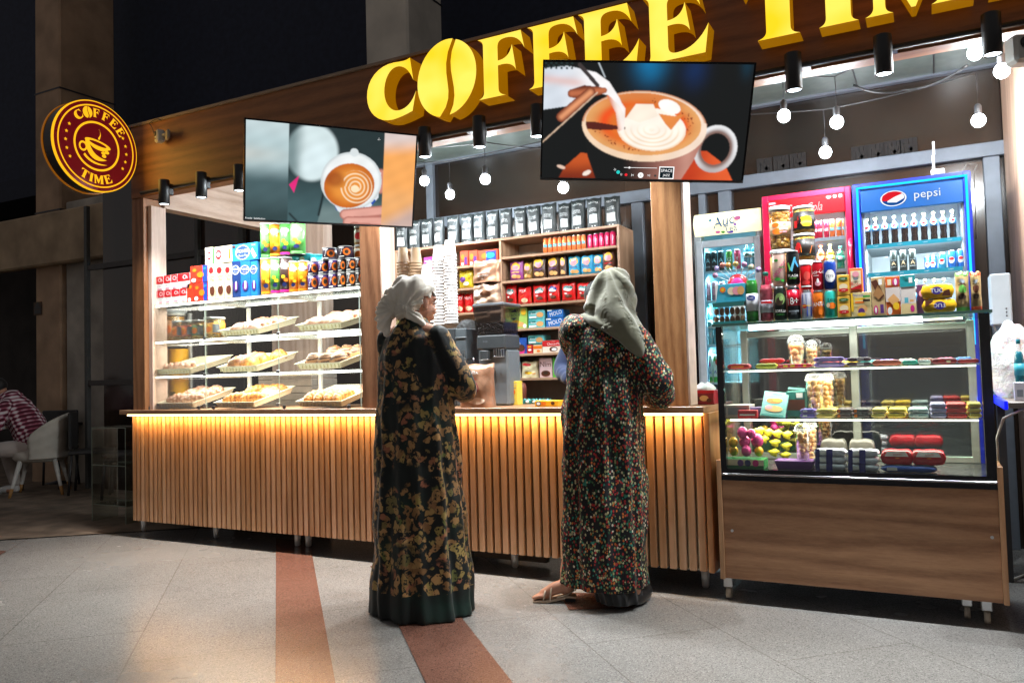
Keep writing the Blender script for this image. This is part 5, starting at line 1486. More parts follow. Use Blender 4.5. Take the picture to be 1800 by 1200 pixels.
# --- blue fridge
FYP = 5.0
pf, a, b, zt, cx = fridge('drinks_fridge', 'tall blue fridge edged with a neon blue light strip', 1503, 1712, 312, FYP, .62, '#1428a0', (14, 14), inner='#d8e4e6')
zh = at(1605, 365, FYP).z
mb = MB(); mb.box(a+.001, -.012, zh, b-.001, .02, zt-.045, mat('#063468', .35, var=.04, emit='#0a6ab0', es=.35), .003)
mb.deco(planefn(((a+b)/2, -.012, (zh+zt-.045)/2), (1, 0, 0), (0, 0, 1), (0, -1, 0)), b-a, zt-.045-zh,
        [('e', .33, .5, .13, .36, glow((.9, .92, .95), .9)), ('e', .33, .5, .115, .32, glow(hx('#0a4ea0'), .8)), ('p', [(.215, .50), (.225, .66), (.28, .80), (.34, .815), (.40, .76), (.42, .68), (.34, .56), (.27, .40), (.22, .42)], glow(hx('#d8202c'), .9)), ('p', [(.42, .68), (.44, .56), (.435, .46), (.36, .30), (.27, .34), (.27, .40), (.34, .56)], glow((.9, .92, .95), .9)),
         ('t', 'pepsi', .66, .50, .46, glow((.9, .93, .97), .9))]); mb.build('header_panel', pf)
mb = MB(); NEO = glow(hx('#20b8ff'), 1.7)
zb_ = at(1605, 515, FYP).z-.3
mb.box(a-.022, -.010, zb_, a-.010, -.002, zt-.020, NEO); mb.box(b+.010, -.010, zb_, b+.022, -.002, zt-.020, NEO); mb.box(a-.0095, -.010, zt-.030, b+.0095, -.002, zt-.020, NEO)
mb.build('neon_strip', pf)
S1, S2 = at(1605, 423, FYP).z, at(1605, 474, FYP).z
S3 = S2-.27
for z in (S1, S2, S3):
    mb = MB(); mb.box(a+.013, .035, z-.008, b-.013, .56, z, WIRE)
    mb.box(a+.02, .028, z-.020, b-.02, .0345, z+.002, mat('#1c9ab0', .4, emit='#1c9ab0', es=.3))
    mb.deco(planefn(((a+b)/2, .028, z-.009), (1, 0, 0), (0, 0, 1), (0, -1, 0)), b-a-.04, .022, [('t', '( pepsi', .1, .5, .4, TW), ('t', '( pepsi', .36, .5, .4, TW), ('t', '( pepsi', .63, .5, .4, TW), ('t', '( pepsi', .88, .5, .4, TW)]); mb.build('shelf', pf)
mb = MB(); mb.box(a+.001, .0221, zb_, b-.001, .0261, zh-.002, glassm((.96, .98, 1.0), .04)); mb.build('door_glass', pf)
mb = MB()
for x in (a+.03, b-.03):
    for sx in (-.016, .016): pass
mb.build if False else None
lamp_area('fridge_light', (cx, FYP+.06, zh-.03), (rad(25), 0, 0), b-a-.06, .04, 7, (.85, .95, 1.0))
lamp_area('fridge_light', (cx, FYP+.06, S1-.03), (rad(25), 0, 0), b-a-.06, .04, 6, (.85, .95, 1.0))
lamp_area('fridge_light', (cx, FYP+.06, S2-.03), (rad(25), 0, 0), b-a-.06, .04, 5, (.85, .95, 1.0))
COLA = mat((.03, .012, .008), .2, var=0)
CAPY = mat('#ece8a8', .4); LBB = pm('#2a8ac8')
for i in range(10):
    px = 1340+[833, 900, 975, 1050, 1130, 1208, 1285, 1362, 1437, 1512][i]/4.5
    bottle('cola bottle with cream cap and blue label, %s from the left in the blue fridge' % ORD[i], px-6.6, px+6.6, 384-i*1.7, FYP+.06, S1, COLA, CAPY, LBB, [('e', .5, .55, .34, .42, PW), ('e', .5, .68, .3, .2, PR)], 'cola bottles in the blue fridge', lab=(.52, .72), fill=.78)
for i in range(3):
    px = 1340+[1042, 1118, 1193][i]/4.5
    can('energy_can', 'tall black energy can, %s from the left in the blue fridge' % ORD[i], 'can', px-7, px+7, 441-i*1.5, FYP+.06, S2, '#1c2420', [('t', 'A', .5, .45, .22, pm('#e0c090')), ('t', 'ENERGY', .5, .25, .05, PW), ('r', .2, .6, .8, .63, PGR)], 'black cans in the blue fridge')
for i, (px, yt, r_, c) in enumerate(((1340+1310/4.5, 451, 6, '#1458a8'), (1340+1355/4.5, 449, 7, '#1458a8'), (1340+1427/4.5, 444, 7, '#2a90b0'), (1340+1505/4.5, 440, 8, '#1c6cc0'), (1340+1578/4.5, 438, 8, '#1c6cc0'))):
    can('soda_can', 'blue soda can, %s from the left on the middle shelf of the blue fridge' % ORD[i], 'can', px-r_, px+r_, yt, FYP+.06+(.08 if i < 2 else 0), S2, c, [('e', .45, .5, .34, .22, PW), ('e', .45, .58, .28, .10, PR)], 'blue cans in the blue fridge')
for i, px in enumerate((1340+1230/4.5, 1340+1300/4.5, 1340+1375/4.5, 1340+1450/4.5)):
    bottle('small bottle with cream cap, %s from the left low in the blue fridge' % ORD[i], px-6, px+6, 491-i, FYP+.06, S3, COLA, CAPY, LBB, [], 'bottom bottles in the blue fridge', lab=(.45, .65))
# --- red fridge
cf, a, b, zt, cx = fridge('drinks_fridge', 'tall crimson red fridge beside the blue fridge', 1343, 1500, 336, FYP+.02, .6, '#b80a3c', (12, 11), inner='#b0a8a4')
Yc = FYP+.02
zh = at(1440, 376, Yc).z
mb = MB(); mb.box(a+.001, -.010, zh, b-.001, .02, zt-.035, mat('#b00812', .3, var=.03, emit='#e01018', es=.5), .003)
mb.deco(planefn(((a+b)/2, -.010, (zh+zt-.035)/2), (1, 0, 0), (0, 0, 1), (0, -1, 0)), b-a, zt-.035-zh,
        [('t', 'Coca-Cola', .48, .42, .50, glow((.92, .9, .88), .9), 0, .62, .35), ('e', .80, .84, .03, .07, PW), ('r', .86, .78, .90, .90, PW), ('r', .93, .77, .97, .92, PW), ('r', .01, .78, .10, .9, PP)]); mb.build('header_panel', cf)
C1, C2 = at(1440, 417, Yc).z, at(1440, 474, Yc).z
for z in (C1, C2, C2-.28):
    mb = MB(); mb.box(a+.013, .03, z-.02, b-.013, .54, z, mat('#a8b4bc', .4, .2)); mb.build('shelf', cf)
mb = MB(); mb.box(a+.001, .0221, 1.1, b-.001, .0261, zh-.002, glassm((.95, .95, .97), .05)); mb.build('door_glass', cf)
mb = MB(); mb.tube([(b+.02, -.006, zt-.65), (b+.02, -.03, zt-.60), (b+.02, -.03, zt-.36), (b+.02, -.006, zt-.31)], .010, mat('#c01040', .3)); mb.build('handle', cf)
lamp_area('fridge_light', (cx, Yc+.06, zh-.03), (rad(25), 0, 0), b-a-.06, .04, 8, (1, .95, .95))
lamp_area('fridge_light', (cx, Yc+.06, C1-.04), (rad(25), 0, 0), b-a-.06, .04, 3.5, (1, .95, .95))
for i, (px, c) in enumerate(((1433.5, '#c8203c'), (1441.5, '#c8203c'), (1453, '#c02848'), (1463, '#e8783a'), (1475, '#e8783a'), (1485, '#e8783a'))):
    can('soda_can', ('red' if i < 3 else 'orange')+' soda can, %s from the left on the top shelf of the red fridge' % ORD[i], 'can', px-4.6, px+4.6, 388-i*.8, Yc+.05, C1, c, [('r', .1, .4, .9, .6, PP if i < 3 else PC), ('t', 'cola' if i < 3 else 'soda', .5, .5, .1, PW)], 'cans in the red fridge')
for i, (px, yt, lq, cp_) in enumerate(((1443.5, 431, '#c86018', '#e05020'), (1460, 429, '#c8a030', '#e8dc50'), (1478, 432, '#2a9a7a', '#3ab090'))):
    bottle(('orange', 'yellow', 'green')[i]+' capped juice bottle in the red fridge', px-7.5, px+7.5, yt, Yc+.06, C2, mat(lq, .25), mat(cp_, .4), pm(cp_), [('e', .5, .5, .3, .3, PW)], 'juice bottles in the red fridge', lab=(.38, .58))
# --- pale tea fridge at the left
YA = 5.12
af, a, b, zt, cx = fridge('drinks_fridge', 'pale grey fridge with cream lit header reading tea', 1222, 1343, 372, YA, .55, '#8c969c', (12, 12), inner='#8cb4c0')
zh = at(1282, 412, YA).z
mb = MB()
n = 10; prof = []
LH = mat('#c8c4a0', .4, emit='#fff3c4', es=.85)
vs = []
for i in range(n+1):
    t_ = i/n; vs += [(-(-a)-.0-.03 if False else a-.035, -.045*math.sin(PI*t_), zh+.004+(zt-zh-.002)*t_), (b+.035, -.045*math.sin(PI*t_), zh+.004+(zt-zh-.002)*t_)]
mb.add(vs, [(2*i, 2*i+1, 2*i+3, 2*i+2) for i in range(n)], LH, True)
mb.add([v for v in vs[0::2]], [tuple(range(n+1))], LH); mb.add([v for v in vs[1::2]], [tuple(range(n+1))], LH)
hh = zt-zh
mb.deco(lambda u, v, off: V(((a+b)/2+u, -.045*math.sin(PI*(v/hh+.5))-off, zh+hh/2+v)), b-a+.06, hh, [('t', 'Auc', .46, .56, .46, glow(hx('#1a6aa0'), .8), 10, .9, .2), ('t', 'Tea', .56, .22, .26, glow(hx('#1a6aa0'), .8), 4), ('e', .68, .62, .05, .1, glow(hx('#e080b0'), .8)), ('e', .64, .36, .025, .06, glow(hx('#a878c8'), .8)), ('e', .26, .64, .025, .06, glow(hx('#70b0c8'), .8)), ('e', .36, .12, .04, .05, glow(hx('#d868a0'), .8)), ('e', .44, .10, .03, .05, glow(hx('#60a850'), .8)), ('e', .55, .07, .05, .04, glow(hx('#7050b0'), .8))], .008, 6)
mb.build('header_panel', af)
mb = MB(); fm = mat('#a4aeb6', .35, .2)
for x0, x1 in ((a-.028, a+.012), (b-.012, b+.028)): mb.box(x0, -.02, .42, x1, -.001, zh-.03, fm, .003)
mb.box(a+.0125, -.02, zh-.075, b-.0125, -.001, zh-.03, fm, .002); mb.build('door_frame', af)
mb = MB(); mb.box(a+.001, .0021, .42, b-.001, .0061, zh-.03, glassm((.85, .95, .98), .05)); mb.build('door_glass', af)
A1, A2, A3, A4 = at(1270, 474, YA).z, at(1270, 526, YA).z, at(1270, 605, YA).z, at(1270, 672, YA).z
for z in (A1, A2, A3, A4):
    mb = MB(); mb.box(a+.013, .03, z-.012, b-.013, .5, z, mat('#b8ccd4', .4, .2)); mb.build('shelf', af)
for z, p in ((zh-.05, 3.5), (A1-.03, 5), (A2-.03, 7), (A3-.03, 7)):
    lamp_area('fridge_light', (cx, YA+.07, z), (rad(25), 0, 0), b-a-.06, .04, p, (.6, .92, 1.0))
ga = 'drinks in the pale fridge'
for i, (px, yt, c, it) in enumerate(((1244, 443, '#20282a', 'A'), (1255, 442, '#20282a', 'A'), (1267, 441, '#20282a', 'A'), (1281.5, 440, '#5c8a3c', 'G'), (1296, 438, '#c83a5a', 'f'))):
    can('energy_can', ('black', 'black', 'black', 'green', 'pink')[i]+' can, %s from the left on the top shelf of the pale fridge' % ORD[i], 'can', px-5.6, px+5.6, yt, YA+.05, A1, c, [('t', it, .5, .6, .24, pm('#9ad0d8') if i < 3 else PW), ('r', .15, .2, .85, .3, PGR)], ga)
for i, px in enumerate((1243, 1256, 1269)):
    can('energy_can', 'tall mauve can, %s from the left on the second shelf of the pale fridge' % ORD[i], 'can', px-5.8, px+5.8, 495, YA+.05, A2, '#9a7078', [('r', .2, .3, .8, .7, PP)], ga)
bl = mat('#28b8d0', .25)
for i, (px, yt, sh, c) in enumerate(((1313, 425, A1, '#20b0d0'), (1326, 425, A1, '#38c0d8'), (1247, 536, A3, '#60c8d0'), (1259, 538, A3, '#50b8c8'))):
    bottle('turquoise drink bottle, %s in the pale fridge' % ('left one on the top shelf', 'right one on the top shelf', 'left one on the third shelf', 'right one on the third shelf')[i], px-6.5, px+6.5, yt, YA+.05, sh, mat(c, .25), mat('#18a088', .4), pm('#e8f0f0'), [('e', .5, .5, .3, .3, PT)], ga)
for i, px in enumerate((1246, 1262)):
    carton('juice_carton', 'tall juice carton with red fruit, %s on the bottom shelf of the pale fridge' % ('left' if i == 0 else 'right'), 'carton', px-7, px+7, 624, YA+.05, A4, .07, '#dfe6d8', [('r', 0, 0, 1, .2, PG), ('e', .5, .75, .25, .12, PR), ('e', .62, .66, .18, .09, PM), ('t', 'Auc', .5, .38, .12, PB), ('e', .2, .85, .15, .07, PG)], group=ga)
# ================================================================ REFRIGERATED SHOWCASE (RIGHT)
HX0, HX1, HF, HB = -.945, .236, 4.0, 4.54
HZ1, HZ2, HD, HT = 1.143, .903, .655, 1.372
sc_ = thing('showcase', 'black framed glass showcase on a wooden base, full of sweets', 'display case', ((HX0+HX1)/2, 4.25, 0))
HO = V(((HX0+HX1)/2, 4.25, 0))
def hb(mb, x0, y0, z0, x1, y1, z1, m, bev=0): mb.box(x0-HO.x, y0-HO.y, z0, x1-HO.x, y1-HO.y, z1, m, bev)
BW = wood('#b08460', '#875e40', 'x', 1.0, .42)
mb = MB(); hb(mb, HX0+.004, HF+.012, .118, HX1-.004, HF+.030, .598, BW); mb.build('base_panel', sc_)
WED = wood('#b98e68', '#96704e', 'z', 1, .4)
for a, b in ((HX0-.018, HX0+.003), (HX1-.003, HX1+.018)):
    mb = MB(); hb(mb, a, HF-.004, .115, b, HB, .698, WED, .001); mb.build('side_panel', sc_)
mb = MB(); hb(mb, HX0+.004, HF+.031, .118, HX1-.004, HB, .60, DARK); mb.build('cabinet', sc_)
for px, py in ((1287, 932), (1744, 944)):
    c = at(px, py, HF+.012); mb = MB(); mb.lathe([(.007, -.003), (.007, 0), (0, 0)][::-1], STEEL, (c.x-HO.x, HF+.012-HO.y, c.z), 12, 'y'); mb.build('screw', sc_)
mb = MB(); hb(mb, HX0+.004, HF+.004, .600, HX1-.004, HF+.03, .6255, BLACKG); mb.build('kick_band', sc_)
mb = MB(); hb(mb, HX0+.004, HF-.004, .626, HX1-.004, HF+.03, .6355, mat((.75, .76, .78), .12, 1.0, var=0), .002); mb.build('chrome_strip', sc_)
mb = MB(); hb(mb, HX0+.004, HF, .636, HX1-.004, HF+.03, .656, BLACKG); hb(mb, HX0+.004, HF+.031, .62, HX1-.004, HB, HD-.001, mat('#3a3d3c', .25, .5)); mb.build('deck', sc_)
for a, b in ((HX0+.002, HX0+.032), (HX1-.042, HX1-.002)):
    mb = MB(); hb(mb, a, HF, .6565, b, HF+.03, HT-.013, BLACKG); mb.build('front_post', sc_)
mb = MB(); hb(mb, HX0+.033, HF+.004, .6565, HX1-.043, HF+.010, HT-.013, glassm((.95, .98, .96), .05)); mb.build('glass_pane', sc_)
for x in (HX0+.004, HX1-.010):
    mb = MB(); hb(mb, x, HF+.031, .66, x+.006, HB-.04, HT-.013, glassm((.95, .98, .96), .05)); mb.build('glass_pane', sc_)
mb = MB(); hb(mb, HX0-.012, HF-.012, HT-.012, HX1+.010, HB, HT, glassm((.62, .80, .72), .16)); hb(mb, HX0-.012, HF-.0135, HT-.012, HX1+.010, HF-.0125, HT, mat('#3c5a50', .15, coat=.5)); mb.build('glass_top', sc_)
SF = mat('#a8a69c', .3, .6, var=.05)
hy = HB-.03
for px, w in ((1311, .035), (1504, .04), (1711, .035)):
    X = xat(px, hy, 1.0); mb = MB(); hb(mb, X-w/2, hy, HD, X+w/2, hy+.03, HT-.015, SF, .003); mb.build('rear_post', sc_)
mb = MB(); xa, xb = xat(1304, hy, 1), xat(1718, hy, 1)
hb(mb, xa, hy+.002, 1.315, xb, hy+.028, 1.345, SF, .002); hb(mb, xa, hy+.002, HD, xb, hy+.028, HD+.03, SF, .002); mb.build('rear_rail', sc_)
mb = MB(); hb(mb, xa, hy+.031, HD, xb, hy+.036, HT-.02, glassm((.42, .43, .40), .26)); mb.build('sliding_door', sc_)
for z in (HZ1, HZ2):
    mb = MB(); hb(mb, HX0+.033, HF+.034, z-.006, HX1-.044, HB-.07, z, glassm((.88, .95, .91), .12)); mb.build('glass_shelf', sc_)
    mb = MB(); hb(mb, HX0+.05, HF+.036, z-.0125, HX1-.06, HF+.044, z-.0065, glow((1, .93, .80), 6)); mb.build('led_strip', sc_)
mb = MB(); hb(mb, HX0+.15, HF+.07, HT-.034, HX1-.26, HF+.10, HT-.014, glow((.95, 1, 1), 7)); mb.build('led_strip', sc_)
mb = MB(); hb(mb, HX1-.258, HF+.08, HT-.030, HX1-.10, HF+.09, HT-.022, glow((1, .9, .7), 4)); mb.build('led_strip', sc_)
for px, c in ((1282, HF+.08), (1735, HF+.10), (1700, HF+.15)):
    X = xat(px, c, .05); mb = MB()
    mb.lathe([(0, -.012), (.028, -.012), (.030, 0), (.028, .012), (0, .012)], mat((.45, .38, .3), .5), (X-HO.x, c-HO.y, .032), 16, 'x')
    hb(mb, X-.022, c-.03, .062, X+.022, c+.03, .116, STEEL, .004); mb.build('castor', sc_)
lamp_area('showcase_light', (HO.x, 4.18, HT-.04), (0, 0, 0), 1.05, .2, 7, (1, .98, .93))
lamp_area('showcase_light', (HO.x, 4.20, HZ1-.03), (0, 0, 0), 1.05, .2, 7, (1, .94, .82))
lamp_area('showcase_light', (HO.x, 4.20, HZ2-.03), (0, 0, 0), 1.05, .2, 7, (1, .94, .82))
# ---------------- lying bars and packs
def barmesh(w, d, h, m, items, seed=0, crimp=True):
    mb = MB(); rr = random.Random(seed); ph = rr.uniform(0, 6); n, k = 16, 14; vs = []
    for i in range(n+1):
        u = i/n*2-1; e = max(.06, (1-abs(u)**(9 if crimp else 14)))**.6
        if crimp and abs(u) > .93: e = .10
        for j in range(k):
            a = 2*PI*j/k; c, s = math.cos(a), math.sin(a)
            y = math.copysign(abs(c)**.32, c)*d/2*(.9+.1*e); z = math.copysign(abs(s)**.32, s)*h/2*e*(1+(.08 if h < .05 else .035)*math.sin(u*(11 if h < .05 else 6)+ph))
            vs.append((u*w/2, y, h/2+z))
    fs = [(i*k+j, i*k+(j+1) % k, (i+1)*k+(j+1) % k, (i+1)*k+j) for i in range(n) for j in range(k)]
    fs += [tuple(range(k)), tuple(range(n*k, (n+1)*k))]
    mb.add(vs, fs, m, True)
    mb.deco(lambda u, v, off: V((u, -d/2*(.985 if abs(v) < h*.3 else .95)-off-.001, h/2+v)), w*.8, h*.8, items, .001)
    return mb
def bar(name, label, px0, px1, z, h, Y, d, col, items=(), group=None, rz=0, seed=0, crimp=True):
    X0, X1 = xat(px0, Y, z), xat(px1, Y, z)
    mb = barmesh(X1-X0, d, h, mat(col, .28, var=.10, vs=30, bmp=.3, bs=40, bd=.003) if isinstance(col, str) else col, items, seed, crimp)
    o = mb.build(name, None, ((X0+X1)/2, Y+d/2, z+.0006), (0, 0, rz)); return tag(o, label, 'sweet', group)
def balls_cup(label, a, b, yt, Y, zb, n, group, seed=0):
    X0, X1 = xat(a, Y, zb), xat(b, Y, zb); r = (X1-X0)/2; h = at((a+b)/2, yt, Y).z-zb; x = (X0+X1)/2
    t = thing('cookie_cup', label, 'cup', (x, Y+r, zb+.0005), group=group)
    hc = h-r*.75
    mb = MB(); mb.lathe([(0, 0), (r*.72, 0), (r*.96, hc), (r*1.03, hc+.004), (r*1.03, hc-.003), (r*.94, hc-.004)], PLASTIC, seg=22); mb.build('cup_body', t)
    mb = MB(); mb.lathe([(r*1.02, hc+.005)]+[(r*.95*math.cos(k*PI/14), hc+.008+r*.72*math.sin(k*PI/14)) for k in range(7)]+[(0, hc+.008+r*.73)], PLASTIC, seg=22); mb.build('dome_lid', t)
    rr = random.Random(seed); br = r*.40; k = 0; zz_ = br+.003
    BL = glaze('#b87c40', '#dba868', '#ecc890', 60)
    while k < n:
        m_ = 3
        off = rr.uniform(0, 6)
        for q in range(m_):
            if k >= n: break
            a_ = off+2*PI*q/m_; rad2 = (r*.72+(r*.22)*(zz_/max(hc, .01)))-br*1.02
            mb = MB(); mb.ell((rad2*math.cos(a_), rad2*math.sin(a_), zz_), br, BL, 12, 9); mb.build('cookie_ball', t); k += 1
        zz_ += br*1.62
        if zz_ > hc-br*.2: break
    return t
gS = 'sweets on the upper glass shelf of the showcase'
z = HZ1; y = HF+.05
bar('chocolate_bar', 'red bar at the far left of the upper showcase shelf', 1278, 1318, z, .028, y, .05, '#b01820', [('r', .1, .3, .8, .7, PO)], gS)
bar('chocolate_bar', 'lower red bar under another red bar, upper showcase shelf', 1337, 1372, z, .024, y+.06, .05, '#a8141c', [], gS, seed=3)
bar('chocolate_bar', 'red bar lying on another bar, left part of the upper showcase shelf', 1335, 1378, z+.026, .024, y+.06, .05, '#b81420', [('r', .1, .3, .9, .7, PR)], gS, seed=1)
bar('wafer_bar', 'yellow green bar near the left of the upper showcase shelf', 1328, 1366, z, .026, y, .045, '#b8b430', [('r', .2, .2, .9, .8, pm('#a8a828'))], gS, seed=2)
bar('wafer_bar', 'long red and yellow bar left of the lilac bars', 1366, 1429, z, .020, y, .045, '#c81c34', [('r', .1, .2, .25, .9, PY), ('r', .35, .2, .5, .9, PY), ('r', .62, .2, .72, .9, PM), ('r', .8, .2, .9, .9, PY)], gS, seed=4)
for i, zz_ in enumerate((z, z+.025)):
    bar('chocolate_bar', 'lilac bar, %s of the two stacked' % ('lower', 'upper')[i], 1430-i, 1485-i, zz_, .023, y, .05, '#8a6cc0', [('r', .1, .25, .9, .75, pm('#b8a0e0'))], gS, seed=5+i)
for i, zz_ in enumerate((z, z+.022)):
    bar('chocolate_bar', 'dark plum bar, %s of the two stacked beside the lilac bars' % ('lower', 'upper')[i], 1488, 1532, zz_, .020, y, .05, '#4a2c40', [('r', .4, .1, .75, .95, pm('#c8c0d0'))], gS, seed=7+i)
bar('caramel_roll', 'smooth salmon coloured roll in the middle of the upper showcase shelf', 1533, 1584, z, .026, y, .04, '#c8624c', [], gS, seed=9, crimp=False)
bar('wrapped_candy', 'teal wrapped candy on the upper showcase shelf', 1586, 1614, z, .022, y+.01, .04, '#2aa898', [], gS, seed=10)
bar('wrapped_candy', 'white wrapped candy beside the teal one', 1614, 1637, z, .020, y, .035, '#c8d4d4', [], gS, seed=11)
bar('wrapped_candy', 'dark red wrapped candies right of the white one', 1638, 1683, z, .026, y, .05, '#8a1424', [('r', .2, .4, .5, .8, PR), ('r', .6, .2, .8, .6, PCR)], gS, seed=12)
bar('chocolate_bar', 'dark red bar at the far right of the upper showcase shelf', 1683, 1722, z, .020, y, .05, '#961828', [('r', .05, .3, .95, .6, PR)], gS, seed=13)
BK = [('#b8202c', 'red'), ('#e0a828', 'amber'), ('#3c8c88', 'teal'), ('#7a58a8', 'violet'), ('#c8c0b0', 'cream'), ('#5a3020', 'brown'), ('#c84870', 'rose'), ('#3c68a8', 'blue')]
for k, px in enumerate((1445, 1478, 1511, 1545, 1579, 1613, 1647, 1680)):
    bar('chocolate_bar', '%s wrapped bar in the rear row of the upper showcase shelf' % BK[k][1], px, px+30, HZ1, .030, HF+.18, .07, BK[k][0], [('r', .2, .3, .8, .7, pm('#d8d0c0'))], 'rear row bars on the upper showcase shelf', seed=60+k)
gC = 'clear cups of cookie balls in the showcase'
balls_cup('clear domed cup of cookie balls on the upper showcase shelf, left one', 1382, 1415, 590, HF+.14, HZ1, 16, gC, 1)
balls_cup('clear domed cup of cookie balls on the upper showcase shelf, right one', 1413, 1439, 599, HF+.18, HZ1, 14, gC, 2)
balls_cup('full clear cup of cookie balls on the lower showcase shelf, left one', 1415, 1450, 656, HF+.12, HZ2, 24, gC, 3)
balls_cup('full clear cup of cookie balls on the lower showcase shelf, right one', 1440, 1468, 657, HF+.19, HZ2, 22, gC, 4)
gM = 'wrapped bars on the lower glass shelf of the showcase'
z = HZ2
cols = [(1406, 1434, '#6a58b0', 2, 'purple and white'), (1435, 1469, '#d8b860', 2, 'cream yellow'), (1470, 1498, '#4a3434', 2, 'brown with orange end'), (1499, 1531, '#38302e', 2, 'black with orange end'),
        (1532, 1559, '#c8b058', 2, 'pale gold'), (1560, 1594, '#d8b428', 2, 'bright yellow'), (1596, 1633, '#98a8a8', 2, 'silver blue'), (1635, 1665, '#8c84a8', 3, 'lilac grey'), (1664, 1701, '#c0201c', 3, 'bright red'), (1702, 1728, '#c8a83c', 3, 'mustard')]
for j in range(3):
    for i, (a, b, c, n, nm) in enumerate(cols):
        if j and i < 1: continue
        for k in range(n if j < 2 else n-1):
            yy = HF+.045+j*.105
            sh = (900-(a+b)/2)*0
            X0, X1 = xat(a, HF+.045, z), xat(b, HF+.045, z)
            it = [('r', .15, .3, .5, .7, PW)] if i in (0, 6) else ([('r', 0, .1, .2, .9, PO)] if i in (2, 3) else [('r', .2, .3, .8, .7, pm(c))])
            mb = barmesh(X1-X0-.002, .085, .021, mat(c, .3, var=.10, vs=30, bmp=.3, bs=40, bd=.003), it, i*7+j*3+k)
            o = mb.build('wrapped_bar', None, ((X0+X1)/2+random.uniform(-.002, .002), yy+.042, z+.0006+k*.022), (0, 0, random.uniform(-.04, .04)))
            tag(o, '%s bar, %s in its stack, %s row on the lower showcase shelf' % (nm, (('lower', 'upper') if n == 2 else ('bottom', 'middle', 'top'))[k], ('front', 'second', 'third')[j]), 'sweet', gM)
carton('sweet_box', 'pale box with clear lid at the left end of the lower showcase shelf', 'box', 1276, 1318, 712, HF+.10, HZ2, .14, '#b0a8a0', [('r', .1, .2, .9, .8, PGR)], group='boxes on the lower glass shelf')
bar('purple_pouch', 'small rounded purple pouch behind the bright red box', 1313, 1340, HZ2, .05, HF+.12, .06, '#5a3c78', [], 'boxes on the lower glass shelf', crimp=False)
carton('sweet_box', 'small bright red box at the front of the lower showcase shelf', 'box', 1297, 1331, 721, HF+.045, HZ2, .04, '#c01828', [('r', .1, .3, .9, .5, PW)], group='boxes on the lower glass shelf')
X0, X1 = xat(1334, HF+.05, HZ2), xat(1378, HF+.05, HZ2); w = X1-X0
mb = MB(); mb.box(-w/2, 0, 0, w/2, .022, .15, pm('#6fb0ac'), .001)
mb.deco(planefn((0, 0, .075), (1, 0, 0), (0, 0, 1), (0, -1, 0)), w, .15, [('t', 'Natura', .55, .9, .07, pm('#2a6a5c')), ('e', .45, .62, .3, .1, PO), ('e', .6, .66, .2, .07, PY), ('e', .5, .3, .36, .12, PSK), ('e', .3, .34, .15, .08, PP), ('r', .05, .0, .95, .06, PT)])
tag(mb.build('sweet_box', None, (X0+w/2, HF+.075, HZ2+.006), (rad(-38), rad(6), 0)), 'tilted teal box with fruit picture on the lower showcase shelf', 'box', 'boxes on the lower glass shelf')
carton('sweet_box', 'teal box with brown window behind the tilted teal box', 'box', 1383, 1416, 688, HF+.16, HZ2, .08, '#2a7870', [('r', .0, .25, 1, .68, PBR), ('r', .55, .75, .9, .95, PW)], group='boxes on the lower glass shelf')
# bottom deck
t = thing('toy_egg_box', 'open box of pink and yellow foil eggs at the bottom left of the showcase', 'box', (xat(1309, HF+.06, .7), HF+.08, HD))
w = xat(1344, HF+.06, .7)-xat(1275, HF+.06, .7)
mb = MB(); mb.box(-w/2, -.045, 0, w/2, .075, .045, pm('#2a8a48'), .001); mb.deco(planefn((0, -.045, .0225), (1, 0, 0), (0, 0, 1), (0, -1, 0)), w, .045, [('r', 0, .35, 1, 1, PCR), ('e', .42, .62, .08, .36, PPU), ('e', .6, .62, .08, .36, PN), ('e', .8, .62, .08, .36, PM)])
mb.build('carton_tray', t)
PNK = mat('#d84a90', .22, .3, var=.2, vs=30); YLW = mat('#d8a820', .25, .3, var=.2, vs=30)
for i, (u, v, r, m) in enumerate(((1305, 760, 10.5, PNK), (1309, 776, 11, PNK), (1331, 774, 12.5, PNK), (1321, 762, 8.5, PNK), (1289, 777, 9.5, YLW), (1290, 792, 9, YLW), (1312, 792, 10, PNK), (1334, 793, 9, YLW))):
    c = at(u, v, HF+.09+(i % 3)*.02); o_ = V((t.location.x, t.location.y, t.location.z))
    rr_ = r/400
    mb = MB(); mb.ell(c-o_, (rr_, rr_, rr_*1.15), m, 14, 10); mb.build('foil_egg', t)
gD = 'packs on the floor of the showcase'
YS = mat('#d0cc30', .25, .2, var=.25, vs=35, bmp=.6, bs=30, bd=.006)
k = 0
for (u, v) in ((1335, 757), (1350, 760), (1366, 762), (1383, 764), (1362, 778), (1382, 784), (1360, 795), (1380, 800), (1342, 772)):
    c = at(u, v, HF+.22+.02*(k % 2)); mb = MB(); mb.ell((0, 0, 0), (.026, .02, .020), YS, 12, 8, warp=lambda p: V((p.x*(1+.3*math.sin(p.z*200)), p.y, p.z*(1+.2*math.sin(p.x*150)))))
    o = mb.build('yellow_candy', None, c); tag(o, 'yellow foil wrapped candy heaped behind the foil eggs', 'sweet', 'yellow foil candies heaped in the showcase'); k += 1
zc_ = HD+.001
a, b = xat(1361, HF+.05, .7), xat(1430, HF+.05, .7)
mb = MB(); frust(mb, -(b-a)/2+.012, (b-a)/2-.012, 0, .10, 0, -(b-a)/2, (b-a)/2, -.01, .11, .040, pm('#7a4a9a')); tag(mb.build('purple_tray', None, ((a+b)/2, HF+.06, zc_)), 'purple open tray on the floor of the showcase', 'tray')
balls_cup('full clear cup of cookie balls standing in the purple tray, left one', 1395, 1425, 747, HF+.075, HD+.042, 22, gC, 5)
balls_cup('full clear cup of cookie balls at the purple tray, right one behind', 1412, 1438, 741, HF+.17, HD+.002, 24, gC, 6)
BPK = pm('#1e2478')
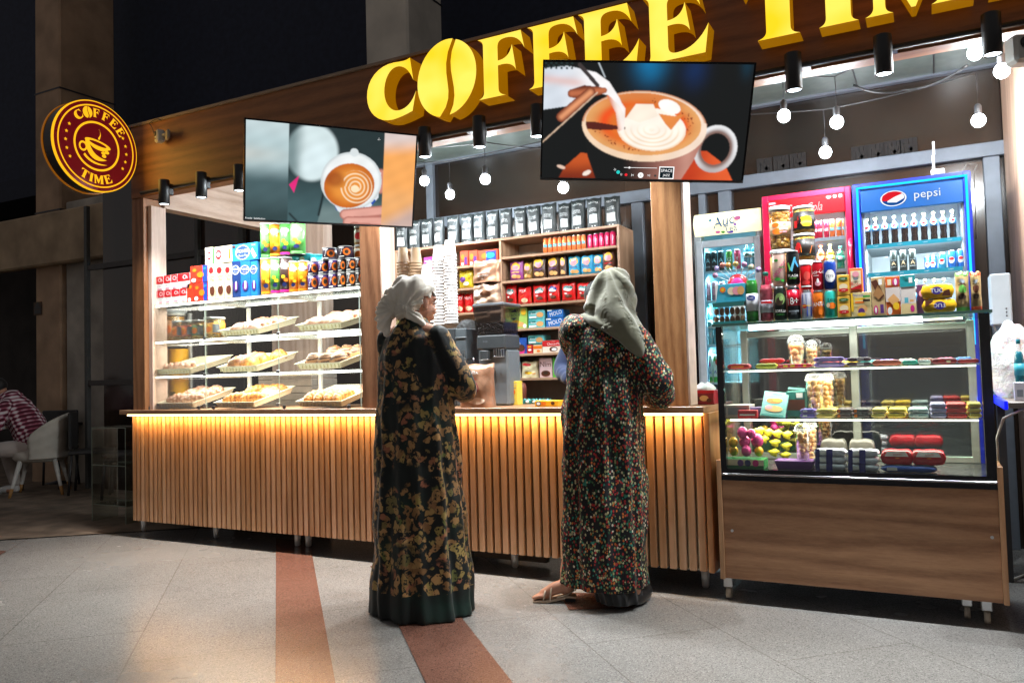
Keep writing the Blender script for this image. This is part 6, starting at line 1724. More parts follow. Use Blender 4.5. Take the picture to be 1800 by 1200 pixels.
for s, (a, b) in enumerate(((1430, 1487), (1488, 1545))):
    for k in range(3):
        bar('wafer_pack', 'navy and white wafer pack, %s of the %s stack' % (('bottom', 'middle', 'top')[k], ('left', 'right')[s]), a, b, HD+.001+k*.033, .032, HF+.05, .10, '#c8ccd8',
            [('r', -.05, -.2, .12, 1.2, BPK), ('r', .38, -.2, .62, 1.2, BPK), ('r', .14, .2, .36, .8, PW)], 'navy and white wafer packs', seed=k+s*3)
for i, (a, b) in enumerate(((1442, 1490), (1492, 1540))):
    bar('grey_snack_bag', 'pale grey snack bag behind the navy packs, %s' % ('left', 'right')[i], a, b, HD+.001, .13, HF+.24, .08, '#55524a', [('r', .3, .5, .8, .7, DARK)], gD, seed=30+i)
bar('snack_bag', 'long blue pack lying under the two red bags', 1548, 1648, HD+.001, .030, HF+.05, .09, '#1e50a8', [('r', .02, .2, .25, .8, PW)], gD, seed=40)
for i, (a, b) in enumerate(((1548, 1606), (1602, 1664))):
    bar('snack_bag', 'shiny red bag with white band, %s of the two on the showcase floor' % ('left', 'right')[i], a, b, HD+.033, .066, HF+.055+i*.004, .11, mat('#c40c20', .22, var=.15, vs=12, bmp=.7, bs=18, bd=.01),
        [('p', [(.05, .62), (.95, .62), (.85, 1.05), (.15, 1.05)], PW), ('t', 'Izletti', .55, .82, .22, PR, 6), ('r', .45, .45, .6, .55, PO)], gD, seed=42+i)
# ---------------- goods standing on the showcase
TP = HT+.001; TYY = HF+.02
gT = 'cans standing on the showcase'
t = thing('cookie_tray_pack', 'clear pack of small brown cakes at the left end on the showcase', 'pack', (xat(1281, TYY, TP), TYY, TP))
w = xat(1309, TYY, TP)-xat(1254, TYY, TP); h1 = at(1281, 531, TYY).z-TP
mb = MB()
for i in range(6):
    for k in range(2): mb.ell((-w/2+w*(i+.5)/6, .03, .022+k*.042), (w/13, .02, .020), BRWN, 10, 8)
mb.build('cakes', t)
mb = MB(); mb.box(-w/2, 0, 0, w/2, .06, .012, PT); mb.box(-w/2, 0, h1-.02, w/2, .06, h1, pm('#2a6a66')); mb.build('carton_edge', t)
mb = MB(); mb.box(-w/2+.001, .001, .0125, w/2-.001, .059, h1-.0205, PLASTIC); mb.build('clear_cover', t)
carton('egg_carton', 'light blue carton with egg pictures lying on the clear pack', 'box', 1258, 1311, 499, TYY+.01, TP+h1+.001, .07, '#46b0cc', [('p', [(0, 0), (.10, .9), (.10, 1), (0, 1)], PW), ('e', .25, .7, .1, .16, PO), ('e', .25, .7, .05, .08, PY), ('e', .55, .6, .14, .22, PCR), ('e', .72, .6, .14, .24, PP), ('e', .86, .6, .12, .24, PSK), ('r', .3, .1, .9, .25, PC)])
t = thing('lollipop_stand', 'round red lollipop stand with fanned lollipops behind the green bottle', 'lollipops', (xat(1300, TYY+.14, TP), TYY+.14, TP))
mb = MB(); c = at(1300, 500, TYY+.14)-t.location; mb.ell((0, 0, c.z), (.055, .03, .055), mat('#c81c28', .3), 20, 12); mb.lathe([(.03, 0), (.03, c.z-.04)], PW, seg=14)
mb.ell((0, -.022, c.z), (.034, .012, .034), PM, 16, 10); mb.build('holder', t)
for i, (u, v, cc) in enumerate(((1257, 484, '#c890b0'), (1260, 472, '#a898c8'), (1270, 466, '#c06858'), (1280, 466, '#d08848'), (1293, 464, '#a88848'), (1308, 465, '#986888'), (1321, 469, '#b08860'), (1333, 474, '#9a80b0'))):
    e = at(u, v, TYY+.12)-t.location
    mb = MB(); mb.tube([V((0, -.012, c.z))+(e-V((0, -.012, c.z))).normalized()*.05, e], .0022, PW, 6); mb.ell(e, .0145, mat(hx(cc), .25, var=.3, vs=60), 14, 10); mb.build('lollipop', t)
GBT = glassm((.35, .80, .32), .10, .03)
bottle('green glass soda bottle with white label on the showcase', 1310, 1333, 465, TYY, TP, mat('#2c8a34', .15, var=.1), mat('#9aa890', .35), pm('#c8ccd0'), [('e', .45, .75, .35, .16, pm('#3a4a90')), ('t', 'Soda', .45, .75, .1, PW)], 'glass bottles on the showcase', lab=(.20, .50), fill=.72)
bottle('clear bottle with red band and teal cap beside the green bottle', 1335, 1359, 477, TYY, TP, mat('#c05060', .2, var=.3, vs=20), mat('#2a8a78', .35), pm('#a8acb4'), [('t', 'LIMONAD', .5, .6, .18, PDK, 0, .7), ('r', .05, .75, .95, .95, PR)], 'glass bottles on the showcase', lab=(.18, .42), fill=.62)
zr = {}
bot = [(1360, 1382.5, 503, '#1c2420', [('e', .5, .70, .42, .20, pm('#7a9a58')), ('e', .45, .62, .28, .14, PDK), ('e', .6, .72, .15, .08, pm('#98b870')), ('t', 'GORILLA', .5, .30, .09, PW, 0, .7), ('t', 'ENERGY', .5, .18, .05, PG)], 'black and green can with green ape face, bottom row on the showcase', ()),
       (1383, 1407, 502, '#26282c', [('t', '18+', .45, .62, .24, PW, 4, .8), ('r', .1, .25, .9, .30, PGR), ('t', '000', .5, .2, .08, PGR)], 'red over black can reading 18 plus, bottom row', ((.42, .88, '#c8102c'),)),
       (1408.5, 1428, 510, '#b8bcc8', [('p', [(.1, .55), (.5, .55), (.5, .98), (.1, .98)], PB), ('p', [(.5, .1), (.95, .1), (.95, .52), (.5, .52)], PB), ('e', .3, .5, .2, .08, PR), ('r', .1, .5, .9, .53, PY)], 'slim blue and silver can, bottom row on the showcase', ()),
       (1428.5, 1449, 511, '#e8741c', [('p', [(0, .40), (1, .46), (1, .78), (0, .70)], PB), ('t', 'FANTA', .48, .58, .17, PW, 4, .75), ('e', .7, .25, .22, .12, PO), ('e', .5, .85, .3, .06, PO)], 'orange can with blue band, bottom row on the showcase', ()),
       (1449.6, 1471.5, 509, '#2ab0a4', [('p', [(0, .5), (1, .5), (1, .95), (0, .75)], pm('#98c878')), ('t', 'tea', .6, .72, .15, pm('#1a5a3a'), 0), ('e', .6, .48, .3, .13, PO), ('e', .3, .5, .14, .1, PCR)], 'turquoise iced tea can, bottom row on the showcase', ())]
for (a, b, yt, c, it, nm, bd) in bot:
    o = can('drink_can', nm, 'can', a, b, yt, TYY, TP, c, it, gT, bands=bd); zr[a] = at((a+b)/2, yt, TYY).z
zU = zr[1360]+.002
top = [(1357, 1381, 443, '#d8b4a4', [('e', .3, .85, .16, .05, PG), ('e', .7, .6, .2, .05, PG), ('e', .35, .2, .22, .06, PG), ('e', .75, .15, .15, .05, PG), ('t', 'MOXITO', .6, .55, .13, PM, 52, .9)], 'pale pink floral can, leftmost of the upper row', zU),
       (1381.5, 1405.5, 440, '#101416', [('p', [(.08, .72), (.28, .42), (.5, .60), (.36, .52), (.20, .74)], pm('#7ad858')), ('p', [(.3, .5), (.45, .40), (.75, .9), (.62, .9)], pm('#68c8e8')), ('p', [(.66, .9), (.95, .58), (.86, .56), (.62, .76)], pm('#40a0e0')), ('t', 'FLASH', .5, .28, .09, PW, 0, .9), ('t', 'ENERGY', .5, .19, .04, pm('#7ad858'))], 'black energy can with green and blue emblem, upper row', zU),
       (1406.5, 1427, 464, '#c8141c', [('e', .6, .6, .3, .2, mat('#e05048', .3)), ('r', .0, .10, 1, .16, PW), ('e', .5, .3, .35, .1, mat('#d83838', .3))], 'bright red can between the black energy can and the cola can', zr[1408.5]+.002),
       (1427.5, 1447.5, 459, '#a81020', [('t', 'Coca-Cola', .5, .72, .15, PW, 6, .8, .3), ('r', .1, .55, .6, .57, PW), ('e', .5, .25, .25, .1, PP), ('e', .5, .35, .1, .1, PW)], 'dark red cola can on top of the orange can', zr[1428.5]+.002),
       (1448, 1470, 457, '#10388c', [('e', .52, .5, .42, .25, PW), ('p', [(.15, .55), (.3, .70), (.5, .74), (.75, .70), (.90, .55)], PR), ('p', [(.15, .45), (.3, .32), (.5, .27), (.75, .32), (.90, .45)], pm('#10388c')), ('t', 'PEPSI', .52, .50, .10, PN, 0, .9)], 'deep blue can with round emblem, rightmost of the upper row', zr[1449.6]+.002)]
for (a, b, yt, c, it, nm, zb) in top:
    can('drink_can', nm, 'can', a, b, yt, TYY+.002, zb, c, it, gT)
JY = HF+.14
gJ = 'snack jars stacked on the showcase'
zA = at(1370, 437, JY).z
jar('jar of brown crackers hidden behind the pale pink can', 1352, 1392, 497, JY, TP, NUT2, '#5a3020', [], gJ)
jar('jar of golden nuts, second level of the left stack behind the cans', 1352, 1392, 438, JY, at(1370, 497, JY).z+.002, NUT, '#d8a060', [('e', .5, .5, .4, .3, PO)], gJ)
jar('tall jar of golden nuts with orange label, topmost of the left stack', 1351, 1389, 361, JY, zA+.002, NUT, '#dcae80', [('t', 'POPCORN', .55, .78, .16, PO, 4, .7), ('e', .3, .78, .18, .16, PO), ('e', .4, .3, .26, .22, PO), ('r', .5, .4, .9, .5, PW), ('r', .5, .2, .85, .28, PP)], gJ, lab=(.30, .62))
zB1 = at(1412, 456, JY).z; zB2 = at(1412, 409, JY).z
jar('jar of nuts behind the red cola can, bottom of the right stack', 1394, 1434, 457, JY, TP, NUT2, '#b83028', [], gJ)
CB2 = [('t', 'CHIPS', .25, .55, .12, PR, 80), ('e', .64, .62, .26, .12, PY), ('e', .66, .48, .26, .12, PY), ('e', .64, .36, .26, .12, PSK), ('e', .66, .24, .22, .10, PY), ('r', .05, .1, .22, .5, PR)]
jar('jar with black label and orange chip picture, middle of the right stack', 1393, 1432, 409.5, JY, zB1+.002, CHIPS, '#241c18', [('p', [(.38, .2), (.80, .15), (.92, .6), (.6, .85), (.35, .6)], PO), ('r', .05, .2, .3, .6, PR), ('e', .25, .6, .12, .2, PR)], gJ)
jar('jar with black label and yellow crisps picture, topmost of the right stack', 1392, 1431, 361, JY, zB2+.002, CHIPS, '#1e1a18', CB2, gJ)
gX = 'boxes standing on the showcase'
FB = [('e', .5, .82, .38, .09, pm('#3a6a30')), ('t', 'snack', .5, .82, .06, PW), ('e', .5, .42, .34, .15, PCR), ('e', .36, .48, .04, .03, PDK), ('e', .64, .48, .04, .03, PDK), ('e', .5, .28, .36, .08, PR), ('t', 'crisp', .5, .28, .07, PW, 4)]
FB = [('e', .5, .82, .38, .09, pm('#3a6a30')), ('t', 'snack', .5, .82, .06, PW), ('e', .5, .42, .34, .15, PCR), ('e', .5, .25, .40, .09, PR), ('t', 'crisp', .5, .25, .08, PW, 4)]
for i, (a, b, yt, zb) in enumerate(((1473, 1496, 520, TP), (1472, 1494.5, 483, at(1484, 520, TYY).z+.002))):
    carton('crisp_box', 'small yellow box with green oval, %s of two on the showcase' % ('lower', 'upper')[i], 'box', a, b, yt, TYY, zb, .06, '#e8b440', FB, group=gX)
carton('biscuit_box', 'beige and yellow wide box with stripes on the showcase', 'box', 1497, 1533, 513.5, TYY, TP, .06, '#d8c48c', [('r', 0, .2, .12, 1, PY), ('t', 'Narodnie', .45, .88, .1, PB, -4), ('r', .2, .68, .7, .76, PY), ('r', .2, .55, .65, .62, PO), ('r', .6, .60, .95, .70, PDK), ('r', .6, .78, .95, .86, PG), ('e', .55, .3, .25, .16, PSK), ('e', .5, .2, .16, .14, PPU), ('e', .5, .08, .22, .08, PY)], group=gX)
carton('biscuit_box', 'orange and white box with red lettering standing on the beige box', 'box', 1494, 1517, 471.5, TYY, at(1505, 513.5, TYY).z+.002, .06, '#e87830', [('r', .1, .1, .9, .9, PCR), ('p', [(.1, .1), (.9, .1), (.9, .3), (.1, .15)], PR), ('t', 'Bolo', .5, .32, .16, PR, -8), ('e', .5, .75, .26, .12, PP), ('e', .5, .55, .2, .07, PGR)], group=gX)
carton('cereal_box', 'kraft brown box with leaf picture on the showcase', 'box', 1533.5, 1558, 487, TYY, TP, .06, '#c8a878', [('p', [(0, .9), (.4, .95), (.95, .5), (.6, .4)], PBR), ('p', [(.1, .55), (.5, .8), (.9, .55), (.5, .42)], pm('#a87848')), ('e', .28, .14, .16, .12, PM), ('e', .28, .14, .07, .08, PW), ('r', .6, .05, .85, .28, PPU), ('r', .55, .8, .8, .95, PW)], group=gX)
carton('cereal_box', 'tall orange box with cracker picture on the showcase', 'box', 1558.5, 1584, 486, TYY, TP, .06, '#e06a20', [('r', .0, .34, 1, .72, pm('#d8ccc4')), ('e', .72, .86, .22, .11, PM), ('e', .72, .86, .10, .09, PW), ('r', .15, .78, .42, .94, PCR), ('p', [(.1, .4), (.55, .55), (.95, .38), (.6, .2)], PSK), ('e', .70, .22, .22, .10, PY), ('e', .25, .1, .16, .1, PW)], group=gX)
carton('cereal_box', 'tall teal and pale box beside the yellow cracker packs', 'box', 1584.5, 1611.5, 483, TYY, TP, .06, '#d8cfc8', [('r', .0, .70, 1, 1, pm('#1e98a0')), ('r', .58, .80, .82, .94, PW), ('p', [(.1, 1), (.6, .9), (.4, .86)], PT), ('r', .25, .28, .5, .42, pm('#58b0c0')), ('r', 0, 0, 1, .26, pm('#e0c890')), ('e', .75, .13, .14, .09, PM), ('r', .6, .3, .85, .36, PSK)], group=gX)
TUC = [('e', .48, .55, .20, .32, pm('#3a2a88')), ('t', 'TUC', .48, .56, .34, PW, 0), ('p', [(.66, .1), (.98, .05), (.95, .6), (.75, .5)], PBR)]
carton('purple_snack_pack', 'dark plum pack half hidden behind the yellow cracker packs', 'pack', 1613, 1633, 500, TYY+.075, TP, .05, '#4a2048', [('e', .5, .7, .3, .12, PP)], group=gX)
def lying(name, lab, a, b, y0, y1, zb, items, flip=False):
    X0, X1 = xat(a, TYY, zb), xat(b, TYY, zb); h = at((a+b)/2, y0, TYY).z-at((a+b)/2, y1, TYY).z
    mb = barmesh(X1-X0, .07, h, mat('#d8a820', .25, var=.18, vs=15, bmp=.5, bs=25, bd=.006), items, 3)
    o = mb.build(name, None, ((X0+X1)/2, TYY+.035, zb+.0006)); tag(o, lab, 'pack', 'yellow cracker packs on the showcase'); return h
h_ = lying('cracker_pack', 'yellow cracker pack with upside down lettering, lower of two', 1621, 1683, 525, 549, TP, [('e', .52, .5, .20, .36, pm('#3a2a88')), ('t', 'TUC', .52, .5, .36, PW, 180), ('p', [(.0, .4), (.3, .9), (.3, 1), (0, 1)], PBR)])
lying('cracker_pack', 'yellow cracker pack with upright lettering, upper of two', 1619, 1678, 498, 524, TP+h_+.001, TUC)
for i, (a, b, c, nm) in enumerate(((1681, 1706, '#6ab850', 'green ended'), (1707, 1727, '#e85a28', 'orange ended'))):
    t = bag('nut_sleeve', nm+' tall see-through sleeve of crackers at the right on the showcase', 'pack', a, b, 478, TYY+.03, TP, .055, mat('#b09868', .3, var=.35, vs=22, bmp=.4, bs=30, bd=.006),
        [('r', .02, .90, .98, .99, pm(c)), ('r', .02, .01, .98, .10, pm(c)), ('e', .5, .55, .3, .10, pm(c) if i == 0 else PBR), ('e', .45, .36, .28, .07, PDK), ('e', .5, .75, .2, .05, PGR), ('r', .2, .66, .8, .68, PDK)], 'sleeves at the right on the showcase', seed=90+i)
# red tray of tissues at the end of the counter
t = thing('tissue_tray', 'red tray with white crumpled tissues at the right end of the counter', 'tray', (xat(1240, 4.3, 1), 4.28, CT))
w = xat(1262, 4.2, 1)-xat(1218, 4.2, 1)
mb = MB(); mb.box(-w/2, -.06, .0005, w/2, .10, .075, pm('#8a1420'), .003); mb.deco(planefn((0, -.06, .0375), (1, 0, 0), (0, 0, 1), (0, -1, 0)), w, .075, [('r', 0, .8, 1, 1, PR), ('e', .3, .4, .16, .2, PBR), ('e', .6, .45, .18, .2, PSK), ('e', .8, .3, .1, .15, PBR)]); mb.build('tray_body', t)
mb = MB(); mb.ell((0, .02, .08), (w*.45, .06, .03), mat('#d8d8d8', .8, bmp=.8, bs=25, bd=.02), 20, 10, warp=lambda p: V((p.x, p.y, p.z*(1+.4*math.sin(p.x*90)*math.sin(p.y*110))))); mb.build('tissue', t)
# ================================================================ PENDANT BULBS, CABLES, CAMERAS
BULB = glow((.86, .95, 1.0), 26)
PWR = 20
proto_b = None
BL_ = [(746, 318, 4.8, 'pendant bulb just right of the latte screen', 2.70), (791, 342, 5.0, 'pendant bulb lower than its neighbours, over the black coffee bags', 2.72), (853, 315, 4.6, 'pendant bulb hanging over the middle of the coffee bags', 2.72), (990, 330, 4.6, 'pendant bulb half under the lower edge of the large coffee screen', 2.72),
      (1378, 204, 4.5, 'pendant bulb left of the pair above the red fridge', 2.70), (1471, 215, 4.6, 'pendant bulb right of the pair above the red fridge', 2.70), (1451, 268, 4.9, 'low pendant bulb above the gap of the two bright fridges', 2.80),
      (560, 330, 4.55, 'pendant bulb hidden behind the left part of the latte screen', 2.7), (655, 335, 4.7, 'pendant bulb hidden behind the right part of the latte screen', 2.7),
      (1714, 93, 4.3, 'topmost pendant bulb at the right, beside the last spot lamp', 2.75), (1761, 125, 4.35, 'pendant bulb at the far right near the white camera', 2.72), (1720, 212, 4.8, 'pendant bulb hanging above the right end of the blue fridge', 2.72)]
for i, (px, py, Y, lab, zc) in enumerate(BL_):
    p = at(px, py, Y)
    if proto_b is None:
        t = thing('pendant_bulb', lab, 'light bulb', p, group='pendant bulbs of the string')
        mb = MB(); mb.ell((0, 0, 0), (.034, .034, .036), BULB, 18, 12); mb.build('bulb', t)
        mb = MB(); mb.lathe([(.014, .026), (.017, .034), (.018, .075), (.012, .085), (.004, .09)], DARK, seg=14); mb.build('socket', t)
        mb = MB(); mb.tube([(0, 0, .088), (.002, 0, .16), (0, 0, .25)], .0025, DARK, 6); mb.build('cord', t)
        proto_b = t
    else: dup(proto_b, p, None, lab)
    lamp_point('bulb_light', (p.x, p.y, p.z-.045), PWR, (.86, .95, 1.0), .035)
def cable(name, pts, r, label, cat='cable', sag=.06, m=None):
    out = []
    for a, b in zip(pts[:-1], pts[1:]):
        a, b = V(a), V(b)
        for k in range(10):
            t = k/10; q = a.lerp(b, t); q.z -= sag*4*t*(1-t); out.append(q)
    out.append(V(pts[-1]))
    mb = MB(); mb.tube(out, r, m or DARK, 6); return tag(mb.build(name), label, cat)
def up(px, py, Y): p = at(px, py, Y); return V((p.x, p.y, p.z+.25))
cable('light_string', [at(700, 300, 4.7), up(746, 318, 4.8), up(853, 315, 4.6), up(990, 330, 4.6), V((-1.2, 4.55, 2.7)), up(1378, 204, 4.5), up(1471, 215, 4.6), V((.0, 4.4, 2.80)), up(1714, 93, 4.3)], .004, 'dark bulb cable strung under the kiosk ceiling along the front', sag=.012, m=BLACK)
cable('light_string', [V((-3.6, 5.1, 2.85)), up(791, 342, 5.0), V((-1.6, 4.95, 2.8)), up(1451, 268, 4.9), up(1720, 212, 4.8)], .004, 'thin dark cable strung at the rear, carrying the low bulbs', sag=.012, m=BLACK)
cable('power_cable', [at(1500, 150, 4.9), at(1590, 158, 4.9), at(1700, 115, 4.6)], .006, 'thick black cable drooping below the ceiling above the fridges', sag=.03, m=BLACK)
def seccam(label, p, look, sc=1.0, cordpts=None):
    t = thing('security_camera', label, 'camera', p)
    mb = MB(); mb.box(-.035*sc, -.03*sc, -.045*sc, .035*sc, .03*sc, .045*sc, mat('#b8b6ae', .4), .010*sc); mb.build('body', t)
    mb = MB(); mb.lathe([(0, -.006), (.018*sc, -.006), (.020*sc, 0)], BLACKG, (0, -.031*sc, .015*sc), 16, 'y'); mb.lathe([(0, -.003), (.006*sc, -.003), (.006*sc, 0)], BLACKG, (0, -.031*sc, -.02*sc), 12, 'y'); mb.build('lens', t)
    mb = MB(); mb.tube([(.03*sc, .01, 0), (.07*sc, .03, .01)], .012*sc, mat('#a8a69e', .4)); mb.box(.05*sc, .02, -.04*sc, .12*sc, .045, .03*sc, mat('#8a8478', .5), .008); mb.build('bracket', t)
    t.rotation_euler = (0, 0, look)
    return t
p = at(281, 240, 3.95)
seccam('small white security camera fixed on the fascia beside the round sign', p, rad(-25))
cable('camera_cable', [at(272, 240, 3.96), at(262, 218, 3.985), at(284, 212, 3.98)], .003, 'thin black wire looping above the small camera on the fascia', sag=-.02)
p = at(1793, 90, 3.97)
seccam('white security camera at the top right corner of the photo', p, rad(30), 1.35)
cable('camera_cable', [at(1772, 78, 3.99), at(1780, 74, 3.98), at(1800, 86, 3.99)], .005, 'short wire beside the camera at the top right', sag=-.01)
p = at(1643, 300, 5.2)
t = thing('wifi_router', 'white router with upright antenna on top of the blue fridge', 'router', p)
mb = MB(); mb.box(-.02, -.04, -.03, .05, .04, .0, WHITE, .004); mb.build('body', t)
mb = MB(); mb.box(-.012, -.004, .001, .002, .004, .09, WHITE, .002); mb.box(-.006, -.004, .091, .006, .004, .17, WHITE, .002); mb.build('antenna', t)
cable('loose_cable', [at(1692, 300, 5.3), at(1700, 288, 5.3), at(1718, 290, 5.3), at(1712, 300, 5.3), at(1716, 420, 5.5)], .003, 'loose pale cable hanging beside the blue fridge', sag=0, m=mat('#6a6660', .5))
# electrical box
t = thing('electrical_box', 'pale grey electrical box on the wall beside the blue fridge', 'electrical box', at(1760, 525, 4.7))
a, b = at(1739, 482, 4.7), at(1781, 570, 4.7); o_ = t.location
mb = MB(); mb.box(a.x-o_.x, 0, b.z-o_.z, b.x-o_.x, .14, a.z-o_.z, mat('#a8b4bc', .45, var=.03), .006); mb.build('housing', t)
mb = MB()
for k in range(3): mb.lathe([(0, -.002), (.004, -.002), (.004, 0)], DARK, (.02+.0*k, 0, -.05-.018*k), 8, 'y')
mb.build('screw', t)
cable('mains_cable', [at(1744, 566, 4.72), at(1752, 585, 4.72), at(1757, 600, 4.75)], .004, 'short cable below the grey electrical box', sag=0, m=mat('#8a8a88', .5))
# right counter with blue lit edge
rc = thing('side_counter', 'grey brown side counter with blue lit edge at the right', 'counter', (.7, 4.4, 0))
mb = MB(); mb.box(.275-.7, 3.84-4.4, .955, 1.3-.7, 5.0-4.4, .98, wood('#8c8078', '#6c625c', 'x', .9, .4), .002); mb.build('countertop', rc)
mb = MB(); mb.box(.262-.7, 3.85-4.4, .950, .2745-.7, 5.0-4.4, .984, mat('#0818c0', .4, emit='#0818ff', es=.9), 0); mb.build('led_strip', rc)
mb = MB(); mb.box(.34-.7, 3.87-4.4, .0, .37-.7, 4.0-4.4, .9545, wood('#b38a66', '#8a664a', 'z', 1, .45), .001); mb.box(.371-.7, 3.88-4.4, .04, 1.3-.7, 3.9-4.4, .9545, wood('#8c6850', '#6a4c38', 'z', 1, .45), .001); mb.build('front_panel', rc)
mb = MB(); mb.box(.30-.7, 4.9-4.4, 0, .335-.7, 4.94-4.4, .95, DARK); mb.build('leg', rc)
lamp_area('blue_edge_light', (.255, 4.4, .965), (0, rad(90), 0), .03, 1.1, .8, (.05, .1, 1))
# plastic bag, bottles on the side counter
mb = MB()
def wpb(p):
    n_ = noise.noise(p*9)*.05+noise.noise(p*22)*.025
    q = p*(1+n_*4); 
    if q.z > 0: q.x *= 1-.45*q.z/.2
    return q
bagc = at(1772, 640, 4.35)
PBG = newmat('thin_white_plastic')
m_, nt_, b_ = PBG; b_.inputs['Base Color'].default_value = (.82, .84, .9, 1); b_.inputs['Roughness'].default_value = .3; b_.inputs['Subsurface Weight'].default_value = .2
n_ = noisen(nt_, coords(nt_), 14, 5, .65); bump(nt_, b_, n_.outputs['Fac'], .9, .03)
mb.ell((0, 0, 0), (.125, .10, .185), m_, 40, 28, warp=wpb)
tag(mb.build('plastic_bag', None, (bagc.x+.02, 4.35, .98+.165)), 'white crumpled plastic bag standing on the side counter', 'bag')
X = xat(1793, 4.05, 1.0)
bottle('turquoise bottle in front of the white plastic bag', 1786, 1806, 596, 4.05, .981, mat('#1a90a8', .2), mat('#18889a', .4), pm('#2a9ab0'), [], None, lab=(.4, .6), fill=.8)
carton('small_box', 'small white box under the turquoise bottle at the right edge', 'box', 1784, 1806, 672, 3.96, .981, .05, '#c8c8cc', [('r', .2, .2, .7, .6, PGR)])
for i, px in enumerate((1743, 1752)):
    bottle('small clear water bottle, %s of two left of the plastic bag' % ('left', 'right')[i], px-4.5, px+4.5, 648, 4.45, .981, mat('#70b8c8', .15), mat('#60c0d0', .4), pm('#58a8c0'), [], 'small clear bottles on the side counter')
cable('white_cable', [at(1800, 718, 4.1), at(1764, 735, 4.15), at(1752, 770, 4.2), at(1756, 850, 4.3), at(1762, 930, 4.3)], .006, 'white cable hanging under the side counter', sag=0, m=mat('#b8b8b4', .4))
cable('white_cable', [flr(1768, 1020, .01), flr(1780, 1018, .01), flr(1800, 1010, .01)], .006, 'white cable lying on the paving at the right edge', sag=0, m=mat('#b8b8b4', .4))
# ================================================================ CAFE TERRACE AT THE LEFT
def sidechair(px, py, label, rot):
    pass
PY_ = flr(105, 878)
ch = thing('tub_chair', 'cream quilted tub chair with white wooden tipped legs', 'chair', (-7.75, 4.95, 0), (0, 0, rad(118)))
CF_ = mat('#b8b0a4', .7, var=.05, vs=8, bmp=.2, bs=120)
mb = MB()
# shell: curved back and arms, quilted outside
n, k = 28, 10; vs = []
def shell(o):
    out = []
    for j in range(k+1):
        v = j/k
        for i in range(n+1):
            u = i/n*2-1; a = u*rad(104)
            hgt = .19+.28*max(0, math.cos(u*PI/2))**.6
            r = .25+.035*v+o; q = .010*math.sin((u*7+v*3)*PI)*math.sin((u*7-v*3)*PI) if o > .02 else 0
            out.append(((r+q)*math.sin(a), (r+q)*math.cos(a)*.95, .40+v*hgt))
    return out
A_, B_ = shell(.035), shell(0)
mb.add(A_+B_, [(j*(n+1)+i, j*(n+1)+i+1, (j+1)*(n+1)+i+1, (j+1)*(n+1)+i) for j in range(k) for i in range(n)] + [((k+1)*(n+1)+j*(n+1)+i, (k+1)*(n+1)+j*(n+1)+i+1, (k+1)*(n+1)+(j+1)*(n+1)+i+1, (k+1)*(n+1)+(j+1)*(n+1)+i) for j in range(k) for i in range(n)]
       + [(k*(n+1)+i, k*(n+1)+i+1, (k+1)*(n+1)+k*(n+1)+i+1, (k+1)*(n+1)+k*(n+1)+i) for i in range(n)] + [(j*(n+1)+e, (j+1)*(n+1)+e, (k+1)*(n+1)+(j+1)*(n+1)+e, (k+1)*(n+1)+j*(n+1)+e) for j in range(k) for e in (0, n)], CF_, True)
mb.build('backrest', ch)
mb = MB(); mb.lathe([(0, .36), (.22, .36), (.265, .40), (.255, .46), (.20, .485), (0, .49)], CF_, seg=28); mb.build('seat', ch)
for sx, sy in ((-1, -1), (1, -1), (-1, 1), (1, 1)):
    mb = MB(); mb.tube([(sx*.16, sy*.16, .38), (sx*.225, sy*.225, .10), (sx*.245, sy*.245, 0)], [.026, .017, .012], mat('#c8c4bc', .5), 12); 
    L_ = mb.build('leg', ch)
    mb = MB(); mb.tube([(sx*.2262, sy*.2262, .099), (sx*.246, sy*.246, .0)], [.0185, .0135], mat('#a87840', .5), 12); mb.build('wooden_tip', L_)
tb = thing('cafe_table', 'round white cafe table cut by the left edge', 'table', (-8.27, 4.35, 0))
mb = MB(); mb.lathe([(0, .715), (.34, .715), (.35, .72), (.35, .74), (.345, .745), (0, .745)], mat('#c8c8c4', .35), seg=40); mb.build('tabletop', tb)
mb = MB(); mb.lathe([(.22, 0), (.21, .02), (.035, .04), (.03, .714)], mat('#b0b0aa', .4), seg=24); mb.build('pedestal', tb)
# acrylic side shelf
ash = thing('acrylic_shelf', 'clear acrylic shelf stand beside the left end of the counter', 'shelf stand', (-5.75, 4.5, 0))
AC = glassm((.80, .84, .80), .10); EDG = mat('#7a8478', .2)
xa_, xb_ = xat(184, 4.5, .5)+5.75, xat(226, 4.5, .5)+5.75
for x in (xa_, xb_+.12):
    mb = MB(); mb.box(x, -.12, .0, x+.008, .12, .80, AC); mb.box(x-.0005, -.1215, .0, x+.0085, -.1201, .80, EDG); mb.build('side_panel', ash)
for z in (.15, .48, .795):
    mb = MB(); mb.box(xa_+.0085, -.12, z, xb_+.1195, .12, z+.007, AC); mb.box(xa_+.0085, -.1215, z, xb_+.1195, -.1201, z+.007, EDG); mb.build('shelf', ash)
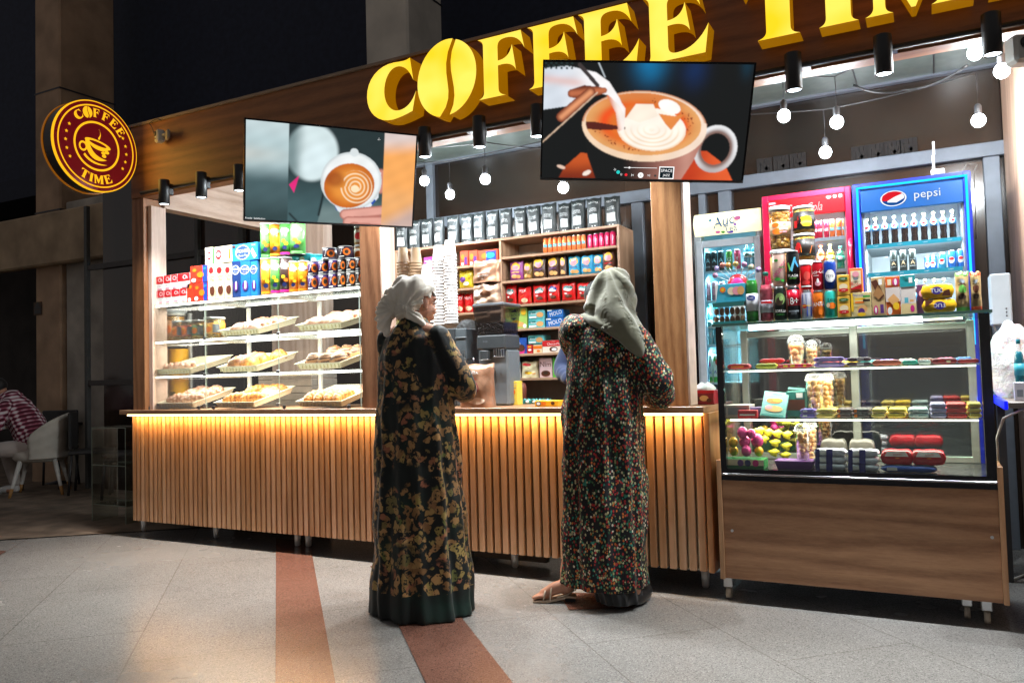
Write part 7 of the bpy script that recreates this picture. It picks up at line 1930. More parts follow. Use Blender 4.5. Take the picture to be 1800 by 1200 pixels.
# dark chairs far back on the terrace
DC = mat((.02, .018, .018), .5)
def darkchair():
    t = thing('dark_chair', 'dark cafe chair', 'chair', (0, 0, 0))
    mb = MB(); mb.box(-.21, -.21, .43, .21, .21, .47, DC, .01); mb.build('seat', t)
    mb = MB(); mb.box(-.21, .18, .48, .21, .21, .88, DC, .012); mb.build('backrest', t)
    for sx in (-1, 1):
        for sy in (-1, 1): mb = MB(); mb.tube([(sx*.18, sy*.18, .43), (sx*.21, sy*.21, 0)], .014, DC); mb.build('leg', t)
    return t
dc = darkchair(); dc.location = (-9.0, 6.6-.9, 0); dc.rotation_euler = (0, 0, .5); dc['label'] = 'dark cafe chair behind the cream tub chair'; dc['group'] = 'dark chairs at the back of the terrace'
dup(dc, (-8.1, 5.6, 0), (0, 0, 2.4), 'dark cafe chair left of the clear acrylic shelf'); dup(dc, (-7.4, 5.5, 0), (0, 0, -.8), 'dark cafe chair behind the clear acrylic shelf')
mb = MB(); mb.lathe([(0, .70), (.36, .70), (.36, .73), (0, .73)], DC, seg=30); mb.lathe([(.2, 0), (.03, .04), (.03, .70)], DC, seg=16); tag(mb.build('dark_table', None, (-9.3, 6.0, 0)), 'dark round table among the dark chairs on the terrace', 'table')
# small emblem on the brown column
mb = MB(); c = at(66, 542, 5.99); mb.deco(planefn((0, 0, 0), (1, 0, 0), (0, 0, 1), (0, -1, 0)), .16, .16, [('p', [(0, .45), (.5, 1), (1, .45)], DC), ('r', .1, .1, .9, .4, DC)]); mb.box(-.08, 0, -.08, .08, .004, .08, mat('#4a3828', .7))
tag(mb.build('wall_plate', None, c), 'small dark number plate on the brown column at left', 'sign')
# ================================================================ PEOPLE
def blob(mb, voxel, name, m, parent=None, sm=4, disp=None):
    o = mb.build('tmp')
    md = o.modifiers.new('r', 'REMESH'); md.mode = 'VOXEL'; md.voxel_size = voxel; md.adaptivity = 0
    if sm:
        s = o.modifiers.new('s', 'SMOOTH'); s.factor = .5; s.iterations = sm
    bpy.context.view_layer.update()
    dg = bpy.context.evaluated_depsgraph_get()
    me = bpy.data.meshes.new_from_object(o.evaluated_get(dg))
    bpy.data.objects.remove(o)
    if disp:
        for v in me.vertices: v.co = disp(v.co)
    me.materials.clear(); me.materials.append(m)
    me.polygons.foreach_set('use_smooth', [True]*len(me.polygons)); me.polygons.foreach_set('material_index', [0]*len(me.polygons))
    me.name = name
    r = bpy.data.objects.new(name, me); COL.objects.link(r)
    if parent: r.parent = parent
    return r
def limb(mb, pts, rad_, seg=14):
    pts = [V(p) for p in pts]; P, R_ = [], []
    n = len(pts)
    for i in range(n-1):
        for k in range(6):
            t = k/6; P.append(pts[i].lerp(pts[i+1], t)); R_.append(rad_[i]+(rad_[i+1]-rad_[i])*t)
    P.append(pts[-1]); R_.append(rad_[-1])
    for _ in range(2):
        P = [P[0]]+[(P[i-1]+P[i]*2+P[i+1])/4 for i in range(1, len(P)-1)]+[P[-1]]
    mb.tube(P, R_, None, seg)
    mb.ell(P[0], R_[0], None, 12, 8); mb.ell(P[-1], R_[-1], None, 12, 8)
def hand(mb, w, d, nrm, side=1, curl=.5, s=1.0):
    """palm, four curled fingers and a thumb; d = pointing, nrm = back of hand"""
    w, d, nrm = V(w), V(d).normalized(), V(nrm).normalized()
    x = d.cross(nrm).normalized()*side
    R3 = Matrix((x, d, nrm)).transposed()
    mb.ell(w+d*.045*s, (.040*s, .050*s, .016*s), None, 14, 10, M_=R3.to_4x4())
    for i, (off, L) in enumerate(((-.028, .066), (-.010, .078), (.010, .074), (.027, .058))):
        p = w+d*.080*s+x*off*s; q = p+(d-nrm*.25*curl)*L*.42*s; r = q+(d-nrm*1.3*curl)*L*.33*s; e = r+(d*.6-nrm*1.6*curl).normalized()*L*.28*s
        limb(mb, [p-d*.02, q, r, e], [.0095*s, .0088*s, .0078*s, .0066*s], 8)
    p = w+d*.025*s-x*.034*s
    limb(mb, [p, p+(d*.6-x*.9-nrm*.2).normalized()*.032*s, p+(d*.9-x*.75-nrm*.5).normalized()*.062*s], [.012*s, .0105*s, .008*s], 8)
def head(mb, c, R3):
    c = V(c); f = lambda x, y, z: c+R3 @ V((x, y, z)); M4 = R3.to_4x4()
    mb.ell(f(0, -.012, .03), (.074, .094, .088), None, 20, 14, M_=M4)
    mb.ell(f(0, .018, -.03), (.062, .070, .080), None, 18, 12, M_=M4)
    mb.ell(f(0, .052, -.085), (.030, .026, .022), None, 12, 8, M_=M4)
    limb(mb, [f(0, .085, .02), f(0, .100, -.018), f(0, .096, -.028)], [.010, .014, .012], 8)
    for s in (-1, 1):
        mb.ell(f(s*.014, .094, -.026), (.008, .010, .008), None, 8, 6, M_=M4)
        mb.ell(f(s*.072, -.01, -.012), (.010, .020, .032), None, 10, 8, M_=M4)
        mb.ell(f(s*.034, .064, -.03), (.024, .020, .024), None, 10, 8, M_=M4)
        limb(mb, [f(s*.012, .083, .030), f(s*.05, .066, .030)], [.010, .009], 8)
    limb(mb, [f(-.020, .083, -.058), f(0, .092, -.056), f(.020, .083, -.058)], [.006, .009, .006], 8)
    limb(mb, [f(-.018, .082, -.066), f(0, .090, -.068), f(.018, .082, -.066)], [.006, .009, .006], 8)
    limb(mb, [f(0, -.02, -.04), f(0, -.035, -.15)], [.052, .055], 14)
def faceparts(c, R3, parent, skin_lip='#a05a50'):
    c = V(c); f = lambda x, y, z: c+R3 @ V((x, y, z))
    for s in (-1, 1):
        mb = MB(); mb.ell(f(s*.031, .072, .010), (.013, .012, .009), mat((.7, .68, .65), .3), 10, 8); mb.ell(f(s*.031, .0815, .010), (.005, .004, .005), mat((.04, .02, .01), .2), 8, 6); mb.build('eye', parent)
        mb = MB(); mb.tube([f(s*.015, .090, .030), f(s*.032, .087, .036), f(s*.050, .076, .031)], [.002, .0035, .002], mat((.02, .014, .01), .8), 6); mb.build('eyebrow', parent)
    mb = MB(); mb.tube([f(-.019, .088, -.062), f(0, .099, -.061), f(.019, .088, -.062)], [.002, .0045, .002], mat(skin_lip, .5), 6); mb.build('lips', parent)
def skin(col='#b07c62'):
    k = ('skin', col)
    if k in MATS: return MATS[k]
    m, nt, b = newmat('skin'); n = noisen(nt, coords(nt), 12, 4)
    c = hx(col); link(nt, ramp(nt, n.outputs['Fac'], [(.3, tuple(q*.82 for q in c)), (.7, tuple(min(1, q*1.1) for q in c))]), b.inputs['Base Color'])
    b.inputs['Roughness'].default_value = .5; b.inputs['Subsurface Weight'].default_value = .12; b.inputs['Subsurface Radius'].default_value = (.02, .008, .004)
    n2 = noisen(nt, coords(nt), 300, 2); bump(nt, b, n2.outputs['Fac'], .15, .001)
    MATS[k] = m; return m
def cloth(col, var=.12, rough=.85, weave=260, sheen=.3, wr=9):
    m, nt, b = newmat('cloth'); v = coords(nt); n = noisen(nt, v, wr, 4); c = hx(col)
    link(nt, ramp(nt, n.outputs['Fac'], [(.3, tuple(q*(1-var) for q in c)), (.7, tuple(min(1, q*(1+var)) for q in c))]), b.inputs['Base Color'])
    b.inputs['Roughness'].default_value = rough; b.inputs['Sheen Weight'].default_value = sheen
    w = noisen(nt, v, weave, 2); bump(nt, b, w.outputs['Fac'], .25, .001); return m
def loft(mb, rings, seg=96, folds=14, ph=0, seed=1):
    """rings (z, cx, cy, rx, ry, fold amplitude) splined into a draped tube"""
    rr = random.Random(seed); A = [(rr.uniform(0, 6), rr.uniform(.5, 1)) for _ in range(6)]
    Z = []; n = len(rings)
    for i in range(n-1):
        k = max(2, int((rings[i+1][0]-rings[i][0])/.018))
        for j in range(k):
            t = j/k; s = t*t*(3-2*t)*.5+t*.5
            Z.append(tuple(rings[i][q]+(rings[i+1][q]-rings[i][q])*(t if q == 0 else s) for q in range(6)))
    Z.append(rings[-1]); vs = []
    for z, cx, cy, rx, ry, fo in Z:
        for j in range(seg):
            a = 2*PI*j/seg
            dr = fo*(.55*math.sin(folds*a+A[0][0]+z*1.3+.5*math.sin(2*a+A[1][0])) + .35*math.sin(folds*.62*a//1*0+round(folds*.6)*a+A[2][0]-z*1.1) + .25*math.sin(round(folds*1.7)*a+A[3][0]+z*2))
            dr += .35*fo*math.sin(3*a+z*7+A[4][0])+.25*fo*math.sin(z*21+2*a+A[5][0])
            vs.append((cx+(rx+dr)*math.cos(a), cy+(ry+dr)*math.sin(a), z))
    m_ = len(Z); fs = [(i*seg+j, i*seg+(j+1) % seg, (i+1)*seg+(j+1) % seg, (i+1)*seg+j) for i in range(m_-1) for j in range(seg)]
    fs += [tuple(range(seg)), tuple(range((m_-1)*seg, m_*seg))]
    mb.add(vs, fs, None, True)
def wrinkle(amp, f1, seed=0, mask=None):
    o = V((seed*3.1, seed*1.7, seed))
    def f(p):
        q = V((p.x*f1, p.y*f1, p.z*f1*.45))+o
        n_ = noise.noise(q)+.5*noise.noise(q*2.3)
        rr_ = math.hypot(p.x, p.y) or 1
        k = amp*(mask(p) if mask else 1)*n_
        return V((p.x+p.x/rr_*k, p.y+p.y/rr_*k, p.z))
    return f
# ---- floral velvet
def floral():
    m, nt, b = newmat('dark_floral_velvet'); v = coords(nt)
    dn = noisen(nt, v, 11, 4); mxv = nt.nodes.new('ShaderNodeMixRGB'); mxv.inputs[0].default_value = .10
    link(nt, v, mxv.inputs[1]); link(nt, dn.outputs['Color'], mxv.inputs[2])
    vb = nt.nodes.new('ShaderNodeTexVoronoi'); vb.inputs['Scale'].default_value = 7.5; vb.inputs['Randomness'].default_value = .9; link(nt, mxv.outputs[0], vb.inputs['Vector'])
    vp = nt.nodes.new('ShaderNodeTexVoronoi'); vp.inputs['Scale'].default_value = 27; link(nt, mxv.outputs[0], vp.inputs['Vector'])
    blot = ramp(nt, vb.outputs['Distance'], [(.62, (1, 1, 1)), (.74, (0, 0, 0))])
    pet = ramp(nt, vp.outputs['Distance'], [(.50, (1, 1, 1)), (.57, (0, 0, 0))])
    sp = nt.nodes.new('ShaderNodeSeparateColor'); link(nt, vb.outputs['Color'], sp.inputs[0])
    sel = ramp(nt, sp.outputs[0], [(.03, (0, 0, 0)), (.05, (1, 1, 1))])
    mu = nt.nodes.new('ShaderNodeMath'); mu.operation = 'MULTIPLY'; link(nt, blot, mu.inputs[0]); link(nt, pet, mu.inputs[1])
    mu2 = nt.nodes.new('ShaderNodeMath'); mu2.operation = 'MULTIPLY'; link(nt, mu.outputs[0], mu2.inputs[0]); link(nt, sel, mu2.inputs[1])
    # plain hem band at the bottom
    tc = nt.nodes.new('ShaderNodeTexCoord'); sx = nt.nodes.new('ShaderNodeSeparateXYZ'); link(nt, tc.outputs['Object'], sx.inputs[0])
    hem = nt.nodes.new('ShaderNodeMath'); hem.operation = 'GREATER_THAN'; hem.inputs[1].default_value = .13; link(nt, sx.outputs[2], hem.inputs[0])
    mu3 = nt.nodes.new('ShaderNodeMath'); mu3.operation = 'MULTIPLY'; brk = noisen(nt, v, 48, 3, .6); bk = ramp(nt, brk.outputs['Fac'], [(.40, (0, 0, 0)), (.47, (1, 1, 1))]); mub = nt.nodes.new('ShaderNodeMath'); mub.operation = 'MULTIPLY'; link(nt, bk, mub.inputs[0]); link(nt, mu2.outputs[0], mub.inputs[1]); link(nt, mub.outputs[0], mu3.inputs[0]); link(nt, hem.outputs[0], mu3.inputs[1])
    sp2 = nt.nodes.new('ShaderNodeSeparateColor'); link(nt, vp.outputs['Color'], sp2.inputs[0])
    fc = ramp(nt, sp2.outputs[0], [(.1, hx('#8c6840')), (.4, hx('#b8905c')), (.6, hx('#948448')), (.8, hx('#a0644a')), (1, hx('#66703c'))])
    n = noisen(nt, v, 6, 4); bc = ramp(nt, n.outputs['Fac'], [(.38, (.006, .008, .008)), (.55, (.007, .013, .011)), (.74, (.006, .030, .021))])
    mx = nt.nodes.new('ShaderNodeMixRGB'); link(nt, mu3.outputs[0], mx.inputs[0]); link(nt, bc, mx.inputs[1]); link(nt, fc, mx.inputs[2])
    link(nt, mx.outputs[0], b.inputs['Base Color']); b.inputs['Roughness'].default_value = .62; b.inputs['Sheen Weight'].default_value = .08; b.inputs['Specular IOR Level'].default_value = .3
    return m
def flecked():
    m, nt, b = newmat('flecked_print'); v = coords(nt, (1, 1, .72))
    vb = nt.nodes.new('ShaderNodeTexVoronoi'); vb.inputs['Scale'].default_value = 108; link(nt, v, vb.inputs['Vector'])
    sp = nt.nodes.new('ShaderNodeSeparateColor'); link(nt, vb.outputs['Color'], sp.inputs[0])
    pal = ramp(nt, sp.outputs[0], [(0, (.010, .010, .012)), (.30, hx('#2f5a3c')), (.42, hx('#8c9060')), (.52, hx('#b8b088')), (.60, hx('#9c2a2c')), (.73, hx('#b8642c')), (.82, hx('#2c7a68')), (.90, hx('#d0c8b4')), (.93, (.012, .012, .014))], 'CONSTANT')
    mk = ramp(nt, vb.outputs['Distance'], [(.50, (1, 1, 1)), (.58, (0, 0, 0))])
    mx = nt.nodes.new('ShaderNodeMixRGB'); link(nt, mk, mx.inputs[0]); mx.inputs[1].default_value = (.010, .010, .012, 1); link(nt, pal, mx.inputs[2])
    link(nt, mx.outputs[0], b.inputs['Base Color']); b.inputs['Roughness'].default_value = .75; b.inputs['Sheen Weight'].default_value = .03; b.inputs['Specular IOR Level'].default_value = .25
    return m
def Rz(a): return Matrix.Rotation(a, 3, 'Z')
SK = skin('#b8846a')
# ================= woman in the dark floral dress
wp = V((-2.30, 3.33, 0))
w1 = None
mb = MB()
HR = Rz(rad(-20)) @ Matrix.Rotation(rad(-8), 3, 'X')
hc = (.012, .035, 1.525)
head(mb, hc, HR)
mb.ell((0, 0, 1.16), (.15, .10, .22), None); mb.ell((0, 0, .92), (.16, .12, .14), None)
limb(mb, [(-.15, 0, 1.355), (0, -.01, 1.385), (.15, 0, 1.355)], [.045, .06, .045])
for s in (-1, 1):
    limb(mb, [(s*.160, 0, 1.345), (s*(.235 if s > 0 else .2), .07, 1.10), (s*.12, .25, 1.07)], [.045, .038, .026])
    hand(mb, (s*.12, .25, 1.07), (-s*.75, .6, .1), (0, .2, 1), s)
    limb(mb, [(s*.08, 0, .90), (s*.09, .02, .48), (s*.09, -.01, .09)], [.085, .055, .038])
    mb.ell((s*.09, .06, .035), (.042, .115, .035), None)
w1 = blob(mb, .0062, 'person', SK, None, 3)
w1.location = wp
tag(w1, 'person in a long dark green floral velvet dress and white headscarf at the counter', 'person')
faceparts(hc, HR, w1)
mb = MB()
loft(mb, [(.006, .02, -.01, .275, .238, .024), (.10, .02, -.01, .264, .23, .019), (.35, .015, 0, .236, .213, .019), (.65, .01, 0, .220, .193, .017), (.90, .0, 0, .210, .176, .012), (1.10, 0, 0, .195, .155, .007), (1.24, 0, .0, .188, .135, .005), (1.34, 0, -.005, .165, .105, .003), (1.40, 0, -.005, .105, .075, .001), (1.45, .003, .005, .062, .062, 0)], 128, 13, seed=4)
for s in (-1, 1):
    e_ = .245 if s > 0 else .205
    limb(mb, [(s*.150, 0, 1.345), (s*(e_-.045), .03, 1.22), (s*e_, .07, 1.09), (s*.14, .24, 1.06)], [.062, .064, .068, .050])
FL = floral()
dr = blob(mb, .0075, 'dress', FL, w1, 3, wrinkle(.014, 9, 3, lambda p: min(1, max(0, (p.z-.2)*2))))
# scarf: cap, tails and knot
SCW = cloth('#e6e0d2', .05, .9, 300, .3, 14)
mb = MB(); hcV = V(hc)
def hd(x, y, z): return hcV + HR @ V((x, y, z))
M4 = HR.to_4x4()
mb.ell(hd(0, -.020, .040), (.092, .112, .100), None, 30, 20, M_=M4)
mb.ell(hd(-.01, -.075, -.015), (.078, .055, .075), None, 20, 14, M_=M4)
limb(mb, [hd(-.05, -.06, .09), hd(-.085, -.095, .02), hd(-.10, -.13, -.07), hd(-.085, -.13, -.15)], [.05, .052, .050, .018], 16)
limb(mb, [hd(-.02, -.115, .05), hd(-.06, -.145, -.03), hd(-.075, -.155, -.11), hd(-.055, -.145, -.17)], [.035, .040, .042, .020], 16)
limb(mb, [hd(.02, -.105, -.05), hd(.06, -.06, -.085), hd(.075, -.01, -.125), hd(.06, .03, -.15)], [.026, .026, .028, .022], 14)
limb(mb, [hd(-.06, -.03, -.09), hd(-.02, -.10, -.065), hd(.03, -.11, -.045)], [.02, .028, .024], 14)
sc = blob(mb, .006, 'headscarf', SCW, w1, 3, None)
# open the scarf at the face, deepen pleats fanning from the nape
iv = HR.inverted(); kn = V((-.02, -.11, -.05))
dele = []
for v in sc.data.vertices:
    q = iv @ (v.co-hcV)
    if q.y > .018 and q.z < .048+(.018-q.y)*.1 and q.z > -.11: dele.append(v.index)
    elif q.y > -.03 and q.z < .02 and abs(q.x) > .05 and q.z > -.06: dele.append(v.index)
    d = q-kn; an = math.atan2(d.z, d.y); an2 = math.atan2(d.z, d.x)
    k = .0062*math.sin(an*13+an2*4)*min(1, d.length/.07) + .0030*noise.noise(q*30)
    n_ = v.normal if hasattr(v, 'normal') else V((0, 0, 1))
    v.co = v.co + n_*k
bm = bmesh.new(); bm.from_mesh(sc.data); bm.verts.ensure_lookup_table()
bmesh.ops.delete(bm, geom=[bm.verts[i] for i in dele], context='VERTS'); bm.to_mesh(sc.data); bm.free()
sd = sc.modifiers.new('thickness', 'SOLIDIFY'); sd.thickness = .003
# ================= woman in the flecked dress and green scarf
w2p = V((-1.455, 3.78, 0))
mb = MB()
HR2 = Rz(rad(10)) @ Matrix.Rotation(rad(-12), 3, 'X')
hc2 = (.03, .10, 1.535)
head(mb, hc2, HR2)
mb.ell((0, 0, 1.16), (.15, .10, .22), None); mb.ell((0, -.02, .92), (.16, .12, .14), None)
limb(mb, [(-.15, .02, 1.40), (0, .02, 1.395), (.15, .0, 1.345)], [.045, .06, .045])
limb(mb, [(.15, 0, 1.34), (.275, .05, 1.13), (.20, .19, 1.02)], [.045, .038, .026])
hand(mb, (.20, .19, 1.02), (-.6, .7, -.1), (.0, 0, 1), 1)
limb(mb, [(-.16, .02, 1.38), (-.20, .22, 1.20), (-.10, .34, 1.06)], [.045, .038, .026])
hand(mb, (-.10, .34, 1.06), (.5, .8, -.15), (0, .1, 1), -1)
fp = flr(997, 1056) - w2p
fd = (flr(948, 1056)-flr(1000, 1056)).normalized()
for s in (-1, 1):
    if s < 0:
        an_ = V((fp.x, fp.y, .10))
        limb(mb, [(-.08, -.02, .90), (-.12, -.02, .48), an_+V((.0, 0, .06)), an_], [.085, .052, .034, .032])
        M4_ = Matrix((fd, fd.cross(V((0, 0, 1)))*-1, V((0, 0, 1)))).transposed().to_4x4()
        mb.ell(an_+V((.0, 0, -.032)), (.040, .034, .036), None, 14, 10, M_=M4_)
        limb(mb, [an_+V((0, 0, -.02)), an_+fd*.06+V((0, 0, -.035)), an_+fd*.115+V((0, 0, -.062))], [.036, .033, .026], 12)
        for k, (o_, L) in enumerate(((-.026, .045), (-.011, .050), (.003, .046), (.016, .040), (.028, .034))):
            p_ = an_+fd*.12+fd.cross(V((0, 0, 1)))*o_+V((0, 0, -.068))
            limb(mb, [p_, p_+fd*L*.6+V((0, 0, -.004)), p_+fd*L+V((0, 0, -.010))], [.011, .010, .009], 8)
    else:
        limb(mb, [(.08, -.02, .90), (.12, -.02, .48), (.13, -.03, .09)], [.085, .052, .034]); mb.ell((.13, .04, .045), (.038, .10, .030), None)
w2 = blob(mb, .0060, 'person', SK, None, 3)
w2.location = w2p
tag(w2, 'person in a long dress of small coloured flecks and olive green headscarf, leaning on the counter', 'person')
w2['label'] = 'person in long colour-flecked dress, olive green headscarf and heeled sandal, leaning on the counter'
faceparts(hc2, HR2, w2)
FK = flecked()
mb = MB()
loft(mb, [(.095, -.03, -.005, .215, .19, .016), (.30, -.032, -.005, .212, .185, .015), (.6, -.03, 0, .208, .178, .013), (.90, -.02, 0, .204, .17, .010), (1.10, -.01, .0, .192, .155, .008), (1.25, 0, .0, .185, .138, .006), (1.35, 0, .0, .158, .11, .003), (1.41, .005, .02, .10, .08, .001), (1.45, .01, .04, .06, .06, 0)], 128, 12, seed=9)
limb(mb, [(.145, 0, 1.33), (.215, .01, 1.21), (.262, .03, 1.10), (.255, .10, 1.02), (.20, .18, 1.0)], [.072, .084, .088, .070, .045])
limb(mb, [(-.13, .0, 1.37), (-.19, .06, 1.38), (-.215, .16, 1.27), (-.12, .33, 1.08)], [.080, .082, .078, .05])
mb.ell((-.12, -.02, 1.36), (.10, .09, .085), None)
d2 = blob(mb, .0075, 'dress', FK, w2, 3, wrinkle(.018, 10, 5, lambda p: 1))
mb = MB()
BLK = cloth('#0c0c0e', .3, .8, 200, .2)
loft(mb, [(.030, .05, -.01, .115, .14, .012), (.08, .045, -.01, .12, .15, .010), (.13, .02, -.01, .14, .150, .006), (.22, -.02, -.01, .15, .14, .003)], 96, 16, seed=12)
blob(mb, .0065, 'underskirt', BLK, w2, 1)
# sandal
mb = MB(); SOL = mat('#b09a84', .5); HEEL = mat((.02, .022, .022), .5)
sx_ = fd.cross(V((0, 0, 1)))
an_ = V((fp.x, fp.y, .10))
def fs_(a, b, c): return an_+fd*a+sx_*b+V((0, 0, c))
prof = [(-.045, -.068), (.0, -.066), (.05, -.078), (.10, -.088), (.17, -.089)]
for i in range(4):
    (a0, z0), (a1, z1) = prof[i], prof[i+1]; w0 = .034 if i < 2 else .040
    mb.add([fs_(a0, -w0, z0), fs_(a0, w0, z0), fs_(a1, w0, z1), fs_(a1, -w0, z1), fs_(a0, -w0, z0-.010), fs_(a0, w0, z0-.010), fs_(a1, w0, z1-.010), fs_(a1, -w0, z1-.010)], [(0, 1, 2, 3), (4, 5, 6, 7), (0, 1, 5, 4), (1, 2, 6, 5), (2, 3, 7, 6), (3, 0, 4, 7)], SOL)
sn = mb.build('sandal', w2)
mb = MB(); mb.add([fs_(-.045, -.03, -.078), fs_(.012, -.03, -.078), fs_(.012, .03, -.078), fs_(-.045, .03, -.078), fs_(-.040, -.026, -.1), fs_(.004, -.026, -.1), fs_(.004, .026, -.1), fs_(-.040, .026, -.1)], [(0, 1, 2, 3), (4, 5, 6, 7), (0, 1, 5, 4), (1, 2, 6, 5), (2, 3, 7, 6), (3, 0, 4, 7)], HEEL); mb.build('heel', sn)
mb = MB()
for a, h_ in ((.118, -.040), (.085, -.022)):
    mb.tube([fs_(a, -.040, -.086), fs_(a-.008, -.032, h_-.01), fs_(a-.012, 0, h_+.008), fs_(a-.008, .032, h_-.01), fs_(a, .040, -.086)], .0045, mat('#c8b8a4', .4), 8)
mb.tube([fs_(.05, -.038, -.07), fs_(.0, -.038, -.058), fs_(-.042, -.02, -.040), fs_(-.046, .0, -.036), fs_(-.042, .02, -.040), fs_(.0, .038, -.058), fs_(.05, .038, -.07)], .003, mat('#c8b8a4', .4), 8); mb.build('strap', sn)
mb = MB(); mb.ell((.13, .06, .045), (.045, .13, .045), BLACK, 16, 10); mb.build('shoe', w2)
# green scarf: hood with a mantle running down to the right shoulder
SCG = cloth('#6c6c58', .10, .92, 280, .4, 12)
mb = MB(); hv = V(hc2)
def h2_(x, y, z): return hv+HR2 @ V((x, y, z))
M5 = HR2.to_4x4()
mb.ell(h2_(0, -.012, .035), (.098, .118, .112), None, 30, 20, M_=M5)
mb.ell(h2_(-.0, -.03, -.06), (.094, .098, .10), None, 24, 16, M_=M5)
limb(mb, [h2_(-.02, -.05, .05), (-.02, .02, 1.44), (-.05, -.03, 1.395)], [.08, .085, .030], 18)
limb(mb, [h2_(.02, -.05, .02), (.05, -.02, 1.44), (.12, -.06, 1.37), (.185, -.065, 1.29), (.215, -.05, 1.215)], [.085, .088, .072, .045, .012], 20)
limb(mb, [h2_(.05, -.0, -.02), (.10, .03, 1.42), (.17, .0, 1.34), (.21, -.03, 1.24)], [.06, .07, .055, .014], 18)
limb(mb, [(-.09, -.03, 1.43), (-.01, -.085, 1.40), (.09, -.11, 1.345), (.19, -.085, 1.245)], [.014, .026, .030, .012], 14)
sg_ = blob(mb, .0065, 'headscarf', SCG, w2, 5, None)
iv2 = HR2.inverted()
for v in sg_.data.vertices:
    q = iv2 @ (v.co-hv); d = q-V((-.03, -.05, .12))
    an = math.atan2(d.x*1.0+.3*d.y, -d.z+.02)
    k = .0095*math.sin(an*9+q.z*8+.6)*min(1, d.length/.12)+.004*noise.noise(V((q.x*24, q.y*24, q.z*9)))
    v.co = v.co+v.normal*k
dele = [v.index for v in sg_.data.vertices if (lambda q: q.y > .06 and -.11 < q.z < .07)(iv2 @ (v.co-hv))]
bm = bmesh.new(); bm.from_mesh(sg_.data); bm.verts.ensure_lookup_table(); bmesh.ops.delete(bm, geom=[bm.verts[i] for i in dele], context='VERTS'); bm.to_mesh(sg_.data); bm.free()
sd = sg_.modifiers.new('thickness', 'SOLIDIFY'); sd.thickness = .003
# ================= baristas in navy behind the counter
NAVY = cloth('#1c2a4c', .2, .85, 240, .2)
HAIR = cloth('#14110f', .3, .6, 120, .1)
def barista(loc, label, hz, lean, hx_, arms, rot=PI):
    mb = MB(); R3 = Matrix.Rotation(rad(-25), 3, 'X')
    hc_ = (hx_, lean+.02, hz)
    head(mb, hc_, R3); sh = hz-.20
    mb.ell((hx_*.5, lean*.5, sh-.20), (.16, .10, .24), None); mb.ell((0, 0, sh-.48), (.16, .12, .14), None)
    limb(mb, [(hx_*.6-.16, lean*.7, sh), (hx_*.7, lean*.8, sh+.03), (hx_*.6+.16, lean*.7, sh)], [.05, .06, .05])
    sleeves = MB(); sleeves.ell((hx_*.5, lean*.5, sh-.19), (.180, .122, .25), None, 24, 16); sleeves.ell((0, 0, sh-.46), (.175, .135, .17), None, 24, 16)
    limb(sleeves, [(hx_*.6-.16, lean*.7, sh), (hx_*.7, lean*.8, sh+.035), (hx_*.6+.16, lean*.7, sh)], [.062, .072, .062])
    for s, (el, wr) in zip((-1, 1), arms):
        S_ = V((hx_*.6+s*.17, lean*.7, sh-.01))
        limb(mb, [S_, el, wr], [.045, .038, .026]); hand(mb, wr, V(wr)-V(el), (0, 0, 1), s)
        limb(sleeves, [S_, V(el), V(el).lerp(V(wr), .75)], [.062, .058, .045])
        limb(mb, [(s*.09, 0, sh-.5), (s*.1, .02, .45), (s*.1, 0, .09)], [.085, .055, .04]); mb.ell((s*.1, .05, .04), (.045, .12, .04), None)
    p = blob(mb, .0068, 'person', SK, None, 3); p.location = loc; p.rotation_euler = (0, 0, rot)
    tag(p, label, 'person'); faceparts(hc_, R3, p)
    blob(sleeves, .0085, 'shirt', NAVY, p, 3, wrinkle(.012, 12, 2))
    tr = MB(); loft(tr, [(.06, 0, 0, .17, .10, .004), (.5, 0, 0, .18, .12, .004), (sh-.45, 0, 0, .17, .135, .002)], 48, 8); blob(tr, .01, 'trousers', DARK, p, 2)
    hm = MB(); f = lambda x, y, z: V(hc_)+R3 @ V((x, y, z)); hm.ell(f(0, -.028, .045), (.086, .098, .092), None, 24, 16, M_=R3.to_4x4()); hm.ell(f(0, -.06, -.01), (.072, .06, .075), None, 18, 12, M_=R3.to_4x4())
    blob(hm, .006, 'hair', HAIR, p, 2, lambda c: c+V((noise.noise(c*60), noise.noise(c*60+V((9, 0, 0))), noise.noise(c*60+V((0, 9, 0)))))*.004)
    return p
bx = xat(1052, 4.86, 1.7)
barista(V((bx, 4.90, 0)), 'person in a navy shirt with dark hair, hidden behind the green scarf', 1.60, .05, .0, (((-.27, .08, 1.17), (-.10, .24, 1.12)), ((.27, .08, 1.17), (.12, .26, 1.10))))
bx = xat(826, 4.86, 1.3)
barista(V((bx, 4.90, 0)), 'person in navy stooping behind the coffee grinder, mostly hidden', 1.40, .08, -.02, (((-.22, .10, .98), (-.12, .25, 1.02)), ((.22, .10, .98), (.12, .25, 1.02))))
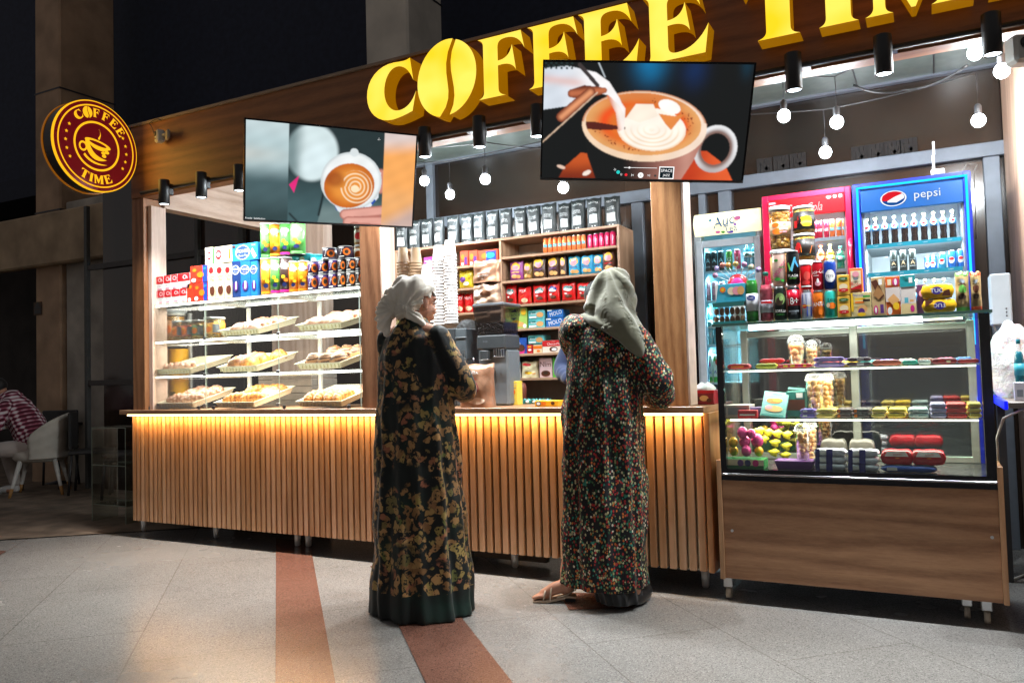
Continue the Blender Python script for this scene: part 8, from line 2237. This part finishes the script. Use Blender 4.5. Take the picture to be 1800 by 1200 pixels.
# ================= seated person on the terrace
cpx = flr(72, 868)
ch.location = (cpx.x, cpx.y, 0); ch.rotation_euler = (0, 0, rad(-42))
fwd = V((-.886, -.463, 0)); sid = V((.463, -.886, 0))
P0 = V((cpx.x, cpx.y, 0))+fwd*.06
def L(f, s, z): return fwd*f+sid*s+V((0, 0, z))
mb = MB(); R3 = Matrix((sid*-1, fwd, V((0, 0, 1)))).transposed() @ Matrix.Rotation(rad(-38), 3, 'X')
hcs = L(.40, 0, 1.13)
head(mb, hcs, R3)
limb(mb, [L(0, 0, .54), L(.12, 0, .80), L(.27, 0, 1.0)], [.14, .13, .12])
limb(mb, [L(.24, -.17, .97), L(.27, 0, 1.02), L(.24, .17, .97)], [.05, .06, .05])
TRo = MB(); SHp = MB(); SHo = MB()
limb(SHp, [L(-.02, 0, .52), L(.10, 0, .80), L(.26, 0, 1.0)], [.175, .165, .14], 20)
limb(SHp, [L(.22, -.18, .96), L(.27, 0, 1.02), L(.22, .18, .96)], [.075, .08, .075], 16)
for s in (-1, 1):
    el, wr = L(.26, s*.25, .74), L(.46, s*.10, .78)
    limb(mb, [L(.24, s*.19, .96), el, wr], [.045, .04, .028]); hand(mb, wr, fwd-sid*s*.3, (0, 0, 1), s)
    limb(SHp, [L(.22, s*.19, .96), el, V(el).lerp(wr, .6)], [.075, .072, .055], 14)
    kn_ = L(.40, s*.13, .50); ft = L(.34+.05*s, s*.12, .09)
    limb(mb, [L(0, s*.09, .50), kn_, ft], [.08, .058, .036]); mb.ell(ft+fwd*.06+V((0, 0, -.05)), (.06, .05, .035), None)
    limb(TRo, [L(-.05, s*.09, .50), kn_, ft+V((0, 0, .05))], [.105, .078, .065], 16)
    t_ = MB(); limb(t_, [ft+V((0, 0, -.035)), ft+fwd*.10+V((0, 0, -.045)), ft+fwd*.19+V((0, 0, -.055))], [.048, .046, .032], 16); SHo.v += []
    SHo.add(t_.v, t_.f, None, True)
sp_ = blob(mb, .0075, 'person', SK, None, 3); sp_.location = P0
tag(sp_, 'person in a maroon and white plaid shirt seated at the white table, leaning forward', 'person')
faceparts(hcs, R3, sp_)
def plaid():
    m, nt, b = newmat('plaid_cloth'); outs = []
    for rot, sc_ in (((0, rad(115), 0), 7), ((0, rad(25), rad(20)), 7)):
        v = coords(nt, (1, 1, 1), rot); w = nt.nodes.new('ShaderNodeTexWave'); w.inputs['Scale'].default_value = sc_; w.inputs['Distortion'].default_value = .25
        link(nt, v, w.inputs['Vector']); outs.append(w.outputs['Fac'])
    ad = nt.nodes.new('ShaderNodeMath'); ad.operation = 'ADD'; link(nt, outs[0], ad.inputs[0]); link(nt, outs[1], ad.inputs[1])
    hf = nt.nodes.new('ShaderNodeMath'); hf.operation = 'MULTIPLY'; hf.inputs[1].default_value = .5; link(nt, ad.outputs[0], hf.inputs[0])
    link(nt, ramp(nt, hf.outputs[0], [(.25, hx('#4a1424')), (.45, hx('#8c3048')), (.6, hx('#b8909c')), (.85, hx('#d8d0d0'))]), b.inputs['Base Color'])
    b.inputs['Roughness'].default_value = .9; return m
blob(SHp, .009, 'shirt', plaid(), sp_, 3, wrinkle(.02, 12, 1))
blob(TRo, .009, 'trousers', cloth('#b8aca4', .1), sp_, 3)
blob(SHo, .007, 'shoes', mat('#c8c4c0', .5, var=.05), sp_, 2)
hm = MB(); hm.ell(hcs+R3 @ V((0, -.03, .045)), (.09, .09, .09), None, 20, 14); blob(hm, .007, 'hair', HAIR, sp_, 1)
tb.location = P0+fwd*.62+V((0, 0, 0))
tb.location.z = 0
